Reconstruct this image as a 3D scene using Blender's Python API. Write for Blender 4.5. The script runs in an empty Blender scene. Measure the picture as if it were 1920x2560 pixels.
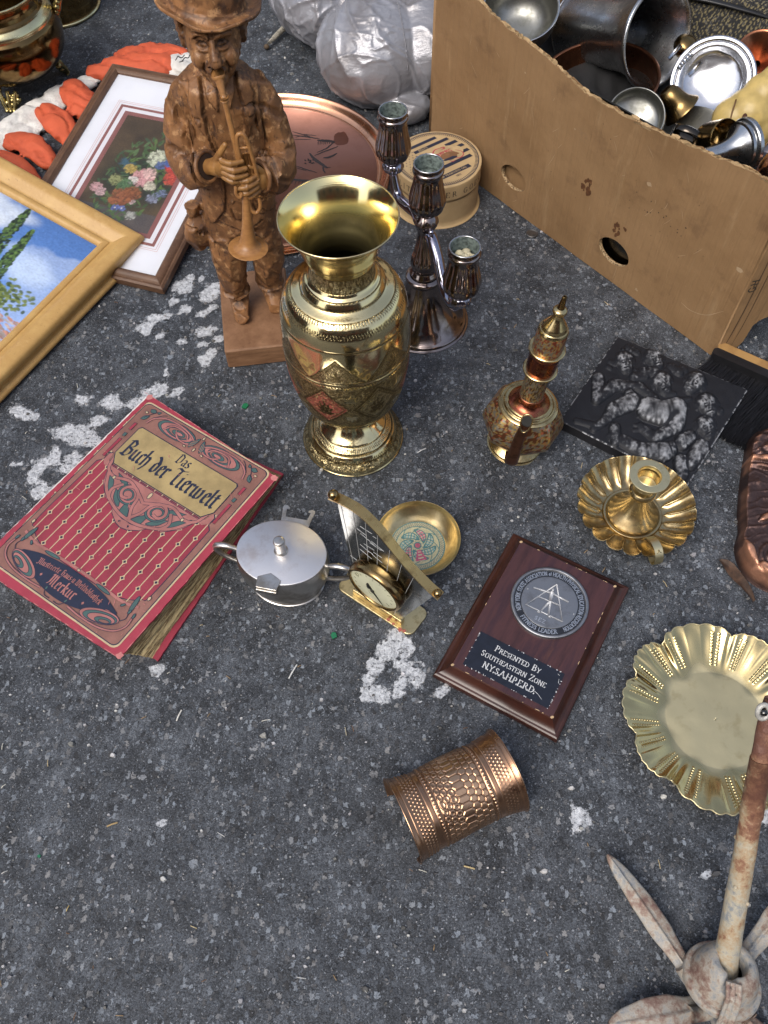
import bpy, bmesh, math, random
import numpy as np
from mathutils import Vector, Matrix

# ---------------------------------------------------------------- camera, world, sun, exposure
S = bpy.context.scene
C = S.collection
cam_d = bpy.data.cameras.new('camera')
cam_d.sensor_fit = 'VERTICAL'
cam_d.sensor_height = 24.0
cam_d.lens = 24.0 * 2150 / 2560
cam_d.clip_start = 0.02
cam_d.clip_end = 400
cam = bpy.data.objects.new('camera', cam_d)
C.objects.link(cam)
cam.matrix_world = Matrix(((0.99981226, 0.01937621, 0, 0), (-0.01661413, 0.85728933, -0.51456679, 0),
                           (-0.00997035, 0.51447018, 0.8574503, 1.0), (0, 0, 0, 1)))
S.camera = cam
SUN_EL, SUN_AZ = math.radians(52), math.radians(215)      # azimuth clockwise from +Y: behind the camera, to the left
W = bpy.data.worlds.new('World')
S.world = W
W.use_nodes = True
wn = W.node_tree.nodes
bg = wn['Background']
sky = wn.new('ShaderNodeTexSky')
sky.sky_type = 'NISHITA'
sky.sun_disc = False
sky.sun_elevation = SUN_EL
sky.sun_rotation = SUN_AZ
sky.air_density = 1.0
sky.dust_density = 4.0
sky.ozone_density = 1.0
veil = wn.new('ShaderNodeHueSaturation')              # thin high cloud greys the blue
veil.inputs['Saturation'].default_value = 0.72
W.node_tree.links.new(sky.outputs[0], veil.inputs['Color'])
W.node_tree.links.new(veil.outputs[0], bg.inputs[0])
bg.inputs[1].default_value = 0.15
sun_d = bpy.data.lights.new('sun', 'SUN')
sun_d.energy = 1.2
sun_d.angle = math.radians(35)
sun_d.color = (1.0, 0.965, 0.91)
sun = bpy.data.objects.new('sun', sun_d)
C.objects.link(sun)
sd = Vector((math.sin(SUN_AZ) * math.cos(SUN_EL), math.cos(SUN_AZ) * math.cos(SUN_EL), math.sin(SUN_EL)))
sun.rotation_euler = sd.to_track_quat('Z', 'Y').to_euler()
S.view_settings.view_transform = 'Standard'
S.view_settings.look = 'None'
S.view_settings.exposure = 0.5
S.view_settings.gamma = 1.0
S.view_settings.use_curve_mapping = False

# ---------------------------------------------------------------- helpers
rnd = random.Random(7)
PI = math.pi
RD = math.radians


def setp(o, label=None, cat=None, group=None, kind=None):
    if label: o['label'] = label
    if cat: o['category'] = cat
    if group: o['group'] = group
    if kind: o['kind'] = kind
    return o


def thing(name, label, cat, loc=(0, 0, 0), rz=0.0, group=None, rot=None):
    o = bpy.data.objects.new(name, None)
    o.empty_display_size = 0.02
    C.objects.link(o)
    o.location = loc
    o.rotation_euler = rot if rot else (0, 0, rz)
    return setp(o, label, cat, group)


def link(name, me, mat=None, parent=None, loc=None, rot=None):
    o = bpy.data.objects.new(name, me)
    C.objects.link(o)
    if mat is not None and not me.materials: me.materials.append(mat)
    if parent is not None: o.parent = parent
    if loc: o.location = loc
    if rot: o.rotation_euler = rot
    return o


def mesh_np(name, V, Q, smooth=True, cols=None):
    """V (n,3) array, Q (m,4) or (m,3) int array; cols (n,3) vertex colours."""
    V = np.asarray(V, dtype=np.float32)
    Q = np.asarray(Q, dtype=np.int32)
    me = bpy.data.meshes.new(name)
    k = Q.shape[1]
    me.vertices.add(len(V))
    me.vertices.foreach_set('co', V.ravel())
    me.loops.add(Q.size)
    me.loops.foreach_set('vertex_index', Q.ravel())
    me.polygons.add(len(Q))
    me.polygons.foreach_set('loop_start', np.arange(0, Q.size, k, dtype=np.int32))
    me.polygons.foreach_set('use_smooth', np.full(len(Q), smooth))
    me.update(calc_edges=True)
    if cols is not None:
        at = me.color_attributes.new('Col', 'FLOAT_COLOR', 'POINT')
        c = np.ones((len(V), 4), dtype=np.float32)
        c[:, :3] = cols
        at.data.foreach_set('color', c.ravel())
    me.validate()
    return me


def mesh_py(name, V, F, smooth=False, cols=None):
    me = bpy.data.meshes.new(name)
    me.from_pydata([tuple(v) for v in V], [], [tuple(f) for f in F])
    me.update()
    if smooth:
        for p in me.polygons: p.use_smooth = True
    if cols is not None:
        at = me.color_attributes.new('Col', 'FLOAT_COLOR', 'POINT')
        c = np.ones((len(V), 4), dtype=np.float32)
        c[:, :3] = np.asarray(cols)
        at.data.foreach_set('color', c.ravel())
    return me


def gridq(nu, nv, wu=False, wv=False):
    """quads of an nu x nv vertex grid, index = i*nv + j."""
    iu = np.arange(nu if wu else nu - 1)
    jv = np.arange(nv if wv else nv - 1)
    I, J = np.meshgrid(iu, jv, indexing='ij')
    I2, J2 = (I + 1) % nu, (J + 1) % nv
    return np.stack([I * nv + J, I2 * nv + J, I2 * nv + J2, I * nv + J2], -1).reshape(-1, 4)


def spl(pts, m=6):
    """Catmull-Rom through points (any dimension); a point given twice in a row is a corner."""
    P = [np.array(p, float) for p in pts]
    segs, cur = [], [P[0]]
    for a, b in zip(P, P[1:]):
        if np.allclose(a, b):
            segs.append(cur); cur = [b]
        else:
            cur.append(b)
    segs.append(cur)
    out = []
    for s in segs:
        if len(s) == 1: continue
        e = [2 * s[0] - s[1]] + s + [2 * s[-1] - s[-2]]
        for i in range(1, len(e) - 2):
            p0, p1, p2, p3 = e[i - 1], e[i], e[i + 1], e[i + 2]
            for k in range(m):
                t = k / m
                out.append(0.5 * ((2 * p1) + (-p0 + p2) * t + (2 * p0 - 5 * p1 + 4 * p2 - p3) * t * t + (-p0 + 3 * p1 - 3 * p2 + p3) * t ** 3))
        out.append(s[-1])
    res = [out[0]]
    for p in out[1:]:
        if np.linalg.norm(p - res[-1]) > 1e-7: res.append(p)
    return np.array(res)


def lathe(name, prof, n=72, mat=None, parent=None, fn=None, cfn=None, smooth=True, loc=None, rot=None):
    """prof: array (r,z). fn(theta, i, r, z)->(r,z) arrays; cfn(theta, r, z)->colours."""
    prof = np.asarray(prof, float)
    th = np.linspace(0, 2 * PI, n, endpoint=False)
    T, R = np.meshgrid(th, prof[:, 0], indexing='ij')
    _, Z = np.meshgrid(th, prof[:, 1], indexing='ij')
    S_ = np.linspace(0, 1, len(prof))[None, :].repeat(n, 0)
    R2, Z2 = (R, Z) if fn is None else fn(T, S_, R, Z)
    V = np.stack([R2 * np.cos(T), R2 * np.sin(T), Z2], -1).reshape(-1, 3)
    cols = None if cfn is None else cfn(T, R, Z).reshape(-1, 3)
    me = mesh_np(name, V, gridq(n, len(prof), wu=True), smooth, cols)
    return link(name, me, mat, parent, loc, rot)


def frames(P):
    P = np.asarray(P, float)
    T = np.gradient(P, axis=0)
    T /= np.linalg.norm(T, axis=1)[:, None] + 1e-12
    n = np.cross(T[0], (0, 0, 1.0))
    if np.linalg.norm(n) < 0.1: n = np.cross(T[0], (1.0, 0, 0))
    n /= np.linalg.norm(n)
    N = []
    for t in T:
        n = n - t * (n @ t)
        n /= np.linalg.norm(n) + 1e-12
        N.append(n)
    N = np.array(N)
    return T, N, np.cross(T, N)


def tube_vq(path, rad, n=10, flat=1.0, caps=True, up=None):
    P = np.asarray(path, float)
    r = np.broadcast_to(np.asarray(rad, float), (len(P),))
    T, N, B = frames(P)
    if up is not None:
        u = np.asarray(up, float)
        B = u[None] - T * (T @ u)[:, None]
        B /= np.linalg.norm(B, axis=1)[:, None]
        N = np.cross(B, T)
    a = np.linspace(0, 2 * PI, n, endpoint=False)
    V = P[:, None] + r[:, None, None] * (N[:, None] * np.cos(a)[None, :, None] + B[:, None] * (flat * np.sin(a))[None, :, None])
    V = V.reshape(-1, 3)
    Q = gridq(len(P), n, wv=True).tolist()
    F = [list(reversed(q)) for q in Q]
    if caps:
        F.append([i for i in range(n)])
        F.append([(len(P) - 1) * n + n - 1 - i for i in range(n)])
    return V, F


class MB:
    """collects shapes and links them as ONE mesh object"""
    def __init__(s): s.V, s.F, s.K = [], [], []

    def add(s, V, F, col=(1, 1, 1)):
        o = len(s.V)
        s.V += [tuple(v) for v in V]
        s.F += [tuple(o + i for i in f) for f in F]
        s.K += [col] * len(V)
        return s

    def tube(s, path, rad, n=10, flat=1.0, caps=True, up=None, col=(1, 1, 1)):
        return s.add(*tube_vq(path, rad, n, flat, caps, up), col)

    def box(s, c, h, M=None, col=(1, 1, 1)):
        V = [Vector((c[0] + sx * h[0], c[1] + sy * h[1], c[2] + sz * h[2])) for sx in (-1, 1) for sy in (-1, 1) for sz in (-1, 1)]
        if M is not None: V = [M @ v for v in V]
        return s.add(V, [(0, 1, 3, 2), (4, 6, 7, 5), (0, 4, 5, 1), (2, 3, 7, 6), (0, 2, 6, 4), (1, 5, 7, 3)], col)

    def ball(s, c, r, nu=12, nv=8, col=(1, 1, 1), M=None):
        r = (r, r, r) if np.isscalar(r) else r
        V, F = [], []
        for j in range(nv + 1):
            ph = PI * j / nv
            for i in range(nu):
                th = 2 * PI * i / nu
                v = Vector((r[0] * math.sin(ph) * math.cos(th), r[1] * math.sin(ph) * math.sin(th), r[2] * math.cos(ph)))
                if M is not None: v = M @ v
                V.append((c[0] + v[0], c[1] + v[1], c[2] + v[2]))
        for j in range(nv):
            for i in range(nu):
                F.append((j * nu + i, (j + 1) * nu + i, (j + 1) * nu + (i + 1) % nu, j * nu + (i + 1) % nu))
        return s.add(V, F, col)

    def prism(s, out, z0, z1, col=(1, 1, 1)):
        n = len(out)
        a = sum(out[i][0] * out[(i + 1) % n][1] - out[(i + 1) % n][0] * out[i][1] for i in range(n))
        if a < 0: out = list(reversed(list(out)))
        V = [(x, y, z0) for x, y in out] + [(x, y, z1) for x, y in out]
        F = [tuple(range(n - 1, -1, -1)), tuple(range(n, 2 * n))]
        F += [(i, (i + 1) % n, n + (i + 1) % n, n + i) for i in range(n)]
        return s.add(V, F, col)

    def poly(s, out, z, col=(1, 1, 1)):
        n = len(out)
        a = sum(out[i][0] * out[(i + 1) % n][1] - out[(i + 1) % n][0] * out[i][1] for i in range(n))
        if a < 0: out = list(reversed(list(out)))
        return s.add([(p[0], p[1], z) for p in out], [tuple(range(n))], col)

    def build(s, name, mat=None, parent=None, smooth=False, cols=False, loc=None, rot=None, xf=None):
        V = s.V if xf is None else [xf(v) for v in s.V]
        me = mesh_py(name, V, s.F, smooth, s.K if cols else None)
        return link(name, me, mat, parent, loc, rot)


def smooth_by_angle(o, deg=40):
    me = o.data
    for p in me.polygons: p.use_smooth = True
    bm = bmesh.new(); bm.from_mesh(me)
    for e in bm.edges:
        e.smooth = not (len(e.link_faces) == 2 and e.calc_face_angle(0) > RD(deg))
    bm.to_mesh(me); bm.free()
    return o


def bevelled(o, w=0.001, seg=2, deg=30):
    bm = bmesh.new(); bm.from_mesh(o.data)
    bmesh.ops.remove_doubles(bm, verts=bm.verts, dist=1e-6)
    bm.normal_update()
    es = [e for e in bm.edges if len(e.link_faces) == 2 and e.calc_face_angle(0) > RD(deg)]
    bmesh.ops.bevel(bm, geom=es, offset=w, segments=seg, profile=0.5, affect='EDGES', clamp_overlap=True)
    bm.to_mesh(o.data); bm.free()
    return o


def remesh(o, vox=0.002, smooth=4, ratio=None):
    """fuses overlapping shapes of one mesh into one continuous skin"""
    m = o.modifiers.new('r', 'REMESH'); m.mode = 'VOXEL'; m.voxel_size = vox
    if smooth:
        k = o.modifiers.new('s', 'SMOOTH'); k.iterations = smooth; k.factor = 0.5
    if ratio:
        d = o.modifiers.new('d', 'DECIMATE'); d.ratio = ratio
    dg = bpy.context.evaluated_depsgraph_get()
    me = bpy.data.meshes.new_from_object(o.evaluated_get(dg))
    mats = list(o.data.materials)
    o.modifiers.clear()
    o.data = me
    if not me.materials:
        for x in mats: me.materials.append(x)
    for p in me.polygons: p.use_smooth = True
    return o


def vget(o):
    a = np.empty(len(o.data.vertices) * 3, dtype=np.float32)
    o.data.vertices.foreach_get('co', a)
    return a.reshape(-1, 3)


def vset(o, V):
    o.data.vertices.foreach_set('co', np.asarray(V, dtype=np.float32).ravel())
    o.data.update()


def vnorm(o):
    a = np.empty(len(o.data.vertices) * 3, dtype=np.float32)
    o.data.vertices.foreach_get('normal', a)
    return a.reshape(-1, 3)


def vcol(o, cols):
    at = o.data.color_attributes.get('Col') or o.data.color_attributes.new('Col', 'FLOAT_COLOR', 'POINT')
    c = np.ones((len(o.data.vertices), 4), dtype=np.float32)
    c[:, :3] = cols
    at.data.foreach_set('color', c.ravel())


_nr = np.random.RandomState(3)
_pg = _nr.rand(64, 64, 64).astype(np.float32)


def vnoise(P, sc):
    """value noise of points (n,3) -> 0..1"""
    P = np.asarray(P, float) * sc
    I = np.floor(P).astype(int)
    f = P - I
    f = f * f * (3 - 2 * f)
    r = 0
    for dx in (0, 1):
        for dy in (0, 1):
            for dz in (0, 1):
                w = np.abs(1 - dx - f[..., 0]) * np.abs(1 - dy - f[..., 1]) * np.abs(1 - dz - f[..., 2])
                r = r + w * _pg[(I[..., 0] + dx) % 64, (I[..., 1] + dy) % 64, (I[..., 2] + dz) % 64]
    return r


def fbm(P, sc, oct=3):
    r, a, t = 0, 1.0, 0
    for k in range(oct):
        r = r + a * vnoise(np.asarray(P) + 7.3 * k, sc * 2 ** k); t += a; a *= 0.5
    return r / t


def sstep(a, b, x):
    t = np.clip((x - a) / (b - a), 0, 1)
    return t * t * (3 - 2 * t)


# ---------------------------------------------------------------- materials
class NT:
    def __init__(s, name):
        s.m = bpy.data.materials.new(name)
        s.m.use_nodes = True
        s.t = s.m.node_tree
        s.t.nodes.clear()
        s.out = s.t.nodes.new('ShaderNodeOutputMaterial')
        s.co = s.t.nodes.new('ShaderNodeTexCoord').outputs['Object']

    def n(s, typ, inp=(), **props):
        nd = s.t.nodes.new('ShaderNode' + typ)
        for k, v in props.items(): setattr(nd, k, v)
        for k, v in dict(inp).items(): s.put(nd.inputs[k], v)
        return nd

    def put(s, sock, v):
        if isinstance(v, bpy.types.NodeSocket): s.t.links.new(v, sock)
        else:
            if sock.type == 'RGBA' and len(v) == 3: v = (*v, 1)
            sock.default_value = v

    def noise(s, scale, detail=3, rough=0.55, vec=None, col=False):
        nd = s.n('TexNoise', {'Vector': vec or s.co, 'Scale': scale, 'Detail': detail, 'Roughness': rough})
        return nd.outputs['Color' if col else 'Fac']

    def voro(s, scale, feature='F1', out='Distance', vec=None, rand=1.0, metric='EUCLIDEAN'):
        nd = s.n('TexVoronoi', {}, feature=feature)
        if feature == 'F1': nd.distance = metric
        s.put(nd.inputs['Vector'], vec or s.co); s.put(nd.inputs['Scale'], scale); s.put(nd.inputs['Randomness'], rand)
        return nd.outputs[out]

    def scaled(s, v, vec=None):
        return s.n('Vectormath' if False else 'VectorMath', {0: vec or s.co, 1: v}, operation='MULTIPLY').outputs[0]

    def vadd(s, a, b):
        return s.n('VectorMath', {0: a, 1: b}, operation='ADD').outputs[0]

    def ramp(s, f, stops, interp='LINEAR'):
        nd = s.n('ValToRGB', {'Fac': f})
        cr = nd.color_ramp
        cr.interpolation = interp
        while len(cr.elements) > 1: cr.elements.remove(cr.elements[-1])
        cr.elements[0].position = stops[0][0]
        for p, _ in stops[1:]: cr.elements.new(p)
        for e, (p, c) in zip(cr.elements, stops):
            c = (c, c, c) if np.isscalar(c) else c
            e.color = (*c[:3], 1)
        return nd.outputs[0]

    def math(s, op, a, b=0.0, c=0.0, clamp=False):
        nd = s.n('Math', {0: a, 1: b, 2: c}, operation=op)
        nd.use_clamp = clamp
        return nd.outputs[0]

    def step(s, x, lo, hi):
        return s.n('MapRange', {'Value': x, 'From Min': lo, 'From Max': hi}, interpolation_type='SMOOTHSTEP').outputs[0]

    def mix(s, f, a, b, mode='MIX'):
        nd = s.n('Mix', {}, data_type='RGBA', blend_type=mode)
        s.put(nd.inputs[0], f); s.put(nd.inputs[6], a); s.put(nd.inputs[7], b)
        return nd.outputs[2]

    def attr(s, name='Col', out='Color'):
        return s.n('Attribute', {}, attribute_name=name).outputs[out]

    def bump(s, h, strength=0.5, dist=0.001, normal=None):
        d = {'Height': h, 'Strength': strength, 'Distance': dist}
        if normal is not None: d['Normal'] = normal
        return s.n('Bump', d).outputs[0]

    def bsdf(s, base, rough=0.5, metal=0.0, normal=None, spec=None, **kw):
        d = {'Base Color': base, 'Roughness': rough, 'Metallic': metal}
        if normal is not None: d['Normal'] = normal
        if spec is not None: d['Specular IOR Level'] = spec
        d.update(kw)
        b = s.n('BsdfPrincipled', d)
        s.t.links.new(b.outputs[0], s.out.inputs[0])
        return s.m


def metal(name, base, dark, rough=(0.15, 0.4), scale=18, amount=0.5, speck=0.35, bump=0.15, attr=False, brushed=None, fine=260):
    """tarnished metal: clean tone, darker patina in patches, specks and fine dents"""
    t = NT(name)
    n1 = t.noise(scale, 5, 0.65)
    n2 = t.noise(fine, 3, 0.6)
    pat = t.step(n1, 0.62 - 0.35 * amount, 0.8 - 0.2 * amount)
    sp = t.step(n2, 0.62, 0.75)
    f = t.math('ADD', t.math('MULTIPLY', pat, 0.75), t.math('MULTIPLY', sp, speck), clamp=True)
    b = base
    if attr: b = t.mix(1.0, t.attr(), base, 'MULTIPLY')
    colr = t.mix(f, b, dark)
    ro = t.math('ADD', t.math('MULTIPLY', f, rough[1] - rough[0]), rough[0])
    h = t.math('ADD', n1, t.math('MULTIPLY', n2, 0.25))
    nm = t.bump(h, bump, 0.0015)
    return t.bsdf(colr, ro, 1.0, nm)


def plain(name, base, rough=0.6, var=0.25, scale=60, bump=0.1, spec=None, metal_=0.0, bscale=400):
    t = NT(name)
    n1 = t.noise(scale, 4)
    c2 = tuple(x * (1 - var) for x in base)
    col = t.mix(t.step(n1, 0.3, 0.7), base, c2)
    nm = t.bump(t.noise(bscale, 3), bump, 0.0008)
    return t.bsdf(col, rough, metal_, nm, spec)


def painted(name, rough=0.6, bump=0.1, bscale=300, var=0.12, metal_=0.0, spec=None):
    """colour read from the mesh's own paint (vertex colours), with slight unevenness"""
    t = NT(name)
    c = t.mix(t.math('MULTIPLY', t.noise(90, 3), var), t.attr(), (0.03, 0.025, 0.02))
    return t.bsdf(c, rough, metal_, t.bump(t.noise(bscale, 3), bump, 0.0006), spec)

# ---------------------------------------------------------------- the asphalt
PAINT = [(-0.348,0.964,0.03,0.011,30),(-0.317,1.036,0.02,0.018,0),(-0.332,1.005,0.01,0.011,0),(-0.273,1.019,0.015,0.023,0),(-0.278,0.98,0.018,0.009,35),(-0.313,0.985,0.01,0.009,0),(-0.275,0.937,0.021,0.011,-5),(-0.31,0.919,0.008,0.008,30),(-0.277,0.906,0.011,0.008,0),(-0.25,0.919,0.013,0.008,0),(-0.265,0.877,0.009,0.029,-20),(-0.343,0.926,0.006,0.008,0),(-0.326,0.854,0.006,0.006,0),(-0.366,0.945,0.014,0.013,0),(-0.314,1.057,0.01,0.009,0),(-0.29,1.047,0.005,0.007,0),(-0.529,0.784,0.021,0.011,-15),(-0.51,0.777,0.007,0.01,0),(-0.449,0.744,0.034,0.02,-10),(-0.414,0.763,0.015,0.009,20),(-0.425,0.729,0.022,0.013,0),(-0.479,0.692,0.024,0.012,0),(-0.466,0.702,0.007,0.016,0),(-0.489,0.671,0.01,0.019,0),(-0.475,0.649,0.013,0.015,-40),(-0.457,0.644,0.02,0.01,40),(-0.44,0.691,0.022,0.016,40),(-0.44,0.803,0.015,0.017,30),(-0.398,0.8,0.014,0.021,20),(-0.365,0.799,0.018,0.012,20),(-0.518,0.693,0.007,0.005,20),(-0.338,0.819,0.02,0.016,25),(-0.305,0.813,0.017,0.008,30),(-0.366,0.793,0.013,0.008,20),(0.012,0.411,0.019,0.019,0),(0.001,0.398,0.0202,0.013,0),(-0.016,0.384,0.0147,0.0114,0),(-0.021,0.366,0.0093,0.0154,0),(-0.012,0.341,0.021,0.0136,0),(-0.006,0.348,0.0158,0.0082,0),(0.026,0.378,0.016,0.0113,0),(0.039,0.36,0.0099,0.0132,0),(0.047,0.382,0.0074,0.005,0),(0.016,0.348,0.0105,0.0055,0),(0.027,0.401,0.0115,0.013,0),(0.014,0.36,0.0106,0.0069,0),(0.069,0.347,0.0079,0.0068,0),(0.042,0.336,0.0031,0.003,0),(0.21,0.196,0.014,0.013,0),(-0.279,0.385,0.009,0.007,0),(0.063,0.349,0.004,0.007,0),(0.412,0.199,0.021,0.011,0),(0.341,0.136,0.006,0.005,0),(-0.257,0.2,0.007,0.006,0)]

BARE = [(0.002,0.371,0.0113,0.0112,0),(0.03,0.384,0.0043,0.0031,0),(0.028,0.354,0.004,0.0055,0)]      # bare islands inside the paint


def asphalt_mat():
    t = NT('asphalt')
    wn1 = t.n('VectorMath', {0: t.noise(120, 2, 0.6, col=True), 1: (0.5, 0.5, 0.5)}, operation='SUBTRACT').outputs[0]
    wn2 = t.n('VectorMath', {0: t.noise(420, 1, 0.5, col=True), 1: (0.5, 0.5, 0.5)}, operation='SUBTRACT').outputs[0]
    v = t.vadd(t.co, t.n('VectorMath', {0: wn2, 'Scale': 0.0045}, operation='SCALE').outputs[0])
    v2 = t.vadd(t.scaled((1.0, 0.72, 1.0), v), t.n('VectorMath', {0: wn1, 'Scale': 0.006}, operation='SCALE').outputs[0])
    v3 = t.vadd(t.scaled((0.75, 1.0, 1.0), v), t.n('VectorMath', {0: wn1, 'Scale': 0.012}, operation='SCALE').outputs[0])
    big = t.noise(3.0, 4, 0.6)
    mid = t.noise(22, 3, 0.6)
    fine = t.noise(560, 3, 0.8)
    # binder with fine sand
    col = t.ramp(t.math('ADD', t.math('MULTIPLY', mid, 0.35), t.math('MULTIPLY', fine, 0.65)),
                 [(0.36, (0.0045, 0.005, 0.006)), (0.455, (0.025, 0.0282, 0.0335)), (0.555, (0.076, 0.085, 0.099)), (0.70, (0.20, 0.22, 0.248))])
    h = t.math('MULTIPLY', fine, 0.45)
    # three sizes of crushed stone sitting in the binder
    for sc, keep, cs, hh, vv, met in ((380, 0.25, ((0.010, 0.011, 0.014), (0.086, 0.095, 0.110), (0.27, 0.29, 0.32)), 0.4, v, 'EUCLIDEAN'),
                                 (185, 0.34, ((0.016, 0.018, 0.022), (0.088, 0.100, 0.118), (0.235, 0.262, 0.295)), 0.6, v2, 'CHEBYCHEV'),
                                 (95, 0.66, ((0.030, 0.034, 0.041), (0.098, 0.114, 0.137), (0.235, 0.268, 0.31)), 0.8, v3, 'MANHATTAN')):
        nd = t.n('TexVoronoi', {'Vector': vv, 'Scale': float(sc)}, distance=met)
        sep = t.n('SeparateColor', {0: nd.outputs['Color']})
        m = t.step(sep.outputs[0], keep, keep + 0.02)
        lim = t.math('ADD', 0.22, t.math('MULTIPLY', sep.outputs[2], 0.24))
        m = t.math('MULTIPLY', m, t.step(t.math('SUBTRACT', lim, nd.outputs['Distance']), -0.02, 0.02))
        tone = t.ramp(t.math('ADD', sep.outputs[1], t.math('MULTIPLY', t.math('SUBTRACT', fine, 0.5), 0.8)),
                      [(0.0, cs[0]), (0.6, cs[1]), (0.97, cs[2])])
        warm = t.mix(t.step(sep.outputs[2], 0.8, 0.95), tone, t.mix(1.0, tone, (1.1, 0.98, 0.87), 'MULTIPLY'))
        col = t.mix(t.math('MULTIPLY', m, 0.88), col, warm)
        h = t.math('ADD', h, t.math('MULTIPLY', m, t.math('MULTIPLY', t.math('ADD', sep.outputs[2], 0.3), hh)))
    # glittering white grains
    sp = t.n('TexVoronoi', {'Vector': v3, 'Scale': 560.0})
    sc_ = t.n('SeparateColor', {0: sp.outputs['Color']})
    gl = t.math('MULTIPLY', t.step(sc_.outputs[0], 0.95, 0.97), t.math('SUBTRACT', 1.0, t.step(sp.outputs['Distance'], 0.14, 0.30)))
    col = t.mix(t.math('MULTIPLY', gl, 0.8), col, (0.42, 0.44, 0.47))
    # dusty and tarry zones
    col = t.mix(t.math('MULTIPLY', t.step(big, 0.50, 0.80), 0.12), col, (0.11, 0.115, 0.125))
    col = t.mix(t.math('MULTIPLY', t.step(t.noise(38, 3, 0.65), 0.57, 0.74), 0.55), col, (0.011, 0.012, 0.014))
    # worn white paint, mask carried by the mesh, edge broken by noise
    pm = t.attr('paint', 'Fac')
    ed = t.math('ADD', pm, t.math('MULTIPLY', t.math('SUBTRACT', t.noise(85, 5, 0.75), 0.5), 1.5))
    ed = t.math('ADD', ed, t.math('MULTIPLY', t.math('SUBTRACT', fine, 0.5), 0.35))
    pa = t.math('MULTIPLY', t.step(ed, 0.46, 0.62), t.step(pm, 0.05, 0.15))
    pa = t.math('MULTIPLY', pa, t.math('SUBTRACT', 1.0, t.math('MULTIPLY', t.step(t.noise(260, 4, 0.75), 0.56, 0.64), 0.8)))
    pcol = t.mix(t.step(t.noise(160, 5, 0.7), 0.35, 0.7), (0.60, 0.62, 0.65), (0.33, 0.345, 0.37))
    col = t.mix(pa, col, pcol)
    h = t.math('ADD', h, t.math('MULTIPLY', pa, 0.35))
    ro = t.math('ADD', t.math('MULTIPLY', fine, 0.4), 0.42)
    nm = t.bump(h, 1.0, 0.0018)
    return t.bsdf(col, ro, 0.0, nm, 0.4)


def build_ground():
    def axis(lo, hi, step):
        a = np.arange(lo, hi + step / 2, step)
        far = np.array([0.05, 0.15, 0.4, 1, 2.5, 6, 15, 40, 90])
        return np.concatenate([lo - far[::-1], a, hi + far])
    xs, ys = axis(-0.9, 0.95, 0.005), axis(-0.1, 2.0, 0.005)
    X, Y = np.meshgrid(xs, ys, indexing='ij')
    P = np.stack([X, Y, np.zeros_like(X)], -1)
    Z = (fbm(P, 9, 3) - 0.5) * 0.003 + (fbm(P + 3, 70, 2) - 0.5) * 0.0012
    Z = np.where((X < -0.9) | (X > 0.95) | (Y < -0.1) | (Y > 2.0), 0, Z) - 0.001
    pm = np.zeros_like(X)
    X0, Y0 = X, Y
    X = X + (fbm(P + 1.7, 38, 3) - 0.5) * 0.026
    Y = Y + (fbm(P + 5.1, 38, 3) - 0.5) * 0.026
    for (px, py, rx, ry, a) in PAINT:
        c, s_ = math.cos(RD(a)), math.sin(RD(a))
        dx, dy = X - px, Y - py
        u, v = (dx * c + dy * s_) / rx, (-dx * s_ + dy * c) / ry
        pm = np.maximum(pm, np.exp(-0.75 * (u * u + v * v)))
    for (px, py, rx, ry, a) in BARE:
        u, v = (X - px) / rx, (Y - py) / ry
        pm = np.minimum(pm, 1 - np.exp(-0.9 * (u * u + v * v)))
    me = mesh_np('asphalt', np.stack([X0, Y0, Z], -1).reshape(-1, 3), gridq(len(xs), len(ys)))
    at = me.attributes.new('paint', 'FLOAT', 'POINT')
    at.data.foreach_set('value', pm.astype(np.float32).ravel())
    o = link('asphalt', me, asphalt_mat())
    setp(o, kind='structure')


build_ground()


def loose_grit():
    """small loose stones lying on the asphalt"""
    r = random.Random(11)
    V, F, K = [], [], []
    for k in range(2600):
        y = -0.02 + 1.95 * r.random() ** 1.15
        x = (r.random() - 0.5) * (0.86 + 0.46 * y) + 0.01
        s = 0.0007 + 0.0016 * r.random() ** 2.5 + (0.0018 if r.random() < 0.03 else 0)
        g = 0.08 + 0.5 * r.random() ** 2
        c = (g, g * (0.97 + 0.03 * r.random()), g * (0.9 + 0.15 * r.random()))
        a = r.random() * 6.28
        m = r.choice((5, 6, 7))
        o = len(V)
        for i in range(m):
            q = s * (0.7 + 0.6 * r.random())
            th = a + i * 6.283 / m
            V.append((x + q * math.cos(th) * 1.3, y + q * math.sin(th), -0.0018))
        for i in range(m):
            b = V[o + i]
            V.append((x + (b[0] - x) * 0.7, y + (b[1] - y) * 0.7, s * (0.5 + 0.4 * r.random())))
        F.append(tuple(o + m + i for i in range(m)))
        F += [(o + i, o + (i + 1) % m, o + m + (i + 1) % m, o + m + i) for i in range(m)]
        K += [c] * (2 * m)
    me = mesh_py('loose_grit', V, F, False, K)
    o = link('loose_grit', me, painted('grit', 0.7, 0.2))
    setp(o, 'pale loose grit strewn over the grey asphalt', 'grit', kind='stuff')


loose_grit()

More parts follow.
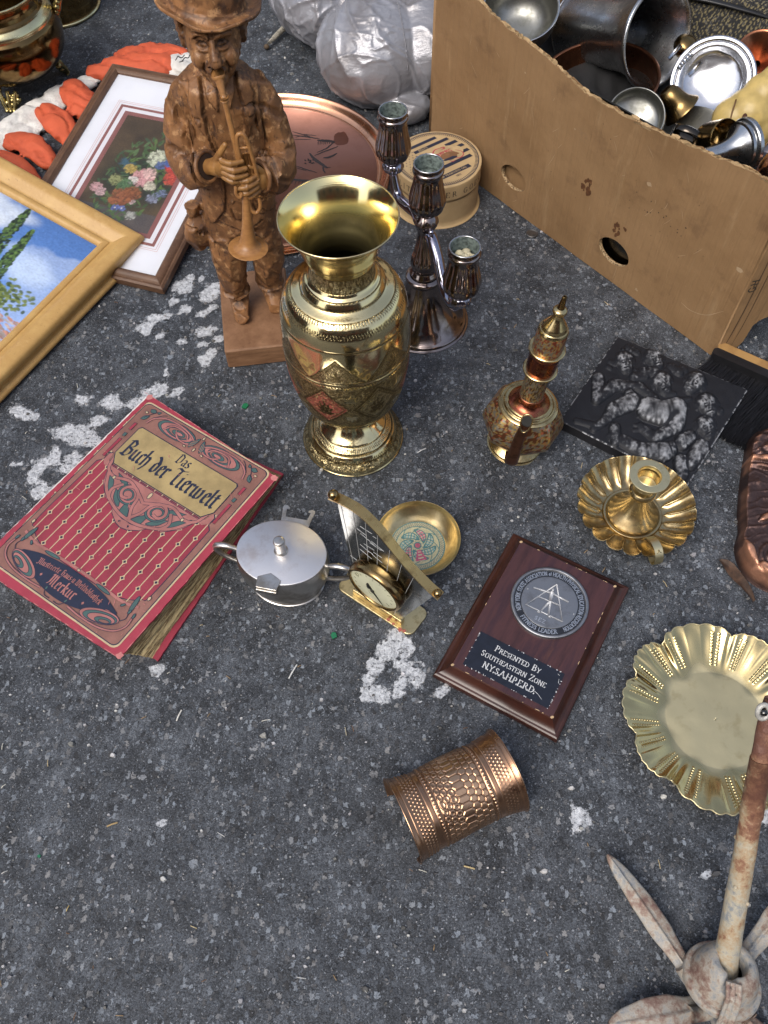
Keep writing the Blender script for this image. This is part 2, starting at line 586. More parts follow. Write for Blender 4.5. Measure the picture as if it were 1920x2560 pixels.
# ---------------------------------------------------------------- shared metals
BRASS = metal('brass', (0.82, 0.68, 0.38), (0.36, 0.26, 0.10), (0.10, 0.32), 22, 0.45, 0.25, 0.10)
BRASS_ENG = metal('engraved_brass', (0.82, 0.68, 0.37), (0.42, 0.31, 0.12), (0.13, 0.34), 26, 0.40, 0.30, 0.06, attr=True)
BRASS_OLD = metal('old_brass', (0.60, 0.47, 0.24), (0.17, 0.12, 0.055), (0.20, 0.45), 40, 0.55, 0.45, 0.20)
BRASS_DARK = metal('dark_brass', (0.24, 0.16, 0.065), (0.06, 0.04, 0.02), (0.22, 0.42), 30, 0.5, 0.35, 0.15)
SILVER = metal('tarnished_silver', (0.30, 0.25, 0.235), (0.10, 0.075, 0.065), (0.12, 0.30), 30, 0.45, 0.25, 0.12)
PEWTER = metal('pewter', (0.52, 0.53, 0.54), (0.20, 0.20, 0.20), (0.24, 0.42), 26, 0.45, 0.35, 0.18)
SILVERPLATE = metal('silver_plate', (0.60, 0.58, 0.55), (0.22, 0.19, 0.15), (0.30, 0.45), 26, 0.58, 0.35, 0.15)
COPPER = metal('copper', (0.70, 0.35, 0.22), (0.40, 0.16, 0.09), (0.20, 0.40), 14, 0.45, 0.3, 0.12)
DARKSTEEL = metal('dark_steel', (0.10, 0.10, 0.095), (0.03, 0.03, 0.028), (0.18, 0.4), 40, 0.5, 0.3, 0.15)
VERDIGRIS = plain('verdigris', (0.20, 0.25, 0.23), 0.8, 0.75, 190, 0.4)


def petals(u, v, n=7, spread=150, L=1.0, w=0.16):
    """fan of n slim petals rising from (0,0); returns 1 inside a petal"""
    r = np.hypot(u, v)
    m = np.zeros_like(u)
    for k in range(n):
        a = RD(90 + spread * (k / (n - 1) - 0.5)) if n > 1 else PI / 2
        d = u * math.cos(a) + v * math.sin(a)
        q = -u * math.sin(a) + v * math.cos(a)
        LL = L * (1 - 0.35 * abs(2 * k / max(n - 1, 1) - 1))
        t = np.clip(d / LL, 0, 1)
        m = np.maximum(m, ((d > 0.05) & (d < LL) & (np.abs(q) < w * np.sin(PI * t) ** 0.8 * L)).astype(float))
    return m


def vase_metal():
    t = NT('engraved_vase_brass')
    e, r = t.attr('eng', 'Fac'), t.attr('red', 'Fac')
    n1 = t.noise(30, 4, 0.6)
    c = t.mix(t.math('MULTIPLY', t.step(n1, 0.5, 0.75), 0.35), t.mix(1.0, t.attr(), (0.82, 0.68, 0.37), 'MULTIPLY'), (0.34, 0.25, 0.10))
    c = t.mix(r, c, t.mix(1.0, t.attr(), (0.80, 0.80, 0.80), 'MULTIPLY'))
    ro = t.math('ADD', t.math('ADD', 0.10, t.math('MULTIPLY', e, 0.30)), t.math('MULTIPLY', n1, 0.06))
    # filigree cut into the dulled fields: fine curling lines and hatching
    wv = t.n('VectorMath', {0: t.noise(70, 2, 0.5, col=True), 'Scale': 0.02}, operation='SCALE').outputs[0]
    vv = t.vadd(t.co, wv)
    l1 = t.math('SUBTRACT', 1.0, t.step(t.voro(230, 'DISTANCE_TO_EDGE', 'Distance', vv), 0.03, 0.12))
    l2 = t.math('SUBTRACT', 1.0, t.step(t.voro(420, 'DISTANCE_TO_EDGE', 'Distance', vv), 0.02, 0.12))
    fil = t.math('MULTIPLY', t.math('MAXIMUM', l1, t.math('MULTIPLY', l2, 0.7)), t.step(e, 0.15, 0.5))
    c = t.mix(t.math('MULTIPLY', fil, 0.72), c, (0.10, 0.07, 0.025))
    hl = t.math('MULTIPLY', t.step(t.noise(330, 3, 0.7), 0.55, 0.68), t.step(e, 0.2, 0.5))
    c = t.mix(t.math('MULTIPLY', hl, 0.5), c, (0.86, 0.68, 0.30))
    return t.bsdf(c, ro, t.math('SUBTRACT', 1.0, t.math('MULTIPLY', r, 0.75)), t.bump(t.math('SUBTRACT', t.math('MULTIPLY', t.noise(300, 3), 0.2), fil), 0.45, 0.0009))


# ---------------------------------------------------------------- engraved brass vase
def brass_vase():
    t = thing('brass_vase', 'tall engraved brass vase with flared mouth and a red diamond panel', 'vase', (-0.042, 0.729, 0.0))
    prof = spl([(0.0, 0.004), (0.066, 0.0), (0.0695, 0.002), (0.0695, 0.002), (0.0690, 0.008), (0.066, 0.013), (0.058, 0.0245), (0.046, 0.036), (0.035, 0.047),
                (0.0285, 0.058), (0.0255, 0.064), (0.0255, 0.064), (0.031, 0.0655), (0.041, 0.072), (0.054, 0.087), (0.0655, 0.109), (0.0735, 0.138), (0.0778, 0.172),
                (0.0790, 0.205), (0.0790, 0.205), (0.0788, 0.2065), (0.0784, 0.232), (0.0762, 0.258), (0.0715, 0.276), (0.0630, 0.2885), (0.0530, 0.2940), (0.0530, 0.2940),
                (0.0500, 0.2958), (0.0470, 0.3005), (0.0430, 0.3065), (0.0430, 0.3065), (0.0400, 0.3085), (0.0365, 0.315), (0.0347, 0.324), (0.0350, 0.331), (0.0350, 0.331),
                (0.0375, 0.3325), (0.0385, 0.3355), (0.0385, 0.3355), (0.0420, 0.344), (0.0480, 0.361), (0.0560, 0.377), (0.0635, 0.3875), (0.0642, 0.389)], 9)
    s = np.r_[0, np.cumsum(np.hypot(*np.diff(prof, axis=0).T))]
    k = np.linspace(0, s[-1], 320)
    prof = np.stack([np.interp(k, s, prof[:, 0]), np.interp(k, s, prof[:, 1])], -1)
    cen = [(-112, 1), (-61, 0), (-10, 1), (41, 0), (92, 1), (143, 0), (196, 1)]

    def orn(T, Z):
        """returns (engraving depth 0..1, red, dark)"""
        deg = np.degrees(T)
        e = np.zeros_like(T); red = np.zeros_like(T); dull = np.zeros_like(T)
        hatch = ((np.sin(T * 150 + Z * 900) > 0.35) | (np.sin(T * 97 - Z * 1300) > 0.75)).astype(float)
        scr = (vnoise(np.stack([np.cos(T) * 0.08, np.sin(T) * 0.08, Z], -1), 260) > 0.56).astype(float)
        def band(z0, z1): return (Z > z0) & (Z < z1)
        for zz in (0.2035, 0.2085, 0.1075, 0.1045, 0.0165, 0.0260, 0.0275, 0.0345, 0.297, 0.3045, 0.2585, 0.2905, 0.330, 0.312):
            e = np.maximum(e, (np.abs(Z - zz) < 0.0006) * 1.0)
        tick = (np.sin(T * 120 + Z * 700) > 0.2).astype(float)
        for a, b in ((0.276, 0.282), (0.198, 0.203), (0.108, 0.112), (0.017, 0.0215), (0.2865, 0.2895), (0.029, 0.033)):
            e = np.where(band(a, b), np.maximum(e, tick * 0.8), e)
        # main frieze of diamonds
        fr = band(0.112, 0.198)
        dull = np.where(fr, 0.8, dull)
        e = np.where(fr, np.maximum(e, np.maximum(hatch * 0.55, scr * 0.75)), e)
        for c, isred in cen:
            dd = (deg - c + 180) % 360 - 180
            u, v = dd / 23.0, (Z - 0.156) / 0.036
            q = np.abs(u) + np.abs(v)
            inside = q < 1
            edge = (np.abs(q - 1) < 0.07) | (np.abs(q - 0.84) < 0.04)
            pet = petals(u * 1.6, v + 0.42, 7, 150, 0.95, 0.10)
            vine = ((np.sin(u * 16) * np.sin(v * 16) > 0.45) & (q < 0.78) & (pet < 0.5)).astype(float)
            e = np.where(inside, np.maximum(pet, vine * 0.5), e)
            e = np.where(edge, 1.0, e)
            dull = np.where(inside, 0.55, dull)
            if isred: red = np.where(q < 0.97, np.where(pet > 0.5, 0.0, 1.0), red)
        # leaves between the diamonds
        for c, _ in cen:
            dd = (deg - c - 25.5 + 180) % 360 - 180
            for v0, fl in ((0.178, -1), (0.134, 1)):
                u, v = dd / 10.0, fl * (v0 - Z) / 0.016 + 0.4
                p = petals(u, v, 5, 130, 1.1, 0.17)
                e = np.where(p > 0.5, 0.15, e)
                dull = np.where(p > 0.5, 0.1, dull)
        # peaked panels above, and the inverted ones below
        for z0, z1, off, n in ((0.210, 0.248, 8, 7), (0.1035, 0.078, -18, 7)):
            w = 360 / n
            dd = (deg + 90 + off + w / 2) % w - w / 2
            u, v = dd / (w / 2), (Z - z0) / (z1 - z0)
            q = np.abs(u) * 1.08 + v
            ins = (q < 1) & (v > 0)
            edge = (v > -0.02) & ((np.abs(q - 1) < 0.05) | (np.abs(q - 0.86) < 0.03)) & (v < 1.02)
            pet = petals(u * 1.5, v * 1.1 - 0.05, 5, 140, 0.62, 0.10)
            e = np.where(ins, np.maximum(hatch * 0.5, 0), e)
            e = np.where(ins & (pet > 0.5), 0.9, e)
            e = np.where(edge, 0.8, e)
            dull = np.where(ins, 0.45, dull)
            outer = (v > 0.05) & (v < 0.75) & (q > 1.12)
            e = np.where(outer & (scr > 0.5), 0.45, e)
        # neck and foot scrolls
        nb = band(0.3125, 0.3295)
        e = np.where(nb, np.maximum(e, scr * 0.8), e); dull = np.where(nb, 0.7, dull)
        fb = band(0.0085, 0.0160)
        e = np.where(fb, np.maximum(e, scr * 0.7), e); dull = np.where(fb, 0.4, dull)
        return e, red, dull

    def fn(T, S_, R, Z):
        e, red, dull = orn(T, Z)
        return R - 0.00045 * e - 0.00015 * red, Z

    def cfn(T, R, Z):
        e, red, dull = orn(T, Z)
        c = np.ones(T.shape + (3,))
        c = c * (1 - 0.30 * dull[..., None])
        c = np.where(red[..., None] > 0.5, np.array([0.55, 0.12, 0.09]), c)
        return c * (1 - np.clip(e, 0, 1)[..., None] * np.array([0.80, 0.83, 0.87]))

    bo = lathe('body', prof, 340, vase_metal(), t, fn, cfn)
    th = np.linspace(0, 2 * PI, 340, endpoint=False)
    T, Z = np.meshgrid(th, prof[:, 1], indexing='ij')
    e, red, dull = orn(T, Z)
    for nm, a in (('eng', np.clip(0.9 * dull + 0.5 * e, 0, 1)), ('red', red)):
        at = bo.data.attributes.new(nm, 'FLOAT', 'POINT'); at.data.foreach_set('value', a.astype(np.float32).ravel())
    inner = spl([(0.0642, 0.3890), (0.0630, 0.3888), (0.0545, 0.3775), (0.0462, 0.361), (0.0402, 0.344), (0.0355, 0.3345), (0.0332, 0.326), (0.0335, 0.318), (0.040, 0.305), (0.055, 0.288), (0.066, 0.25), (0.060, 0.14), (0.0, 0.10)], 7)
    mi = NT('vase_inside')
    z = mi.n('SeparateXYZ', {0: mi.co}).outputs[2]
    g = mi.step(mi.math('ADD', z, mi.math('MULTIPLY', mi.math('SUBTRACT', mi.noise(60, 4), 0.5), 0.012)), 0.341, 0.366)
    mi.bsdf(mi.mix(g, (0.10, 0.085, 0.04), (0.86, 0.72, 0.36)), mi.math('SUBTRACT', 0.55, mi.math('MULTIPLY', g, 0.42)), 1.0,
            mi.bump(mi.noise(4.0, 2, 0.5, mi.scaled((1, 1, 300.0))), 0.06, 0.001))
    lathe('inner_wall', inner, 120, mi.m, t)
    a = np.linspace(0, 2 * PI, 120)
    V, F = tube_vq([(0.0637 * math.cos(q), 0.0637 * math.sin(q), 0.3892) for q in a], 0.0009, 6, caps=False)
    link('rim', mesh_py('rim', V, F, True), BRASS, t)


brass_vase()


# ---------------------------------------------------------------- three-light candelabrum
def lobed(k, amp, z0=None, z1=None):
    def fn(T, S_, R, Z):
        w = 1.0
        if z0 is not None: w = sstep(z0, z0 + 0.004, Z) * (1 - sstep(z1 - 0.004, z1, Z))
        return R * (1 + amp * w * (np.sqrt(np.abs(np.cos(T * k / 2)) + 0.02) - 0.75)), Z
    return fn


def candelabrum():
    t = thing('candelabrum', 'tarnished silver three armed candelabrum with fluted candle cups', 'candelabrum', (0.066, 0.9515, 0.0))
    bell = spl([(0.0, 0.003), (0.066, 0.0), (0.0682, 0.002), (0.0682, 0.002), (0.0675, 0.0055), (0.063, 0.009), (0.0545, 0.019), (0.0445, 0.034), (0.0355, 0.052), (0.0292, 0.070), (0.0262, 0.086), (0.0262, 0.086), (0.0275, 0.0885), (0.0262, 0.0925), (0.0215, 0.0945)], 8)
    lathe('base', bell, 96, SILVER, t, lobed(8, 0.035, 0.02, 0.09))
    stem = spl([(0.0200, 0.094), (0.0212, 0.0975), (0.019, 0.102), (0.019, 0.102), (0.0175, 0.106), (0.0200, 0.114), (0.0198, 0.124), (0.0160, 0.138), (0.0125, 0.154), (0.0108, 0.170), (0.0115, 0.180), (0.0115, 0.180),
                (0.0145, 0.184), (0.0168, 0.1905), (0.0150, 0.197), (0.0095, 0.2035), (0.0085, 0.206)], 7)
    lathe('stem', stem, 72, SILVER, t, lobed(10, 0.09, 0.105, 0.2))
    cup = spl([(0.0, 0.001), (0.009, 0.0), (0.016, 0.003), (0.0228, 0.011), (0.0248, 0.021), (0.0235, 0.031), (0.0205, 0.044), (0.0188, 0.056), (0.0190, 0.064), (0.0190, 0.064), (0.0205, 0.066), (0.0208, 0.069), (0.0190, 0.0715), (0.0190, 0.0715),
               (0.0190, 0.074), (0.0200, 0.0762), (0.0198, 0.0780), (0.0180, 0.0778)], 6)
    well = spl([(0.0181, 0.0778), (0.0174, 0.074), (0.0170, 0.060), (0.0165, 0.056), (0.0, 0.055)], 6)
    drop = spl([(0.0, -0.024), (0.006, -0.023), (0.0072, -0.018), (0.0072, -0.018), (0.0125, -0.015), (0.0155, -0.0095), (0.0130, -0.003), (0.0075, 0.001), (0.0072, 0.002)], 6)

    def candle_cup(p, wax=False, with_drop=True):
        c = lathe('candle_cup', cup, 80, SILVER, t, lobed(9, 0.10, 0.002, 0.06), loc=p)
        lathe('socket', well, 40, VERDIGRIS, c)
        a = np.linspace(0, 2 * PI, 60)
        V, F = tube_vq([(0.0189 * math.cos(q), 0.0189 * math.sin(q), 0.0778) for q in a], 0.0011, 6, caps=False)
        link('cup_rim', mesh_py('cup_rim', V, F, True), PEWTER, c)
        if with_drop: lathe('drop', drop, 60, SILVER_BLUE, c, lobed(10, 0.10))
        if wax:
            b = MB(); r = random.Random(5)
            for i in range(16):
                q, w = r.random() * 6.28, 0.012 * r.random() ** 0.5
                b.ball((w * math.cos(q), w * math.sin(q), 0.0615), (0.003 + 0.003 * r.random(), 0.003 + 0.002 * r.random(), 0.003 + 0.003 * r.random()), 8, 6)
            b.build('wax', plain('old_wax', (0.62, 0.56, 0.38), 0.6, 0.35, 120, 0.3), c, True)
    SILVER_BLUE = metal('heat_blued_silver', (0.36, 0.36, 0.44), (0.14, 0.10, 0.10), (0.10, 0.25), 50, 0.45, 0.2, 0.1)
    candle_cup((0, 0, 0.2045), with_drop=False)
    Lp, Rp = np.array((-0.0435, 0.1035, 0.2105)), np.array((0.0395, -0.1315, 0.184))
    candle_cup(tuple(Lp)); candle_cup(tuple(Rp), wax=True)
    for p, pts in ((Lp, [(-0.004, 0.006, 0.165), (-0.012, 0.026, 0.181), (-0.022, 0.055, 0.169), (-0.036, 0.088, 0.162), tuple(Lp + (0, 0, -0.020))]),
                   (Rp, [(0.003, -0.006, 0.168), (0.006, -0.018, 0.178), (0.014, -0.044, 0.166), (0.023, -0.075, 0.140), (0.033, -0.108, 0.140), tuple(Rp + (0, 0, -0.020))])):
        path = spl(pts, 8)
        rr = np.interp(np.linspace(0, 1, len(path)), [0, 0.15, 0.5, 0.85, 1], [0.0055, 0.0085, 0.0080, 0.0075, 0.006])
        V, F = tube_vq(path, rr, 14, 1.0)
        a = link('arm', mesh_py('arm', V, F, True), SILVER_BLUE, t)
        b = MB(); b.ball((0, 0, 0), 0.0045, 12, 8); b.build('rivet', SILVER_BLUE, a, True, loc=tuple(np.array(pts[1]) + (0, 0, 0.008)))


candelabrum()


# ---------------------------------------------------------------- enamelled ewer
def ewer():
    t = thing('brass_ewer', 'small enamelled brass ewer with tall domed lid and long flat spout', 'ewer', (0.1885, 0.7115, 0.0), rot=(0, RD(4.5), 0))

    def floral(T, R, Z, lo, hi, ground):
        P_ = np.stack([np.cos(T) * 0.04, np.sin(T) * 0.04, Z], -1)
        a, b, c_ = vnoise(P_, 330), vnoise(P_ + 0.31, 420), vnoise(P_ + 0.77, 520)
        c = np.empty(T.shape + (3,)); c[:] = (0.26, 0.235, 0.19)
        c = np.where((a > 0.47)[..., None], np.array(ground) * 0.8, c)
        c = np.where((np.abs(a - 0.47) < 0.035)[..., None], np.array((0.40, 0.33, 0.16)), c)
        c = np.where((b > 0.66)[..., None], np.array((0.44, 0.29, 0.10)), c)
        c = np.where((c_ > 0.78)[..., None], np.array((0.55, 0.16, 0.08)), c)
        return c
    t.rotation_euler = (0, RD(4.5), 0)
    ENAMEL = NT('enamelled_brass')
    ENAMEL.bsdf(ENAMEL.attr(), ENAMEL.math('ADD', 0.22, ENAMEL.math('MULTIPLY', ENAMEL.noise(120, 3), 0.25)), 0.75, ENAMEL.bump(ENAMEL.noise(420, 3), 0.35, 0.0006))
    lathe('foot', spl([(0.0, 0.001), (0.0375, 0.0), (0.0385, 0.001), (0.0385, 0.001), (0.0385, 0.005), (0.0385, 0.005), (0.0360, 0.007), (0.0300, 0.0115), (0.026, 0.017), (0.026, 0.020)], 6), 72, BRASS_OLD, t)
    body = spl([(0.026, 0.018), (0.034, 0.0215), (0.045, 0.031), (0.0525, 0.044), (0.0535, 0.056), (0.0505, 0.069), (0.045, 0.080), (0.0400, 0.0865), (0.0400, 0.0865)], 8)

    def facet(T, S_, R, Z):
        w = sstep(0.022, 0.035, Z) * (1 - sstep(0.078, 0.087, Z))
        a = (T + 0.2) % (PI / 4) - PI / 8
        return R * (1 + w * (0.955 / np.cos(a) - 1)), Z
    lathe('body', body, 160, ENAMEL.m, t, facet, lambda T, R, Z: floral(T, R, Z, 0, 1, (0.20, 0.075, 0.035)))
    lathe('shoulder', spl([(0.0400, 0.0865), (0.0405, 0.0885), (0.0370, 0.0905), (0.0370, 0.0905), (0.0345, 0.0900), (0.0320, 0.0930), (0.0320, 0.0930), (0.0290, 0.0925), (0.0275, 0.0940)], 5), 80, BRASS_OLD, t)
    RED = metal('red_lacquered_brass', (0.28, 0.085, 0.05), (0.36, 0.24, 0.10), (0.25, 0.4), 60, 0.4, 0.3, 0.15)
    lathe('collar', spl([(0.0275, 0.0938), (0.0225, 0.0965), (0.0185, 0.1010), (0.0172, 0.1055), (0.0172, 0.1055), (0.0172, 0.1085), (0.0160, 0.1095)], 6), 72, RED, t)
    lathe('neck', spl([(0.0160, 0.109), (0.0155, 0.115), (0.0155, 0.150), (0.0158, 0.156)], 14), 90, ENAMEL.m, t, None, lambda T, R, Z: floral(T, R, Z, 0, 1, (0.13, 0.07, 0.035)))

    def flange(z, r): lathe('flange', [(r - 0.006, z - 0.0035), (r, z - 0.001), (r, z + 0.001), (r - 0.001, z + 0.0018), (r - 0.004, z + 0.0022)], 72, BRASS_OLD, t, smooth=False)
    flange(0.1590, 0.0222)
    lathe('drum', spl([(0.0185, 0.160), (0.0190, 0.164), (0.0195, 0.189), (0.0195, 0.189), (0.0200, 0.191), (0.0190, 0.194)], 8), 80, RED, t)
    flange(0.1975, 0.0230)
    lid = lathe('lid', spl([(0.0185, 0.199), (0.0190, 0.203), (0.0188, 0.224), (0.0180, 0.229)], 12), 90, ENAMEL.m, t, None, lambda T, R, Z: floral(T, R, Z, 0, 1, (0.30, 0.07, 0.04)))
    lathe('lid_dome', spl([(0.0182, 0.2285), (0.0186, 0.2305), (0.0170, 0.234), (0.0170, 0.234), (0.0160, 0.2345), (0.0145, 0.239), (0.0145, 0.239), (0.0110, 0.2445), (0.0070, 0.251), (0.0052, 0.2565), (0.0052, 0.2565), (0.0080, 0.259), (0.0088, 0.262), (0.0078, 0.2645), (0.0045, 0.2665)], 5), 64, BRASS_OLD, lid)
    lathe('finial', spl([(0.0042, 0.266), (0.0038, 0.272), (0.0026, 0.284), (0.0026, 0.284), (0.0017, 0.2848), (0.0012, 0.281)], 4), 32, BRASS_DARK, lid)
    # spout: flat sided, rising from the belly to the left of the viewer
    d = Vector((-0.30, -0.95, 0)).normalized()
    path = spl([d * 0.040 + Vector((0, 0, 0.026)), d * 0.0565 + Vector((0, 0, 0.030)), d * 0.0625 + Vector((0, 0, 0.052)), d * 0.0640 + Vector((0, 0, 0.092)), d * 0.0660 + Vector((0.002, 0, 0.126))], 8)
    rr = np.interp(np.linspace(0, 1, len(path)), [0, 0.3, 0.7, 1], [0.0105, 0.0092, 0.0072, 0.0060])
    V, F = tube_vq(path, rr, 14, 0.62, caps=False, up=tuple(d))
    sp = link('spout', mesh_py('spout', V, F, True), metal('spout_brass', (0.30, 0.13, 0.07), (0.12, 0.06, 0.035), (0.3, 0.5), 60, 0.5, 0.4, 0.2), t)
    b = MB()
    e = path[-1]; x = Vector((-d[1], d[0], 0))
    lip = [Vector(e) + x * 0.0068 * math.cos(q) * (1 + 0.2 * math.sin(q)) + (d * -0.45 + Vector((0, 0, 1))) * 0.012 * math.sin(q) - d * 0.001 for q in np.linspace(0, 2 * PI, 24)]
    b.tube(lip, 0.0011, 6, caps=False)
    b.build('spout_lip', BRASS_OLD, sp, True)
    b = MB(); b.add([Vector(e) + (p - Vector(e)) * 0.9 + d * 0.0003 for p in lip[:-1]], [tuple(range(23))])
    b.build('spout_mouth', plain('mouth_shade', (0.02, 0.02, 0.018), 0.8), sp)  # flat black face painted as the shade inside the spout
    # handle behind the body
    hp = spl([-d * 0.045 + Vector((0, 0, 0.045)), -d * 0.075 + Vector((0, 0, 0.06)), -d * 0.078 + Vector((0, 0, 0.10)), -d * 0.05 + Vector((0, 0, 0.14)), -d * 0.018 + Vector((0, 0, 0.152))], 7)
    V, F = tube_vq(hp, 0.0035, 8)
    link('handle', mesh_py('handle', V, F, True), BRASS_DARK, t)


ewer()


# ---------------------------------------------------------------- scalloped chamberstick
def chamberstick():
    t = thing('chamberstick', 'brass chamberstick candle holder with scalloped saucer and looped strap', 'candle holder', (0.334, 0.588, 0.0), RD(-78))
    NL = 20
    prof = spl([(0.0, 0.0045), (0.030, 0.0035), (0.0385, 0.003), (0.0385, 0.003), (0.042, 0.0045), (0.052, 0.0085), (0.064, 0.016), (0.0735, 0.0255), (0.0765, 0.0285), (0.0770, 0.0285), (0.0770, 0.0285), (0.0772, 0.0272),
                (0.0735, 0.0235), (0.064, 0.0135), (0.052, 0.0055), (0.040, 0.001), (0.0, 0.001)], 8)

    def fn(T, S_, R, Z):
        w = sstep(0.039, 0.05, R)
        a = np.abs(np.sin(T * NL / 2))
        lobe = np.sqrt(np.clip(a, 0, 1))
        R2 = R * (1 + w * sstep(0.055, 0.077, R) * 0.055 * (lobe - 0.75))
        Z2 = Z + w * 0.0058 * (1 - lobe) - w * 0.0012
        return R2, Z2
    lathe('saucer', prof, 480, BRASS_OLDB, t, fn)
    lathe('seat_ring', spl([(0.0385, 0.0030), (0.039, 0.0052), (0.0365, 0.0056), (0.0365, 0.0056), (0.034, 0.004)], 4), 80, BRASS_OLDB, t)
    st = lathe('stem', spl([(0.0345, 0.004), (0.0335, 0.0075), (0.029, 0.0125), (0.020, 0.023), (0.0130, 0.036), (0.0090, 0.046), (0.0090, 0.046), (0.0102, 0.048), (0.0085, 0.0505), (0.0085, 0.0505), (0.0105, 0.053), (0.0165, 0.057), (0.0175, 0.061), (0.0155, 0.065), (0.0155, 0.065),
                      (0.0140, 0.067), (0.0138, 0.085), (0.0150, 0.0915)], 6), 80, BRASS_OLDB, t)
    lathe('drip_pan', spl([(0.0145, 0.0900), (0.0235, 0.0925), (0.0250, 0.0935), (0.0250, 0.0935), (0.0250, 0.0950), (0.0250, 0.0950), (0.0244, 0.0956), (0.0156, 0.0957), (0.0156, 0.0957), (0.0148, 0.0945), (0.0145, 0.078), (0.0140, 0.0735), (0.0, 0.073)], 5), 80, BRASS_PALE, st)
    # strap handle: a loop of flat strip at the rim (local +x faces the viewer)
    pts = spl([(0.043, 0.0, 0.0085), (0.048, 0.0, 0.021), (0.058, 0.0, 0.030), (0.071, 0.0, 0.031), (0.080, 0.0, 0.024), (0.082, 0.0, 0.0135), (0.077, 0.0, 0.0055), (0.062, 0.0, 0.0070)], 8)
    V, F = [], []
    for i, p in enumerate(pts):
        for w, o in ((-0.0055, 0), (0.0055, 0), (0.0055, 0.0010), (-0.0055, 0.0010)):
            q = pts[min(i + 1, len(pts) - 1)] - pts[max(i - 1, 0)]; nrm = np.array((-q[2], 0, q[0])); nrm /= np.linalg.norm(nrm)
            V.append(p + np.array((0, w, 0)) + nrm * o)
    for i in range(len(pts) - 1):
        for k in range(4): F.append((i * 4 + k, i * 4 + (k + 1) % 4, (i + 1) * 4 + (k + 1) % 4, (i + 1) * 4 + k))
    o = link('strap', mesh_py('strap', V, F), BRASS_PALE, t)
    smooth_by_angle(o, 50)


BRASS_OLDB = metal('warm_old_brass', (0.50, 0.395, 0.215), (0.19, 0.13, 0.065), (0.27, 0.44), 45, 0.55, 0.4, 0.16)
BRASS_PALE = metal('pale_brass', (0.74, 0.64, 0.38), (0.44, 0.36, 0.18), (0.38, 0.5), 40, 0.4, 0.3, 0.1)
chamberstick()


# ---------------------------------------------------------------- enamelled brass bowl
def small_bowl():
    t = thing('brass_bowl', 'small round brass dish with coloured enamel leaves on its floor', 'bowl', (0.0435, 0.5455, 0.0))
    lathe('wall', spl([(0.0365, 0.0035), (0.0375, 0.0045), (0.044, 0.010), (0.0515, 0.019), (0.0545, 0.0255), (0.0545, 0.0255), (0.0550, 0.0262), (0.0556, 0.0255), (0.0556, 0.0255), (0.0525, 0.0175), (0.045, 0.008), (0.037, 0.001), (0.0, 0.001)], 7), 120, BRASS_OLDC, t)
    n1, n2 = 90, 240
    r = np.linspace(0, 0.0372, n1); th = np.linspace(0, 2 * PI, n2, endpoint=False)
    R, T = np.meshgrid(r, th, indexing='ij')
    X, Y = R * np.cos(T), R * np.sin(T)
    c = np.empty(R.shape + (3,)); c[:] = (0.66, 0.60, 0.36)
    def put(m, col):
        c[m] = col
    u, v = X / 0.036, Y / 0.036
    ln = (0.10, 0.26, 0.25)
    rr = np.hypot(u, v)
    put((rr > 0.82) & (np.sin(T * 70 + rr * 60) > 0.1), (0.22, 0.24, 0.20))
    put((np.abs(rr - 0.80) < 0.018) | (np.abs(rr - 0.99) < 0.015), ln)
    ins = rr < 0.78
    for k in range(7):                                   # curling leaves round the rosette
        a = k * 2 * PI / 7 + 0.3
        x0, y0 = 0.48 * math.cos(a), 0.48 * math.sin(a)
        du, dv = u - x0, v - y0
        p = du * math.cos(a + 0.9) + dv * math.sin(a + 0.9); q = -du * math.sin(a + 0.9) + dv * math.cos(a + 0.9)
        q = q - 1.1 * p * p
        f = (p / 0.30) ** 2 + (q / 0.12) ** 2
        put(ins & (np.abs(f - 1) < 0.32), ln)
        put(ins & (f < 0.72), (0.30, 0.50, 0.46) if k not in (1, 4) else (0.72, 0.16, 0.25))
        put(ins & (f < 0.7) & (np.sin(p * 60) > 0.25), (0.72, 0.66, 0.42))
        put(ins & (np.abs(q) < 0.014) & (np.abs(p) < 0.3), ln)
    sw = np.sin(4 * T + 9 * rr)
    put(ins & (np.abs(sw) < 0.12) & (rr > 0.1), ln)
    put(ins & (rr < 0.11), (0.60, 0.14, 0.2)); put(ins & (np.abs(rr - 0.12) < 0.02), ln)
    tri = (np.abs((T - 4.9 + PI) % (2 * PI) - PI) < 0.33) & (rr > 0.2) & (rr < 0.66)
    put(tri, (0.70, 0.14, 0.24)); put(tri & (np.sin(rr * 50) > 0.3) & (np.abs((T - 4.9 + PI) % (2 * PI) - PI) < 0.18), (0.75, 0.68, 0.45))
    c = c * (0.85 + 0.3 * vnoise(np.stack([X, Y, X * 0], -1), 700))[..., None]
    Z = 0.0035 + 0.0004 * vnoise(np.stack([X, Y, X * 0], -1), 900)
    me = mesh_np('enamel_floor', np.stack([X, Y, Z], -1).reshape(-1, 3), gridq(n1, n2, wv=True), True, c.reshape(-1, 3))
    link('enamel_floor', me, painted('enamel', 0.35, 0.1, var=0.25), t)


BRASS_OLDC = metal('satin_brass', (0.60, 0.48, 0.26), (0.32, 0.24, 0.11), (0.28, 0.42), 30, 0.45, 0.3, 0.12)
small_bowl()


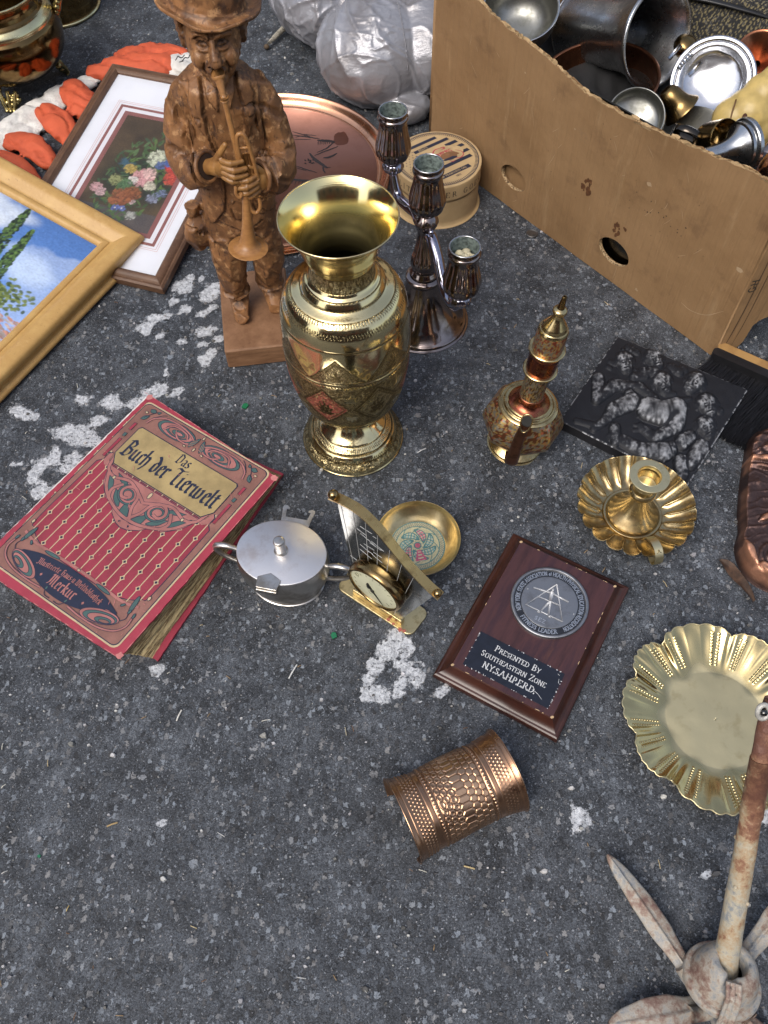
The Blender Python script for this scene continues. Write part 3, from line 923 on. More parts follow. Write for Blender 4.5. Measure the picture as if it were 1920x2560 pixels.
# ---------------------------------------------------------------- silver sugar bowl
def sugar_bowl():
    t = thing('sugar_bowl', 'oval silver plated sugar bowl with flat lid and two loop handles', 'sugar bowl', (-0.1265, 0.5015, 0.0), RD(-13))
    A, B = 0.0565, 0.0450

    def oval(T, S_, R, Z): return R, Z
    t.scale = (1, 1, 1.07)
    pr = spl([(0.0, 0.0), (0.80, 0.0), (0.83, 0.002), (0.83, 0.002), (0.88, 0.010), (0.965, 0.024), (1.025, 0.041), (1.03, 0.054), (1.00, 0.063), (0.975, 0.0665)], 8)

    def ov(name, pr, mat, par, n=110):
        th = np.linspace(0, 2 * PI, n, endpoint=False)
        T, R = np.meshgrid(th, pr[:, 0], indexing='ij'); Z = np.meshgrid(th, pr[:, 1], indexing='ij')[1]
        V = np.stack([A * R * np.cos(T), B * R * np.sin(T), Z], -1).reshape(-1, 3)
        return link(name, mesh_np(name, V, gridq(n, len(pr), wu=True)), mat, par)
    ov('body', pr, SILVERPLATE, t)
    lid = ov('lid', spl([(0.97, 0.0660), (0.992, 0.0668), (0.992, 0.0668), (0.994, 0.0684), (0.985, 0.0692), (0.985, 0.0692), (0.9, 0.0697), (0.6, 0.0712), (0.3, 0.0722), (0.0, 0.0725)], 7), SILVER_LID, t)
    lathe('knob', spl([(0.0088, 0.0720), (0.0086, 0.0738), (0.0070, 0.0755), (0.0070, 0.0755), (0.0066, 0.082), (0.0072, 0.091), (0.0072, 0.0945), (0.0058, 0.0965), (0.0, 0.0970)], 6), 40, SILVERPLATE, lid)
    for s in (-1, 1):
        pts = spl([(s * 0.0565, 0, 0.055), (s * 0.072, 0, 0.0595), (s * 0.0865, 0, 0.0555), (s * 0.0885, 0, 0.046), (s * 0.080, 0, 0.034), (s * 0.066, 0, 0.026), (s * 0.054, 0, 0.023)], 8)
        V, F = tube_vq(pts, np.interp(np.linspace(0, 1, len(pts)), [0, 0.2, 1], [0.0034, 0.0042, 0.0030]), 10, 0.75)
        link('handle', mesh_py('handle', V, F, True), SILVERPLATE, t)
    # pentagonal thumb lug at the front
    b = MB()
    out = [(-0.013, -0.0545), (0.013, -0.0545), (0.0145, -0.040), (0.0, -0.0325), (-0.0145, -0.040)]
    b.prism(out, 0.0680, 0.0722)
    b.prism([(-0.013, -0.0560), (0.013, -0.0560), (0.013, -0.0505), (-0.013, -0.0505)], 0.0600, 0.0682)
    o = b.build('lug', SILVERPLATE, t, loc=(-0.004, 0.001, 0.0)); bevelled(o, 0.0008, 2)
    # forked clip behind
    b = MB()
    b.prism([(-0.018, 0.040), (0.018, 0.040), (0.0185, 0.050), (0.021, 0.066), (0.0205, 0.0685), (0.0165, 0.0695), (0.0125, 0.0675), (0.0125, 0.0650), (0.0160, 0.0650), (0.0140, 0.0535), (-0.0140, 0.0535),
             (-0.0155, 0.0650), (-0.0120, 0.0650), (-0.0120, 0.0675), (-0.0160, 0.0700), (-0.0200, 0.0690), (-0.0208, 0.066), (-0.0185, 0.050)], 0.062, 0.0632)
    b.build('forked_clip', SILVERPLATE, t, loc=(0.004, 0, 0.0))


SILVER_LID = metal('worn_silver_lid', (0.74, 0.73, 0.74), (0.42, 0.37, 0.36), (0.38, 0.5), 22, 0.50, 0.15, 0.10)
sugar_bowl()

# ---------------------------------------------------------------- pen-stroke lettering
BLACKLETTER = {
    'i': (.40, [[(-.02, .84), (.1, .97), (.1, .14), (.24, .02)], [(.05, 1.28), (.16, 1.36)]]), 'n': (.72, [[(0, .84), (.1, .95), (.1, .02)], [(.1, .8), (.3, .98), (.45, .85), (.45, .14), (.58, .02)]]),
    'u': (.74, [[(0, .84), (.1, .96), (.1, .16), (.28, .02), (.45, .2)], [(.36, .86), (.45, .97), (.45, .14), (.58, .02)]]), 'r': (.50, [[(0, .84), (.1, .96), (.1, .14), (.22, .02)], [(.12, .82), (.26, .98), (.40, .84)]]),
    'e': (.54, [[(.12, .52), (.40, .70), (.36, .93), (.24, 1.0), (.1, .85), (.1, .18), (.25, .02), (.42, .16)]]), 'c': (.48, [[(.40, .85), (.25, 1.0), (.1, .85), (.1, .18), (.25, .02), (.40, .16)]]),
    'h': (.66, [[(.0, 1.40), (.1, 1.52), (.1, .02)], [(.1, .8), (.3, .98), (.45, .82), (.45, .2), (.28, -.32)]]), 'd': (.66, [[(.02, 1.45), (.2, 1.3), (.45, .85), (.45, .2), (.28, .02), (.1, .15), (.1, .78), (.25, .97), (.40, .85)]]),
    'l': (.38, [[(0, 1.40), (.1, 1.54), (.1, .14), (.24, .02)]]), 't': (.44, [[(.02, 1.1), (.12, 1.28), (.12, .14), (.28, .02)], [(-.05, .92), (.32, .98)]]),
    'w': (1.06, [[(0, .84), (.1, .96), (.1, .16), (.22, .02), (.42, .18)], [(.32, .86), (.42, .97), (.42, .14), (.54, .02), (.76, .2)], [(.62, .84), (.76, .98), (.80, .55), (.74, .1)]]),
    'a': (.64, [[(.08, .84), (.25, 1.0), (.42, .85), (.42, .14), (.54, .02)], [(.42, .58), (.12, .42), (.1, .16), (.2, .02), (.42, .2)]]), 's': (.52, [[(.40, .85), (.25, 1.0), (.1, .82), (.12, .64), (.38, .42), (.40, .18), (.22, .02), (.06, .16)]]),
    'b': (.62, [[(0, 1.40), (.1, 1.54), (.1, .14), (.25, .02), (.45, .2), (.45, .8), (.3, .97), (.12, .8)]]), 'o': (.58, [[(.26, 1), (.1, .82), (.1, .18), (.25, .02), (.44, .18), (.44, .82), (.26, 1)]]),
    'k': (.62, [[(0, 1.40), (.1, 1.54), (.1, .02)], [(.1, .66), (.32, .98), (.42, .82), (.16, .56)], [(.2, .56), (.42, .14), (.54, .02)]]),
    'D': (.88, [[(.18, 1.45), (.14, .1)], [(-.02, 1.32), (.3, 1.52), (.66, 1.2), (.66, .35), (.36, .02), (.0, .12)]]), 'B': (.90, [[(.20, 1.55), (.20, .08)], [(-.02, 1.35), (.3, 1.58), (.62, 1.3), (.56, 1.0), (.24, .85)], [(.24, .85), (.64, .74), (.68, .35), (.42, .02), (-.02, .10)]]),
    'T': (.86, [[(-.02, 1.30), (.12, 1.48), (.50, 1.36), (.86, 1.54)], [(.46, 1.40), (.40, 1.15), (.40, .16), (.56, .02), (.72, .14)]]), 'I': (.62, [[(.0, 1.35), (.2, 1.52), (.5, 1.4)], [(.38, 1.42), (.38, .2), (.2, -.05), (-.02, .12)]]),
    'H': (.82, [[(.18, 1.45), (.16, .05)], [(-.02, 1.32), (.3, 1.54), (.52, 1.36)], [(.16, .85), (.42, 1.0), (.60, .8), (.56, .2), (.40, -.18)]]), 'W': (1.12, [[(-.02, 1.35), (.15, 1.5), (.12, .2), (.3, .02), (.5, .2)], [(.42, 1.4), (.52, 1.5), (.5, .2), (.66, .02), (.88, .25), (.92, 1.0), (.76, 1.45)]]),
    'M': (1.12, [[(-.02, 1.3), (.15, 1.5), (.2, .4), (.04, .05)], [(.2, 1.2), (.45, 1.5), (.5, .1)], [(.5, 1.2), (.75, 1.5), (.82, .15), (.98, .02)]]), '-': (.40, [[(.04, .48), (.28, .56)]]), '.': (.30, [[(.08, .04), (.18, .14)]]), ' ': (.42, []),
}
ROMAN = {
    'A': (.82, [[(.02, 0), (.38, 1)], [(.38, 1), (.76, 0)], [(.16, .36), (.62, .36)]]), 'B': (.70, [[(.12, 0), (.12, 1), (.42, .98), (.54, .80), (.42, .56), (.12, .53)], [(.42, .54), (.62, .30), (.44, .02), (.12, 0)]]),
    'C': (.78, [[(.70, .80), (.52, .99), (.28, .96), (.08, .70), (.08, .32), (.28, .04), (.52, 0), (.70, .2)]]), 'D': (.82, [[(.12, 0), (.12, 1), (.44, .97), (.70, .70), (.70, .32), (.44, .03), (.12, 0)]]),
    'E': (.66, [[(.12, 0), (.12, 1), (.56, 1), (.57, .85)], [(.12, .52), (.42, .52)], [(.12, 0), (.58, 0), (.60, .17)]]), 'F': (.62, [[(.12, 0), (.12, 1), (.56, 1), (.57, .85)], [(.12, .52), (.42, .52)]]),
    'G': (.82, [[(.70, .82), (.50, .99), (.26, .95), (.08, .68), (.08, .32), (.28, .03), (.54, .02), (.70, .14), (.70, .42), (.50, .42)]]), 'H': (.86, [[(.12, 0), (.12, 1)], [(.72, 0), (.72, 1)], [(.12, .52), (.72, .52)]]),
    'I': (.34, [[(.16, 0), (.16, 1)]]), 'K': (.76, [[(.12, 0), (.12, 1)], [(.64, 1), (.14, .46)], [(.30, .60), (.70, 0)]]), 'L': (.62, [[(.12, 1), (.12, 0), (.56, 0), (.58, .2)]]),
    'N': (.86, [[(.12, 0), (.12, 1)], [(.12, 1), (.70, 0)], [(.70, 0), (.70, 1)]]), 'O': (.86, [[(.42, 1), (.18, .92), (.07, .5), (.18, .08), (.42, 0), (.66, .08), (.77, .5), (.66, .92), (.42, 1)]]),
    'P': (.66, [[(.12, 0), (.12, 1), (.42, .98), (.56, .76), (.42, .50), (.12, .48)]]), 'Q': (.86, [[(.42, 1), (.18, .92), (.07, .5), (.18, .08), (.42, 0), (.66, .08), (.77, .5), (.66, .92), (.42, 1)], [(.46, .2), (.80, -.16)]]),
    'R': (.74, [[(.12, 0), (.12, 1), (.42, .98), (.56, .76), (.42, .52), (.12, .50)], [(.36, .50), (.70, 0)]]), 'S': (.60, [[(.50, .82), (.34, .99), (.12, .88), (.11, .66), (.46, .40), (.50, .16), (.28, 0), (.08, .18)]]),
    'T': (.72, [[(.34, 0), (.34, 1)], [(.02, .84), (.03, 1), (.65, 1), (.66, .84)]]), 'U': (.82, [[(.12, 1), (.12, .25), (.30, .02), (.52, .02), (.68, .25), (.68, 1)]]), 'V': (.80, [[(.02, 1), (.38, 0)], [(.38, 0), (.74, 1)]]),
    'W': (1.06, [[(.02, 1), (.28, 0)], [(.28, 0), (.52, .9)], [(.52, .9), (.76, 0)], [(.76, 0), (1.02, 1)]]), 'Y': (.74, [[(.02, 1), (.34, .48), (.34, 0)], [(.34, .48), (.66, 1)]]), 'Z': (.70, [[(.06, .84), (.06, 1), (.60, 1), (.06, 0), (.62, 0), (.63, .17)]]),
    '1': (.5, [[(.1, .8), (.25, 1), (.25, 0)]]), '8': (.6, [[(.3, .54), (.1, .76), (.3, 1), (.5, .76), (.3, .54), (.06, .26), (.3, 0), (.54, .26), (.3, .54)]]), '5': (.58, [[(.5, 1), (.14, 1), (.12, .58), (.4, .6), (.52, .3), (.3, 0), (.06, .1)]]),
    '3': (.58, [[(.08, .88), (.3, 1), (.48, .78), (.24, .54), (.5, .28), (.3, 0), (.05, .12)]]), '-': (.36, [[(.05, .45), (.28, .45)]]), '.': (.26, [[(.12, -.02), (.12, .14)]]), ' ': (.40, []), 'o': (.50, [[(.22, .6), (.06, .3), (.22, 0), (.4, .3), (.22, .6)]]), 'f': (.36, [[(.34, .8), (.2, .84), (.16, 0)], [(.02, .56), (.32, .56)]]),
}


def text_width(txt, font, track=0.0): return sum(font[c][0] + track for c in txt)


def write(mb, txt, font, xf, size, z, nib=0.2, ang=40, track=0.0, center=True, thin=0.06, serif=True, thick=0.15, dz=2e-6, wave=None):
    """pen strokes as thin flat quads; xf maps (x, y) of the line of writing to (u, v) on the surface"""
    x0 = -text_width(txt, font, track) * size / 2 if center else 0.0
    k = 0
    for ch in txt:
        adv, strokes = font[ch]
        for st in strokes:
            pts = [(x0 + p[0] * size, p[1] * size) for p in st]
            for (a, b) in zip(pts, pts[1:]):
                dx, dy = b[0] - a[0], b[1] - a[1]
                L = math.hypot(dx, dy) or 1e-9
                if font is BLACKLETTER:
                    n = (nib * size * math.cos(RD(ang)) / 2, nib * size * math.sin(RD(ang)) / 2)
                    q = [(a[0] - n[0], a[1] - n[1]), (a[0] + n[0], a[1] + n[1]), (b[0] + n[0], b[1] + n[1]), (b[0] - n[0], b[1] - n[1])]
                    m = (-dy / L * 0.03 * size, dx / L * 0.03 * size)
                    q2 = [(a[0] - m[0], a[1] - m[1]), (a[0] + m[0], a[1] + m[1]), (b[0] + m[0], b[1] + m[1]), (b[0] - m[0], b[1] - m[1])]
                    for qq in (q, q2):
                        mb.poly([xf(*p) for p in qq], z + k * dz); k += 1
                else:
                    w = (thin + (thick - thin) * (abs(dy) / L) ** 1.5) * size / 2
                    ex, ey = dx / L * w * 0.6, dy / L * w * 0.6
                    n = (-dy / L * w, dx / L * w)
                    q = [(a[0] - n[0] - ex, a[1] - n[1] - ey), (a[0] + n[0] - ex, a[1] + n[1] - ey), (b[0] + n[0] + ex, b[1] + n[1] + ey), (b[0] - n[0] + ex, b[1] - n[1] + ey)]
                    mb.poly([xf(*p) for p in q], z + k * dz); k += 1
                    if serif and abs(dx) < 0.42 * abs(dy) and abs(dy) > 0.4 * size:
                        for e in (a, b):
                            if min(abs(e[1]), abs(e[1] - size)) < 0.05 * size:
                                s = 0.14 * size
                                mb.poly([xf(e[0] - s, e[1] - 0.03 * size), xf(e[0] + s, e[1] - 0.03 * size), xf(e[0] + s, e[1] + 0.03 * size), xf(e[0] - s, e[1] + 0.03 * size)], z + k * dz); k += 1
        x0 += (adv + track) * size
    return z + k * dz


def ribbon(mb, pts, w, z, col=(1, 1, 1), closed=False, taper=False):
    """flat stroke of width w along pts"""
    P = np.asarray(pts, float)
    if closed: P = np.vstack([P, P[:1]])
    T = np.gradient(P, axis=0) if not closed else np.roll(np.vstack([P[1:-1] - P[:-2], P[-1:] - P[-2:-1], P[1:2] - P[0:1]]), 0, 0)
    T = T / (np.linalg.norm(T, axis=1)[:, None] + 1e-12)
    N = np.stack([-T[:, 1], T[:, 0]], -1)
    ww = np.broadcast_to(np.asarray(w, float), (len(P),)) / 2
    if taper: ww = ww * np.sin(PI * np.linspace(0.06, 0.94, len(P))) ** 0.6
    A, B = P + N * ww[:, None], P - N * ww[:, None]
    o = len(mb.V)
    for a, b in zip(A, B):
        mb.V += [(a[0], a[1], z), (b[0], b[1], z)]; mb.K += [col] * 2
    for i in range(len(P) - 1): mb.F.append((o + 2 * i + 1, o + 2 * i + 3, o + 2 * i + 2, o + 2 * i))


def roundrect(u0, v0, u1, v1, r, n=6):
    out = []
    for cx, cy, a0 in ((u1 - r, v1 - r, 0), (u0 + r, v1 - r, 90), (u0 + r, v0 + r, 180), (u1 - r, v0 + r, 270)):
        out += [(cx + r * math.cos(RD(a0 + 90 * i / n)), cy + r * math.sin(RD(a0 + 90 * i / n))) for i in range(n + 1)]
    return out


def ellipse_pts(cx, cy, rx, ry, rot=0, n=28, a0=0, a1=360):
    c, s = math.cos(RD(rot)), math.sin(RD(rot))
    return [(cx + rx * math.cos(q) * c - ry * math.sin(q) * s, cy + rx * math.cos(q) * s + ry * math.sin(q) * c) for q in np.linspace(RD(a0), RD(a1), n, endpoint=(a1 - a0) < 360)]


# ---------------------------------------------------------------- the red book
def red_book():
    ang = RD(-34.864)
    t = thing('old_book', 'worn red cloth book with an ornamented cover and black letter title', 'book', (-0.51050, 0.50830, 0.0), ang)
    M_ = Matrix.Rotation(-ang, 3, 'Z')

    def loc(x, y): v = M_ @ Vector((x + 0.51050, y - 0.50830, 0)); return (v.x, v.y)
    TZ = 0.047
    red = NT('red_book_cloth')
    edge = red.attr('Col', 'Fac')
    rc = red.mix(red.step(red.noise(40, 4), 0.35, 0.75), (0.34, 0.036, 0.062), (0.27, 0.028, 0.048))
    rc = red.mix(red.math('MULTIPLY', red.step(red.noise(300, 3, 0.7), 0.62, 0.72), 0.25), rc, (0.55, 0.22, 0.2))
    rc = red.mix(red.math('MULTIPLY', red.step(red.noise(18, 5, 0.7), 0.55, 0.72), 0.45), rc, (0.20, 0.03, 0.04))
    red.bsdf(rc, 0.62, 0, red.bump(red.noise(900, 2), 0.2, 0.0005))
    RED = red.m
    # covers, slightly ragged outline
    r = random.Random(4)

    def ragged(pts, amp=0.0011, step=0.006):
        out = []
        for (a, b) in zip(pts, pts[1:] + pts[:1]):
            L = math.hypot(b[0] - a[0], b[1] - a[1]); n = max(2, int(L / step))
            for i in range(n):
                q = i / n
                out.append((a[0] + (b[0] - a[0]) * q + (r.random() - 0.5) * amp, a[1] + (b[1] - a[1]) * q + (r.random() - 0.5) * amp))
        return out
    W_, H0, H1 = 0.2365, -0.003, 0.3145
    cover = [(0.0, -0.0045), (0.2365, 0.0045), (0.2362, 0.3085), (0.001, 0.3195)]
    b = MB(); b.prism(ragged(cover), TZ, 0.0496); front = b.build('front_cover', RED, t)
    back = [loc(-0.496, 0.507), loc(-0.2815, 0.3920), loc(-0.1390, 0.6635), loc(-0.345, 0.777)]
    b = MB(); b.prism(ragged(back), -0.0006, 0.0032); b.build('back_cover', RED, t)
    # bare board at worn edges and corners
    worn = MB()
    for (a, c_) in ((cover[1], cover[2]), (cover[0], cover[1]), (cover[2], cover[3])):
        L = math.hypot(c_[0] - a[0], c_[1] - a[1])
        for i in range(26):
            q = r.random(); w = 0.004 + 0.012 * r.random()
            p0 = (a[0] + (c_[0] - a[0]) * q, a[1] + (c_[1] - a[1]) * q); dx, dy = (c_[0] - a[0]) / L, (c_[1] - a[1]) / L
            ribbon(worn, [(p0[0] + dx * s * w + dy * -0.0002, p0[1] + dy * s * w + dx * 0.0004) for s in np.linspace(0, 1, 4)], 0.0005 + 0.0006 * r.random(), 0.0499 + i * 2e-6, taper=True)
    for i in range(46):                                  # rubbed spots and scratches over the boards
        x, y, a, w = r.uniform(0.004, 0.232), r.uniform(0.002, 0.314), r.uniform(0, PI), 0.002 + 0.010 * r.random() ** 2
        ribbon(worn, [(x + s * w * math.cos(a), y + s * w * math.sin(a)) for s in np.linspace(0, 1, 4)], 0.0003 + 0.0005 * r.random(), 0.0518 + i * 2e-6, taper=True)
    for (x, y) in ((0.2345, 0.0075), (0.2335, 0.306), (0.004, 0.3165), (0.003, 0.0)):
        worn.poly([(x + (0.003 + 0.003 * r.random()) * math.cos(a), y + (0.003 + 0.003 * r.random()) * math.sin(a)) for a in np.linspace(0, 5.8, 9)], 0.0500)
    worn.build('worn_edges', plain('worn_cloth', (0.55, 0.20, 0.19), 0.8), front)
    # page block: sheets between the skewed covers, fore-edge wavy
    top = [(0.006, 0.002), (0.2310, 0.0085), (0.2300, 0.3040), (0.006, 0.3150)]
    bot = [loc(-0.489, 0.509), loc(-0.2885, 0.3945), loc(-0.1410, 0.6600), loc(-0.345, 0.770)]
    pg = NT('marbled_page_edges')
    vv = pg.scaled((30, 5, 210))
    n1 = pg.noise(5.0, 5, 0.65, vv)
    st = pg.noise(1.0, 4, 0.7, pg.scaled((40, 5, 1300)))
    pcx = pg.ramp(n1, [(0.40, (0.48, 0.38, 0.20)), (0.50, (0.42, 0.32, 0.16)), (0.53, (0.15, 0.095, 0.04)), (0.58, (0.12, 0.075, 0.032)), (0.62, (0.44, 0.34, 0.17))])
    pcx = pg.mix(pg.math('MULTIPLY', pg.step(st, 0.55, 0.66), 0.7), pcx, (0.11, 0.07, 0.03))
    pg.bsdf(pcx, 0.75, 0, pg.bump(st, 0.9, 0.002))
    nl, ns = 34, 60
    V, F = [], []
    ring = []
    for k in range(nl):
        f = k / (nl - 1)
        z = 0.0032 + f * (TZ - 0.0034)
        for i in range(4):
            a, c_ = [np.array(top[i]) * f + np.array(bot[i]) * (1 - f), np.array(top[(i + 1) % 4]) * f + np.array(bot[(i + 1) % 4]) * (1 - f)]
            for j in range(ns):
                q = j / ns
                p = a + (c_ - a) * q
                if i == 1: p = p - np.array((0.0045 * math.sin(PI * f) + 0.0009 * math.sin(f * 70 + 3 * q) + 0.0012 * math.sin(f * 23 + 9 * q) + 0.0008 * r.random(), 0))
                if i == 0: p = p + np.array((0, 0.0025 * math.sin(PI * f) + 0.0006 * r.random()))
                V.append((p[0], p[1], z))
    m = 4 * ns
    for k in range(nl - 1):
        for j in range(m): F.append((k * m + j, k * m + (j + 1) % m, (k + 1) * m + (j + 1) % m, (k + 1) * m + j))
    F.append(tuple((nl - 1) * m + j for j in range(m)))
    link('page_block', mesh_py('page_block', V, F), pg.m, t)
    # spine, its cloth split and pale lining showing along the hinge
    b = MB(); n = 9
    bl, tl = np.array(bot[0]), np.array(bot[3])
    for k in range(n):
        f = k / (n - 1); z = 0.001 + f * (0.0475 - 0.001); bulge = 0.007 * math.sin(PI * f)
        a = np.array((0.002, 0.0)) * f + bl * (1 - f); c_ = np.array((0.003, 0.3165)) * f + tl * (1 - f)
        for q in np.linspace(0, 1, 24):
            p = a + (c_ - a) * q
            b.V.append((p[0] - bulge, p[1], z)); b.K.append((1, 1, 1))
    for k in range(n - 1):
        for j in range(23): b.F.append((k * 24 + j, k * 24 + j + 1, (k + 1) * 24 + j + 1, (k + 1) * 24 + j))
    b.build('spine', RED, t, True)
    b = MB()
    pl = [(0.0005 + 0.0012 * r.random(), q) for q in np.linspace(0.05, 0.318, 40)]
    ribbon(b, [(x - 0.001, y) for x, y in pl], 0.0042, 0.0478); b.build('lining', plain('lining', (0.72, 0.70, 0.66), 0.8), t)
    b = MB()
    for i in range(40):
        y = 0.02 + 0.29 * i / 40
        b.box((0.0045 + 0.0018 * r.random(), y, 0.0497), (0.0022 * (0.5 + r.random()), 0.006, 0.0004 + 0.0004 * r.random()))
    b.build('torn_hinge', RED, t)
    # ---- the printed cover, laid in thin layers (mm on the cover)
    Z0 = 0.0499
    col = {'beige': plain('ink_beige', (0.50, 0.39, 0.24), 0.65, 0.15, 90), 'navy': plain('ink_navy', (0.012, 0.018, 0.045), 0.55, 0.2, 80), 'pink': plain('ink_dusty_pink', (0.27, 0.125, 0.10), 0.65, 0.32, 35, 0.25),
           'rose': plain('ink_rose', (0.38, 0.15, 0.135), 0.65, 0.30, 40, 0.25), 'green': plain('ink_green', (0.055, 0.11, 0.105), 0.6, 0.15, 60), 'gold': plain('ink_gold', (0.40, 0.30, 0.135), 0.5, 0.32, 30, 0.2), 'red': plain('ink_red', (0.30, 0.033, 0.058), 0.62, 0.30, 22, 0.3)}
    layers = {}

    def L(name, colr):
        if (name, colr) not in layers: layers[(name, colr)] = MB()
        return layers[(name, colr)]
    q = lambda pts: [(x / 1000, y / 1000) for x, y in pts]
    mir = lambda pts: [(230.5 - x, y) for x, y in pts]
    dz = 0.00007
    L('border', 'beige').poly(q(roundrect(6, 9.5, 225.5, 311, 9)), Z0)
    L('border', 'navy').poly(q(roundrect(8.2, 11.7, 223.3, 308.8, 8)), Z0 + dz)
    L('panel', 'pink').poly(q(roundrect(9.4, 12.9, 222.1, 307.6, 7.5)), Z0 + 2 * dz)
    field = spl([(24, 203), (18, 196), (18, 196), (17, 90), (24, 76), (40, 66), (62, 61.5), (115, 60), (168, 61.5), (190, 66), (206, 76), (213, 90), (213, 196), (213, 196), (206, 203)], 5)
    L('field', 'navy').poly(q([((x - 115) * 1.011 + 115, (y - 130) * 1.012 + 130) for x, y in field]), Z0 + 3 * dz)
    L('field', 'red').poly(q(field), Z0 + 4 * dz)
    # lattice of lines and little diamonds
    g = L('lattice', 'beige'); d_ = L('lattice', 'navy')
    for i in range(-1, 15):
        u = 23.6 + 13.05 * i
        if not 19 < u < 212: continue
        lo = 62 + 22 * max(0, (abs(u - 115) - 72) / 26) ** 2
        ribbon(g, q([(u, lo), (u, 205)]), 0.0013, Z0 + 5 * dz)
        for k in range(9):
            v = 66 + 18.6 * k
            if (i + k) % 2 == (0 if True else 1) and v > lo + 3:
                s = 3.7
                pts = []
                for a in range(8):
                    rr = (s * 1.45 if a % 2 == 0 else s * 0.72)
                    if a % 4 == 0: rr = s * 1.05
                    pts.append((u + rr * math.cos(a * PI / 4), v + rr * math.sin(a * PI / 4)))
                g.poly(q(pts), Z0 + 6 * dz)
                d_.poly(q([(u + 2.1, v), (u, v + 2.3), (u - 2.1, v), (u, v - 2.3)]), Z0 + 7 * dz)
    # V shaped ornament under the title
    vee = [(24, 203), (24, 214), (28, 218), (31, 206), (42, 201), (188, 201), (199, 206), (203, 218), (207, 214), (207, 203), (200, 197), (192, 198), (181, 176), (163, 160), (158, 163), (150, 160), (139, 147), (125, 139), (115, 137), (106, 139), (92, 147), (80, 160), (73, 163), (68, 160), (49, 176), (38, 198), (30, 197)]
    L('vignette', 'navy').poly(q([((x - 115) * 1.012 + 115, (y - 175) * 1.03 + 175) for x, y in vee]), Z0 + 8 * dz)
    L('vignette', 'rose').poly(q(vee), Z0 + 9 * dz)
    lay = [0]

    def blob(name, colr, pts, outline=True):
        lay[0] += 1
        zz = Z0 + 10 * dz + lay[0] * 4e-6
        L(name, colr).poly(q(pts), zz)
        if outline: ribbon(L(name, 'navy'), q(pts), 0.0008, zz + 2e-6, closed=True)

    def line(name, colr, pts, w, taper=False):
        lay[0] += 1
        ribbon(L(name, colr), q(pts), w / 1000, Z0 + 10 * dz + lay[0] * 4e-6, taper=taper)

    def both(fn, *a):
        pts = a[2]
        fn(a[0], a[1], pts, *a[3:]); fn(a[0], a[1], mir(pts), *a[3:])
    for pts in ([(45, 196), (62, 182), (66, 168), (52, 180)], [(56, 198), (76, 193), (82, 186), (66, 190)], [(70, 178), (78, 164), (92, 158), (82, 172)], [(96, 172), (108, 160), (112, 148), (98, 152)]):
        both(blob, 'vignette', 'green', spl(pts + pts[:1], 5)[:-1].tolist())
    for rad, c_ in ((16.5, 'green'), (13.5, 'rose'), (9.5, 'green'), (7.0, 'rose')):
        both(blob, 'vignette', c_, ellipse_pts(90, 179, rad, rad * 0.82, -25))
    for w, c_ in ((5.2, 'navy'), (3.9, 'rose')):
        both(line, 'vignette', c_, spl([(118, 150), (108, 166), (104, 182), (95, 191), (84, 190), (79, 181), (84, 173), (93, 174)], 7), w)
        both(line, 'vignette', c_, spl([(34, 213), (40, 196), (55, 190), (78, 196), (100, 188), (115, 180)], 7), w)
        both(line, 'vignette', c_, spl([(44, 192), (58, 172), (76, 160), (98, 152), (115, 150)], 7), w)
        both(line, 'vignette', c_, spl([(72, 160), (66, 174), (74, 188)], 7), w)
    blob('vignette', 'beige', ellipse_pts(115.3, 193.5, 2.3, 5.2))
    both(blob, 'vignette', 'beige', ellipse_pts(56, 189, 2.1, 2.6))
    both(blob, 'vignette', 'navy', ellipse_pts(108, 143, 1.2, 1.2))
    # title panel
    gp = [(30, 220), (30, 267), (33, 270.5), (198, 270.5), (201, 267), (201, 220), (191, 206), (40, 206)]
    L('title_panel', 'navy').poly(q([((x - 115.5) * 1.014 + 115.5, (y - 238) * 1.035 + 238) for x, y in gp]), Z0 + 13 * dz)
    L('title_panel', 'gold').poly(q(gp), Z0 + 14 * dz)
    # swirls over the title
    for rad, c_ in ((1.0, 'green'), (0.86, 'rose'), (0.62, 'green'), (0.50, 'pink'), (0.34, 'green'), (0.2, 'rose')):
        both(blob, 'header', c_, ellipse_pts(76 + 7 * (1 - rad), 291.5 - 1.5 * (1 - rad), 31 * rad, 12.5 * rad, 2))
    for w, c_ in ((3.3, 'navy'), (2.1, 'rose')):
        both(line, 'header', c_, spl([(31, 280), (36, 292), (52, 301), (76, 302), (98, 297), (106, 290), (100, 283), (86, 283), (78, 288)], 7), w)
        both(line, 'header', c_, spl([(58, 284), (68, 297), (90, 296), (97, 289)], 7), w)
    for pts in ([(21, 301), (27, 304), (31, 300), (25, 297)], [(19, 281), (21, 288), (27, 291), (25, 283)], [(32, 302), (37, 305), (36, 300)]):
        both(blob, 'header', 'green', spl(pts + pts[:1], 4)[:-1].tolist())
    both(line, 'header', 'navy', spl([(22, 285), (28, 296), (33, 302)], 5), 1.0)
    both(line, 'header', 'navy', spl([(33, 291), (42, 301), (48, 305)], 5), 1.0)
    both(blob, 'header', 'beige', ellipse_pts(19.5, 294, 2.2, 1.7))
    both(blob, 'header', 'green', spl([(106, 280), (103, 287), (108, 296), (112, 300), (111, 288), (106, 280)], 4)[:-1].tolist())
    for k in range(4): both(line, 'header', 'pink', [(104, 283 + 3 * k), (111, 285 + 3.4 * k)], 1.3)
    for (x, y) in ((115.2, 281), (115.2, 303)): blob('header', 'beige', ellipse_pts(x, y, 1.6, 3.2))
    both(blob, 'header', 'beige', ellipse_pts(100, 279, 2.2, 1.4))
    # bars beside the title
    for (v0, v1, c_) in ((259, 272, 'red'), (246, 252, 'green'), (207, 241, 'red')):
        both(blob, 'bars', c_, [(17.3, v0), (21.6, v0), (21.6, v1), (17.3, v1)])
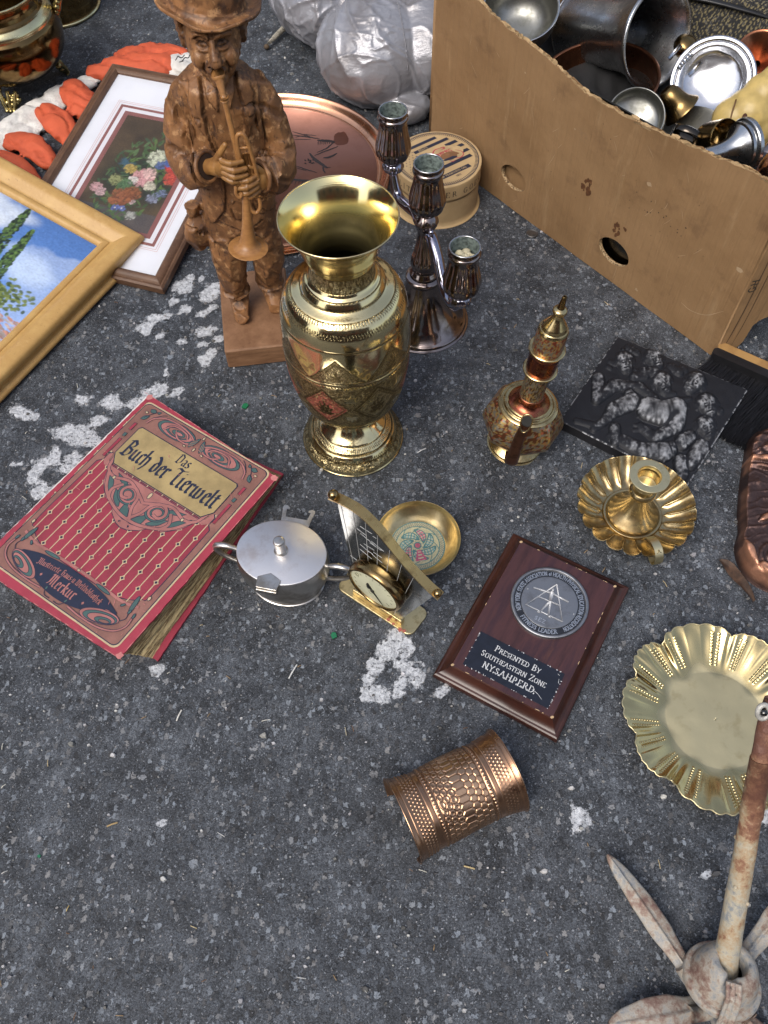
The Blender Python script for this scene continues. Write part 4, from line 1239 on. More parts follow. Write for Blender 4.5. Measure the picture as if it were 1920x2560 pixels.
    # lower plate
    plate = spl([(31, 40), (36, 46), (36, 46), (60, 54), (90, 58.2), (115, 59), (140, 58.2), (170, 54), (194, 46), (194, 46), (199, 40), (196, 38), (196, 38), (165, 28), (140, 21), (115, 18.5), (90, 21), (65, 28), (34, 38)], 4)
    blob('plate', 'navy', plate.tolist(), False)
    line('plate', 'rose', spl([(18, 66), (40, 61), (75, 62), (115, 63.2), (155, 62), (190, 61), (212, 66)], 6), 3.6)
    both(blob, 'footer', 'green', ellipse_pts(72, 60, 12, 2.2, 4)); both(blob, 'footer', 'green', ellipse_pts(26, 66, 2.8, 12, -8)); blob('footer', 'beige', ellipse_pts(115, 62.5, 2.4, 1.8))
    both(blob, 'footer', 'beige', ellipse_pts(16, 82, 1.9, 3.2))
    for (rx, ry, c_) in ((26, 9.5, 'rose'), (22.5, 7.5, 'green'), (18, 6.0, 'rose'), (11, 4.0, 'green'), (7, 2.2, 'pink')):
        both(blob, 'footer', c_, ellipse_pts(51 - (26 - rx) * 0.5, 31 - (26 - rx) * 0.1, rx, ry, -18))
    for w, c_ in ((3.2, 'navy'), (2.0, 'rose')): both(line, 'footer', c_, spl([(16, 52), (15, 38), (24, 26), (44, 19), (70, 17.5), (92, 19)], 6), w)
    both(line, 'footer', 'navy', spl([(24, 54), (22, 46), (26, 40)], 5), 1.0)
    both(line, 'footer', 'navy', spl([(98, 22), (103, 15), (112, 14.5)], 5), 1.0)
    for (x, y, rx, ry, a) in ((16, 54, 1.6, 3.6, -10), (24, 55.5, 1.6, 3.2, 5), (37, 58, 1.5, 3.4, 40), (99, 23, 1.4, 2.6, 10)): both(blob, 'footer', 'green', ellipse_pts(x, y, rx, ry, a))
    # lettering
    zt = Z0 + 16 * dz
    tm = MB()
    write(tm, 'Das', BLACKLETTER, lambda x, y: (0.1180 + x, 0.2520 + y), 0.0108, zt, 0.22, 38)
    write(tm, 'Buch der', BLACKLETTER, lambda x, y: (0.0740 + x * 0.90 + 0.02 * y, 0.2215 + y), 0.0185, zt, 0.24, 40, -0.03)
    write(tm, 'Tierwelt', BLACKLETTER, lambda x, y: (0.1570 + x * 0.94 + 0.02 * y, 0.2215 + y), 0.0185, zt + 1e-5, 0.24, 40, -0.03)
    tm.build('title', col['navy'], front)
    sm = MB()
    R_ = 0.300

    def arc(x, y):
        a = x / R_
        return (0.1165 + (R_ + y) * math.sin(a), 0.0455 - R_ + (R_ + y) * math.cos(a))
    zs = Z0 + 17 * dz
    write(sm, 'Illustrierte Haus-u.Weltbibliothek', BLACKLETTER, arc, 0.0056, zs, 0.22, 38, 0.02)
    write(sm, 'Merkur', BLACKLETTER, lambda x, y: (0.1160 + x, 0.0272 + y), 0.0105, zs + 2e-5, 0.21, 38, 0.03)
    for u in (0.080, 0.151): sm.poly([(u - 0.0018, 0.0325), (u, 0.0302), (u + 0.0018, 0.0325), (u, 0.0348)], zs)
    sm.build('imprint', col['rose'], front)
    for (nm, c_), mbx in layers.items(): mbx.build(nm + '_' + c_ + '_print', col[c_], front)


red_book()


# ---------------------------------------------------------------- award plaque
def award_plaque():
    t = thing('award_plaque', 'brown wooden award plaque with round medal and engraved black plate', 'plaque', (0.183, 0.4205, 0.0), RD(-30.7))
    w = NT('plaque_wood')
    g = w.noise(6, 5, 0.65, w.scaled((9, 1.2, 1)))
    wc = w.ramp(g, [(0.3, (0.026, 0.010, 0.012)), (0.5, (0.062, 0.024, 0.024)), (0.62, (0.036, 0.015, 0.020)), (0.75, (0.085, 0.034, 0.025))])
    w.bsdf(wc, 0.36, 0, w.bump(w.noise(300, 3), 0.06, 0.0006), 0.5)
    e = NT('plaque_edge'); e.bsdf(e.mix(e.step(e.noise(30, 4), 0.4, 0.7), (0.05, 0.016, 0.010), (0.030, 0.010, 0.007)), 0.30, 0, e.bump(e.noise(250, 2), 0.05, 0.0006), 0.5)
    hx, hy = 0.0815, 0.113
    prof = [(0, 0.0), (0, 0.0065), (0.0008, 0.0085), (0.0008, 0.0085), (0.0025, 0.0095), (0.0065, 0.0115), (0.0105, 0.0150), (0.0135, 0.0195), (0.0150, 0.0225), (0.0150, 0.0225), (0.0165, 0.0240)]
    P_ = spl(prof, 4)
    V, F = [], []
    for o, z in P_: V += [(-hx + o, -hy + o, z), (hx - o, -hy + o, z), (hx - o, hy - o, z), (-hx + o, hy - o, z)]
    for i in range(len(P_) - 1):
        for k in range(4): F.append((4 * i + k, 4 * i + (k + 1) % 4, 4 * i + 4 + (k + 1) % 4, 4 * i + 4 + k))
    F.append((3, 2, 1, 0))
    smooth_by_angle(link('moulded_edge', mesh_py('moulded_edge', V, F), e.m, t), 35)
    b = MB(); b.prism([(-hx + .0163, -hy + .0163), (hx - .0163, -hy + .0163), (hx - .0163, hy - .0163), (-hx + .0163, hy - .0163)], 0.020, 0.0242)
    face = b.build('face', w.m, t)
    # chipped pale wood along the edges
    b = MB(); r = random.Random(3)
    for i in range(22):
        s = r.choice((0, 1, 2, 3)); q = r.uniform(-1, 1); ln = 0.0006 + 0.0028 * r.random() ** 2
        hx2, hy2 = hx - 0.0163, hy - 0.0163
        x, y = (q * hx2, s * 2 * hy2 - hy2) if s < 2 else ((s - 2) * 2 * hx2 - hx2, q * hy2)
        b.poly(ellipse_pts(x, y, ln if s < 2 else 0.00045, 0.00045 if s < 2 else ln, 0, 7), 0.0244 + i * 2e-6)
    for sx in (-1, 1):
        for sy in (-1, 1): b.poly(ellipse_pts(sx * (hx - 0.0168), sy * (hy - 0.0168), 0.0022, 0.0016, 45, 8), 0.0245)
    b.build('chips', plain('bare_wood', (0.52, 0.36, 0.2), 0.8), face)
    # plate
    bl = plain('black_plate', (0.010, 0.013, 0.024), 0.35, 0.3, 80, 0.05)
    wh = plain('engraved_white', (0.62, 0.63, 0.64), 0.6, 0.3, 300)
    b = MB(); b.prism([(-0.0545, -0.0895), (0.0565, -0.0895), (0.0565, -0.0410), (-0.0545, -0.0410)], 0.0240, 0.0248)
    plate = b.build('name_plate', bl, t)
    b = MB()

    def caps(txt, y, size, track=0.10):
        # small capitals: the first letter of each word is taller
        words = txt.split(' ')
        tot = sum(text_width(x[0], ROMAN, track) * size * 1.28 + text_width(x[1:], ROMAN, track) * size for x in words) + 0.62 * size * (len(words) - 1)
        x = 0.001 - tot / 2
        for wd in words:
            write(b, wd[0], ROMAN, lambda a, c: (x + a, y + c), size * 1.28, 0.0250, track=track, center=False)
            x += text_width(wd[0], ROMAN, track) * size * 1.28
            write(b, wd[1:], ROMAN, lambda a, c: (x + a, y + c), size, 0.0250, track=track, center=False)
            x += text_width(wd[1:], ROMAN, track) * size + 0.62 * size
    caps('PRESENTED BY', -0.0555, 0.0060)
    caps('SOUTHEASTERN ZONE', -0.0683, 0.0058)
    write(b, 'N.Y.S.A.H.P.E.R.D.', ROMAN, lambda a, c: (0.001 + a, -0.0815 + c), 0.0078, 0.0250, track=-0.02)
    b.build('lettering', wh, plate)
    b = MB(); r = random.Random(8)
    for i in range(46):
        s = r.choice((0, 0, 1, 2, 3)); q = r.uniform(0, 1)
        x, y = ((-0.0545 + 0.111 * q), -0.0895 if s == 0 else -0.041) if s < 2 else (0.0565 if s == 2 else -0.0545, -0.0895 + 0.0485 * q)
        b.poly(ellipse_pts(x, y, 0.0004 + 0.001 * r.random(), 0.0003 + 0.0004 * r.random(), 180 * r.random(), 6), 0.0251 + 1e-6 * i)
    for (pp) in ([(0.030, -0.0775), (0.038, -0.0790), (0.046, -0.0835)], [(0.049, -0.0450), (0.052, -0.0460)], [(0.053, -0.050), (0.0545, -0.056)]): ribbon(b, spl(pp, 4), 0.0005, 0.0252, taper=True)
    b.build('scuffs', wh, plate)
    # medal
    ml = metal('medal_pewter', (0.30, 0.31, 0.33), (0.14, 0.145, 0.16), (0.46, 0.58), 40, 0.45, 0.3, 0.1)
    md = metal('medal_dark', (0.085, 0.088, 0.095), (0.05, 0.05, 0.055), (0.4, 0.5), 60, 0.4, 0.3, 0.1)
    MC, MR = (0.0025, 0.0345), 0.0480
    med = lathe('medal', spl([(0.0, 0.0276), (0.032, 0.0276), (0.0345, 0.0274), (0.0345, 0.0274), (0.0350, 0.0266), (0.0350, 0.0266), (0.0435, 0.0266), (0.0440, 0.0270), (0.0440, 0.0270), (0.0445, 0.0288), (0.0462, 0.0292), (0.0480, 0.0284), (0.0482, 0.0262), (0.0482, 0.0240)], 4), 120, ml, t, loc=(MC[0], MC[1], 0))
    lathe('legend_band', [(0.0352, 0.0268), (0.0438, 0.0268)], 100, md, med)
    MEDB = metal('medal_bright', (0.62, 0.64, 0.67), (0.4, 0.41, 0.43), (0.42, 0.5), 60, 0.3, 0.2, 0.1)
    b = MB()

    def ring(txt, a_mid, flip, size, rad, track=0.06, arc=60):
        kx = RD(arc) * rad / (text_width(txt, ROMAN, track) * size)

        def xf(x, y):
            x = x * kx
            if not flip:
                a = RD(a_mid) - x / rad; rr = rad + y
            else:
                a = RD(a_mid) + x / rad; rr = rad - y
            return (rr * math.cos(a), rr * math.sin(a))
        write(b, txt, ROMAN, xf, size, 0.0271, track=track, serif=False, thick=0.2, thin=0.13)
    ring('NEW YORK STATE ASSOCIATION of HEALTH-PHYSICAL EDUCATION-RECREATION', 92, False, 0.0054, 0.0368, 0.045, 266)
    ring('FITNESS LEADER', -88, True, 0.0054, 0.0422, 0.10, 72)
    write(b, 'SEZ', ROMAN, lambda x, y: (0.0005 + x, -0.0300 + y), 0.0050, 0.0278, track=0.35, serif=False, thick=0.2, thin=0.13)
    for p in ((-0.031, 0.0035), (0.0325, 0.0)): b.ball((p[0], p[1], 0.0277), 0.0010, 8, 6)
    b.build('legend', MEDB, med)
    b = MB()

    def bar(p, q_, r_, z=0.0282): b.tube([(*p, z), (*q_, z)], r_, 8, 0.7, up=(0, 0, 1))
    tri = [(-0.002, 0.0265), (-0.0240, -0.0175), (0.0245, -0.0165)]
    for a, c_ in ((0, 1), (1, 2), (2, 0)):
        bar(tri[a], tri[c_], 0.00085)
    bar((-0.0166, 0.0), (0.0140, 0.0020), 0.0008)
    b.ball((-0.0030, 0.0170, 0.0285), (0.0017, 0.0022, 0.0012), 10, 8)
    bar((-0.0026, 0.0140), (0.0004, 0.0010), 0.0026); bar((-0.0022, 0.0125), (-0.0255, 0.0085), 0.0012); bar((-0.0022, 0.0125), (0.0205, 0.0115), 0.0012)
    bar((0.0002, 0.0015), (-0.0048, -0.0185), 0.0014); bar((0.0006, 0.0015), (0.0066, -0.0180), 0.0014); bar((-0.0048, -0.0185), (-0.0080, -0.0195), 0.0009); bar((0.0066, -0.0180), (0.0100, -0.0190), 0.0009)
    b.build('emblem', plain('medal_raised', (0.50, 0.51, 0.53), 0.5, 0.2, 200, 0.1, None, 0.4), med, True)


award_plaque()


# ---------------------------------------------------------------- black relief plaque
def relief_plaque():
    t = thing('relief_plaque', 'square black metal relief of crowded nude figures and faces', 'plaque', (0.389, 0.7595, 0.0))
    TL, TR, BR, BL = [np.array(p) - (0.389, 0.7595) for p in ((0.359, 0.893), (0.532, 0.786), (0.412, 0.623), (0.252, 0.736))]
    n = 240
    g = np.linspace(0, 1, n)
    U, V_ = np.meshgrid(g, g, indexing='ij')
    # picture coordinates of the relief, 0..1000-ish
    X = 525 + 985 * U - 465 * V_
    Y = 120 + 420 * U + 660 * V_
    Hh = np.zeros_like(U)

    def cap(p, q_, r0, r1=None, h=1.0):
        nonlocal Hh
        r1 = r0 if r1 is None else r1
        dx, dy = q_[0] - p[0], q_[1] - p[1]
        L2 = dx * dx + dy * dy + 1e-9
        tt = np.clip(((X - p[0]) * dx + (Y - p[1]) * dy) / L2, 0, 1)
        d = np.hypot(X - p[0] - tt * dx, Y - p[1] - tt * dy)
        rr = r0 + (r1 - r0) * tt
        f = h * rr * np.sqrt(np.clip(1 - (d / rr) ** 2, 0, 1)) * 0.9
        k = 12.0
        Hh = np.maximum(Hh, f) + k * 0.25 * np.clip(1 - np.abs(Hh - f) / k, 0, 1) ** 2 * (f > 0) * (Hh > 0)

    def dent(p, rx, ry, a, h):
        nonlocal Hh
        c, s = math.cos(RD(a)), math.sin(RD(a))
        u, v = ((X - p[0]) * c + (Y - p[1]) * s) / rx, (-(X - p[0]) * s + (Y - p[1]) * c) / ry
        Hh = Hh + h * np.exp(-(u * u + v * v) * 1.6)

    def head(x, y, r, tilt, turn=0.0, hair=True):
        """a face in half relief; tilt is the direction of the chin"""
        c, s = math.cos(RD(tilt)), math.sin(RD(tilt))
        P2 = lambda a, b_: (x + r * (a * s + b_ * c), y + r * (-a * c + b_ * s))
        cap(P2(0, -0.25), P2(turn * 0.2, 0.45), r * 0.92, r * 0.62, 0.8)
        if hair:
            for k in range(9):
                a = PI * (0.95 + 1.1 * k / 8)
                cap(P2(0.90 * math.cos(a), -0.2 + 0.90 * math.sin(a)), P2(0.86 * math.cos(a + 0.25), -0.2 + 0.86 * math.sin(a + 0.25)), r * 0.20, h=1.0)
        for e in (-0.33, 0.33):
            dent(P2(e + turn * 0.2, -0.05), r * 0.22, r * 0.11, tilt, -r * 0.20)
            dent(P2(e + turn * 0.2, -0.03), r * 0.10, r * 0.08, tilt, r * 0.22)
            dent(P2(e + turn * 0.2, -0.24), r * 0.26, r * 0.08, tilt - 90 + (tilt - 0), r * 0.10)
        cap(P2(turn * 0.2, -0.15), P2(turn * 0.3, 0.22), r * 0.12, r * 0.19, 3.6)
        dent(P2(turn * 0.25, 0.50), r * 0.08, r * 0.28, tilt, -r * 0.22)
        dent(P2(turn * 0.25, 0.42), r * 0.07, r * 0.20, tilt, r * 0.14)
        dent(P2(turn * 0.25, 0.60), r * 0.08, r * 0.18, tilt, r * 0.14)
        for e in (-0.42, 0.42): dent(P2(e + turn * 0.2, 0.28), r * 0.25, r * 0.25, 0, r * 0.10)
    # bodies
    for a in (((360, 470), (350, 620), 55, 48), ((350, 620), (480, 520), 46, 52), ((480, 520), (600, 515), 56, 40), ((600, 515), (700, 515), 36, 26), ((620, 640), (480, 700), 72, 62), ((480, 700), (400, 790), 62, 34), ((400, 790), (330, 830), 34, 34),
              ((330, 810), (190, 778), 28, 24), ((600, 580), (700, 690), 46, 30), ((690, 690), (665, 745), 14, 9), ((700, 690), (695, 750), 14, 9), ((710, 690), (725, 740), 14, 9), ((680, 520), (800, 610), 40, 30), ((740, 690), (850, 720), 90, 92), ((850, 720), (960, 690), 92, 84),
              ((960, 690), (950, 790), 84, 76), ((950, 810), (800, 890), 60, 44), ((800, 890), (690, 810), 44, 30), ((690, 810), (640, 800), 22, 12), ((690, 830), (640, 840), 20, 12), ((490, 830), (500, 920), 50, 42), ((450, 880), (455, 905), 18, 14),
              ((540, 910), (700, 980), 44, 58), ((700, 980), (860, 990), 58, 72), ((860, 990), (910, 970), 72, 60), ((1000, 920), (1060, 880), 62, 50), ((1140, 960), (1060, 1060), 66, 56), ((990, 1060), (1000, 1130), 62, 52), ((990, 620), (1070, 610), 26, 16), ((1010, 640), (1050, 670), 22, 14),
              ((700, 410), (800, 410), 36, 44), ((640, 450), (730, 440), 40, 36), ((880, 570), (950, 570), 28, 20)): cap(*a)
    for (x, y, r_) in ((610, 220, 34), (660, 245, 28), (570, 240, 26), (930, 370, 34), (980, 400, 36), (1020, 380, 28), (890, 400, 26), (460, 330, 24), (440, 370, 20), (1270, 690, 30), (1250, 640, 26), (1240, 850, 26)): cap((x, y), (x + 18, y + 10), r_, h=0.8)
    for k in range(14): dent((560 + 30 * (k % 7) + 8 * (k // 7), 235 + 6 * (k % 3) + 150 * (k // 7)), 14, 10, 40 * k, -12 if k % 2 else 9)
    head(572, 345, 82, 80, 0.5); head(805, 315, 84, 75, 0.6); head(868, 500, 84, 62, -0.6); head(1105, 505, 84, 115, -1.2); head(1195, 668, 84, 75, 0.5); head(1180, 825, 80, 70, 0.4)
    hz = np.clip(Hh, -12, 110) ** 1.0 * 0.00013
    hz = hz + (vnoise(np.stack([X * 0.01, Y * 0.01, X * 0], -1), 2.2) - 0.5) * 0.0008
    edge = np.minimum(np.minimum(U, 1 - U), np.minimum(V_, 1 - V_))
    hz = np.where(edge < 0.012, np.minimum(hz, 0), hz) - 0.0012 * (1 - sstep(0, 0.006, edge))
    XY = (TL[None, None] * ((1 - U) * (1 - V_))[..., None] + TR * (U * (1 - V_))[..., None] + BR * (U * V_)[..., None] + BL * ((1 - U) * V_)[..., None])
    Z = 0.0165 + hz
    gx, gy = np.gradient(hz, 0.2 / n)
    lap = np.gradient(gx, 0.2 / n, axis=0) + np.gradient(gy, 0.2 / n, axis=1)
    for _ in range(2): lap = (lap + np.roll(lap, 1, 0) + np.roll(lap, -1, 0) + np.roll(lap, 1, 1) + np.roll(lap, -1, 1)) / 5
    nz = fbm(np.stack([X * 0.01, Y * 0.01, X * 0], -1), 5.0, 3)
    rub = sstep(0.0035, 0.0095, hz + 0.008 * (nz - 0.5)) * sstep(20, -90, lap) + 0.9 * sstep(0.010, 0.004, edge) * (nz > 0.52)
    rub = np.clip(rub * (0.25 + 0.75 * nz), 0, 1)
    c = np.array((0.012, 0.013, 0.017))[None, None] * (1 - rub[..., None]) + np.array((0.40, 0.41, 0.43)) * rub[..., None]
    Vt = np.concatenate([XY, Z[..., None]], -1).reshape(-1, 3)
    m = NT('blackened_relief')
    m.bsdf(m.attr(), 0.55, 0.15, m.bump(m.noise(420, 4, 0.7), 0.45, 0.0010), 0.35)
    link('figures', mesh_np('figures', Vt, gridq(n, n)[:, ::-1], True, c.reshape(-1, 3)), m.m, t)
    b = MB(); b.prism([tuple(p * 0.999) for p in (TL, BL, BR, TR)], -0.0005, 0.0150)
    b.build('slab', plain('black_slab', (0.014, 0.014, 0.017), 0.5, 0.4, 50, 0.2), t)


relief_plaque()


# ---------------------------------------------------------------- sail shaped brass desk thermometer
def desk_dial():
    t = thing('desk_thermometer', 'brass desk thermometer with sail shaped back plate and cream dial', 'desk thermometer', (-0.035, 0.476, 0.0))
    PB = metal('pitted_brass', (0.62, 0.52, 0.29), (0.20, 0.14, 0.06), (0.36, 0.5), 70, 0.42, 0.5, 0.15)
    u = Vector((0.80, -0.60, 0)); w = Vector((0.60, 0.80, 0))
    # base plate
    c0 = Vector((0.0325, -0.010, 0)); ang = math.atan2(-0.6, 0.8)
    b = MB(); b.prism([tuple((Matrix.Rotation(ang, 2) @ Vector(p) + c0.xy)) for p in roundrect(-0.0610, -0.0205, 0.0560, 0.0215, 0.010)], 0.0, 0.0042)
    bevelled(b.build('base', PB, t), 0.0008, 2)
    b = MB()
    for i, (px, py, s) in enumerate(((0.052, -0.050, .0036), (0.057, -0.052, .0028), (0.044, -0.042, .0022), (0.038, -0.036, .0026))): b.poly([(px + s * math.cos(a) * (0.7 + 0.4 * rnd.random()), py + s * math.sin(a) * (0.7 + 0.4 * rnd.random())) for a in np.linspace(0, 6.0, 9)], 0.0044 + i * 1e-5)
    b.build('red_stain', plain('red_residue', (0.42, 0.13, 0.09), 0.8), t)
    up = Vector((0, 0, 1))
    nrm = u.cross(up).normalized()               # faces the viewer
    O = Vector((0.0, 0.0, 0.0))

    def sp(s, h, d=0.0): return O + u * s + up * h + nrm * d
    # curved sail outline
    curve = spl([(-0.027, 0.216), (-0.010, 0.221), (0.007, 0.2225), (0.021, 0.218), (0.042, 0.203), (0.063, 0.181), (0.084, 0.162), (0.104, 0.149), (0.119, 0.143)], 8)
    outl = [(0.0, 0.012), (0.066, 0.012)] + [(0.112, 0.140)] + [tuple(p) for p in curve[-6:4:-1]] + [(-0.018, 0.205)]
    mir = metal('mirror_sheet', (0.30, 0.31, 0.30), (0.14, 0.13, 0.11), (0.16, 0.38), 50, 0.4, 0.5, 0.1)
    b = MB(); b.prism(outl, -0.0006, 0.0006); b.V = [tuple(sp(x, y, z)) for x, y, z in b.V]; pan = b.build('sail_plate', mir, t)
    b = MB(); r = random.Random(2)
    for i in range(7):
        s0 = -0.014 + 0.0165 * i
        b.tube([sp(s0, float(np.interp(s0, curve[:, 0], curve[:, 1])) - 0.003, 0.0008), sp(0.003 + 0.009 * i, 0.016, 0.0008)], 0.00028, 4)
    b.build('rigging_lines', plain('scratch_white', (0.55, 0.56, 0.56), 0.5), pan)
    b = MB()
    for i in range(16):
        a = (r.uniform(-0.008, 0.03), r.uniform(0.10, 0.19)); q_ = (a[0] + r.uniform(0.004, 0.022), a[1] - r.uniform(-0.001, 0.006))
        b.tube([sp(*a, 0.00075), sp(*q_, 0.00075)], 0.00016, 3)
    b.build('scratches', plain('scratch_grey', (0.6, 0.62, 0.64), 0.5), pan)
    # brass strip along the curve
    V, F = [], []
    for p in curve:
        for d in (-0.0058, 0.0058):
            for hgt in (0.0, 0.0024): V.append(sp(p[0] + hgt * 0.25, p[1] + hgt, d))
    for i in range(len(curve) - 1):
        a, c = 4 * i, 4 * i + 4
        F += [(a, a + 1, c + 1, c), (a + 2, c + 2, c + 3, a + 3), (a + 1, a + 3, c + 3, c + 1), (a, c, c + 2, a + 2)]
    F += [(0, 2, 3, 1), (len(V) - 4, len(V) - 3, len(V) - 1, len(V) - 2)]
    st = link('curved_strip', mesh_py('curved_strip', V, F), metal('browned_brass', (0.62, 0.42, 0.17), (0.20, 0.12, 0.05), (0.25, 0.45), 50, 0.5, 0.4, 0.12), t)
    for p, r_ in ((curve[2], 0.0062), (curve[-3], 0.0050)):
        b = MB(); b.ball(sp(p[0], p[1] + r_ * 0.9, 0.001), r_, 16, 10); b.build('ball_finial', BRASS_DARK2, st, True)
    # foot rail
    b = MB(); b.prism([(-0.006, 0.0042), (0.070, 0.0042), (0.070, 0.0165), (-0.006, 0.0165)], -0.004, 0.0040); b.V = [tuple(sp(x, y, z)) for x, y, z in b.V]
    bevelled(b.build('foot_rail', BRASS_OLD, t), 0.0012, 2)
    # dial
    DC = sp(0.0375, 0.0880, 0.0006); Mx = Matrix((u, up, nrm)).transposed().to_4x4(); Mx.translation = DC

    def put(o): o.matrix_local = Mx; return o
    Mx = Mx @ Matrix.Scale(1.2, 4)
    case = put(lathe('dial_case', spl([(0.0300, 0.0), (0.0318, 0.002), (0.0322, 0.008), (0.0310, 0.0125), (0.0288, 0.0142), (0.0288, 0.0142), (0.0278, 0.0130), (0.0276, 0.0115)], 5), 72, BRASS_DARK2, t))
    crm = plain('cream_dial', (0.62, 0.62, 0.44), 0.28, 0.12, 60, 0.03, 0.6)
    lathe('dial_face', spl([(0.0280, 0.0116), (0.020, 0.0126), (0.010, 0.0131), (0.0, 0.0133)], 6), 72, crm, case)
    b = MB()
    for k in range(13):
        a = RD(215 - k * 250 / 12); ln = 0.0024 if k % 3 else 0.0042
        b.tube([(0.0235 * math.cos(a), 0.0235 * math.sin(a), 0.0126), ((0.0235 - ln) * math.cos(a), (0.0235 - ln) * math.sin(a), 0.0128)], 0.00022, 4)
    for (cx, cy) in ((-0.019, 0.013), (-0.003, -0.008)): b.tube([(cx + 0.0022 * math.cos(a), cy + 0.0026 * math.sin(a), 0.0131) for a in np.linspace(0, 2 * PI, 14)], 0.00025, 4, caps=False)
    b.build('dial_marks', plain('dial_ink', (0.22, 0.22, 0.13), 0.6), case)
    b = MB()
    b.tube([(0, 0, 0.0142), (0.013, -0.020, 0.0138)], [0.0007, 0.0003], 6); b.tube([(0, 0, 0.0142), (-0.006, 0.009, 0.0142)], [0.0008, 0.0014], 6)
    b.ball((0, 0, 0.0143), (0.0024, 0.0024, 0.0012), 10, 6); b.ball((-0.004, 0.0035, 0.0142), (0.0030, 0.0030, 0.0008), 10, 6)
    b.build('pointer', plain('dark_pointer', (0.035, 0.035, 0.03), 0.4, 0.2, 60, 0.1, None, 0.6), case, True)
    # works sticking out behind
    b = MB()
    b.tube([sp(0.036, 0.092, -0.001), sp(0.036, 0.092, -0.013)], 0.016, 14); b.tube([sp(0.020, 0.150, -0.001), sp(0.020, 0.150, -0.014)], 0.006, 10)
    b.tube([sp(0.020, 0.150, -0.014), sp(0.048, 0.146, -0.012), sp(0.072, 0.130, -0.006)], 0.0032, 8)
    b.ball(sp(0.058, 0.138, -0.016), 0.008, 10, 8)
    b.build('movement', DARKSTEEL, t, True)


BRASS_DARK2 = metal('brown_brass', (0.36, 0.25, 0.11), (0.09, 0.06, 0.03), (0.18, 0.4), 60, 0.45, 0.4, 0.12)
desk_dial()


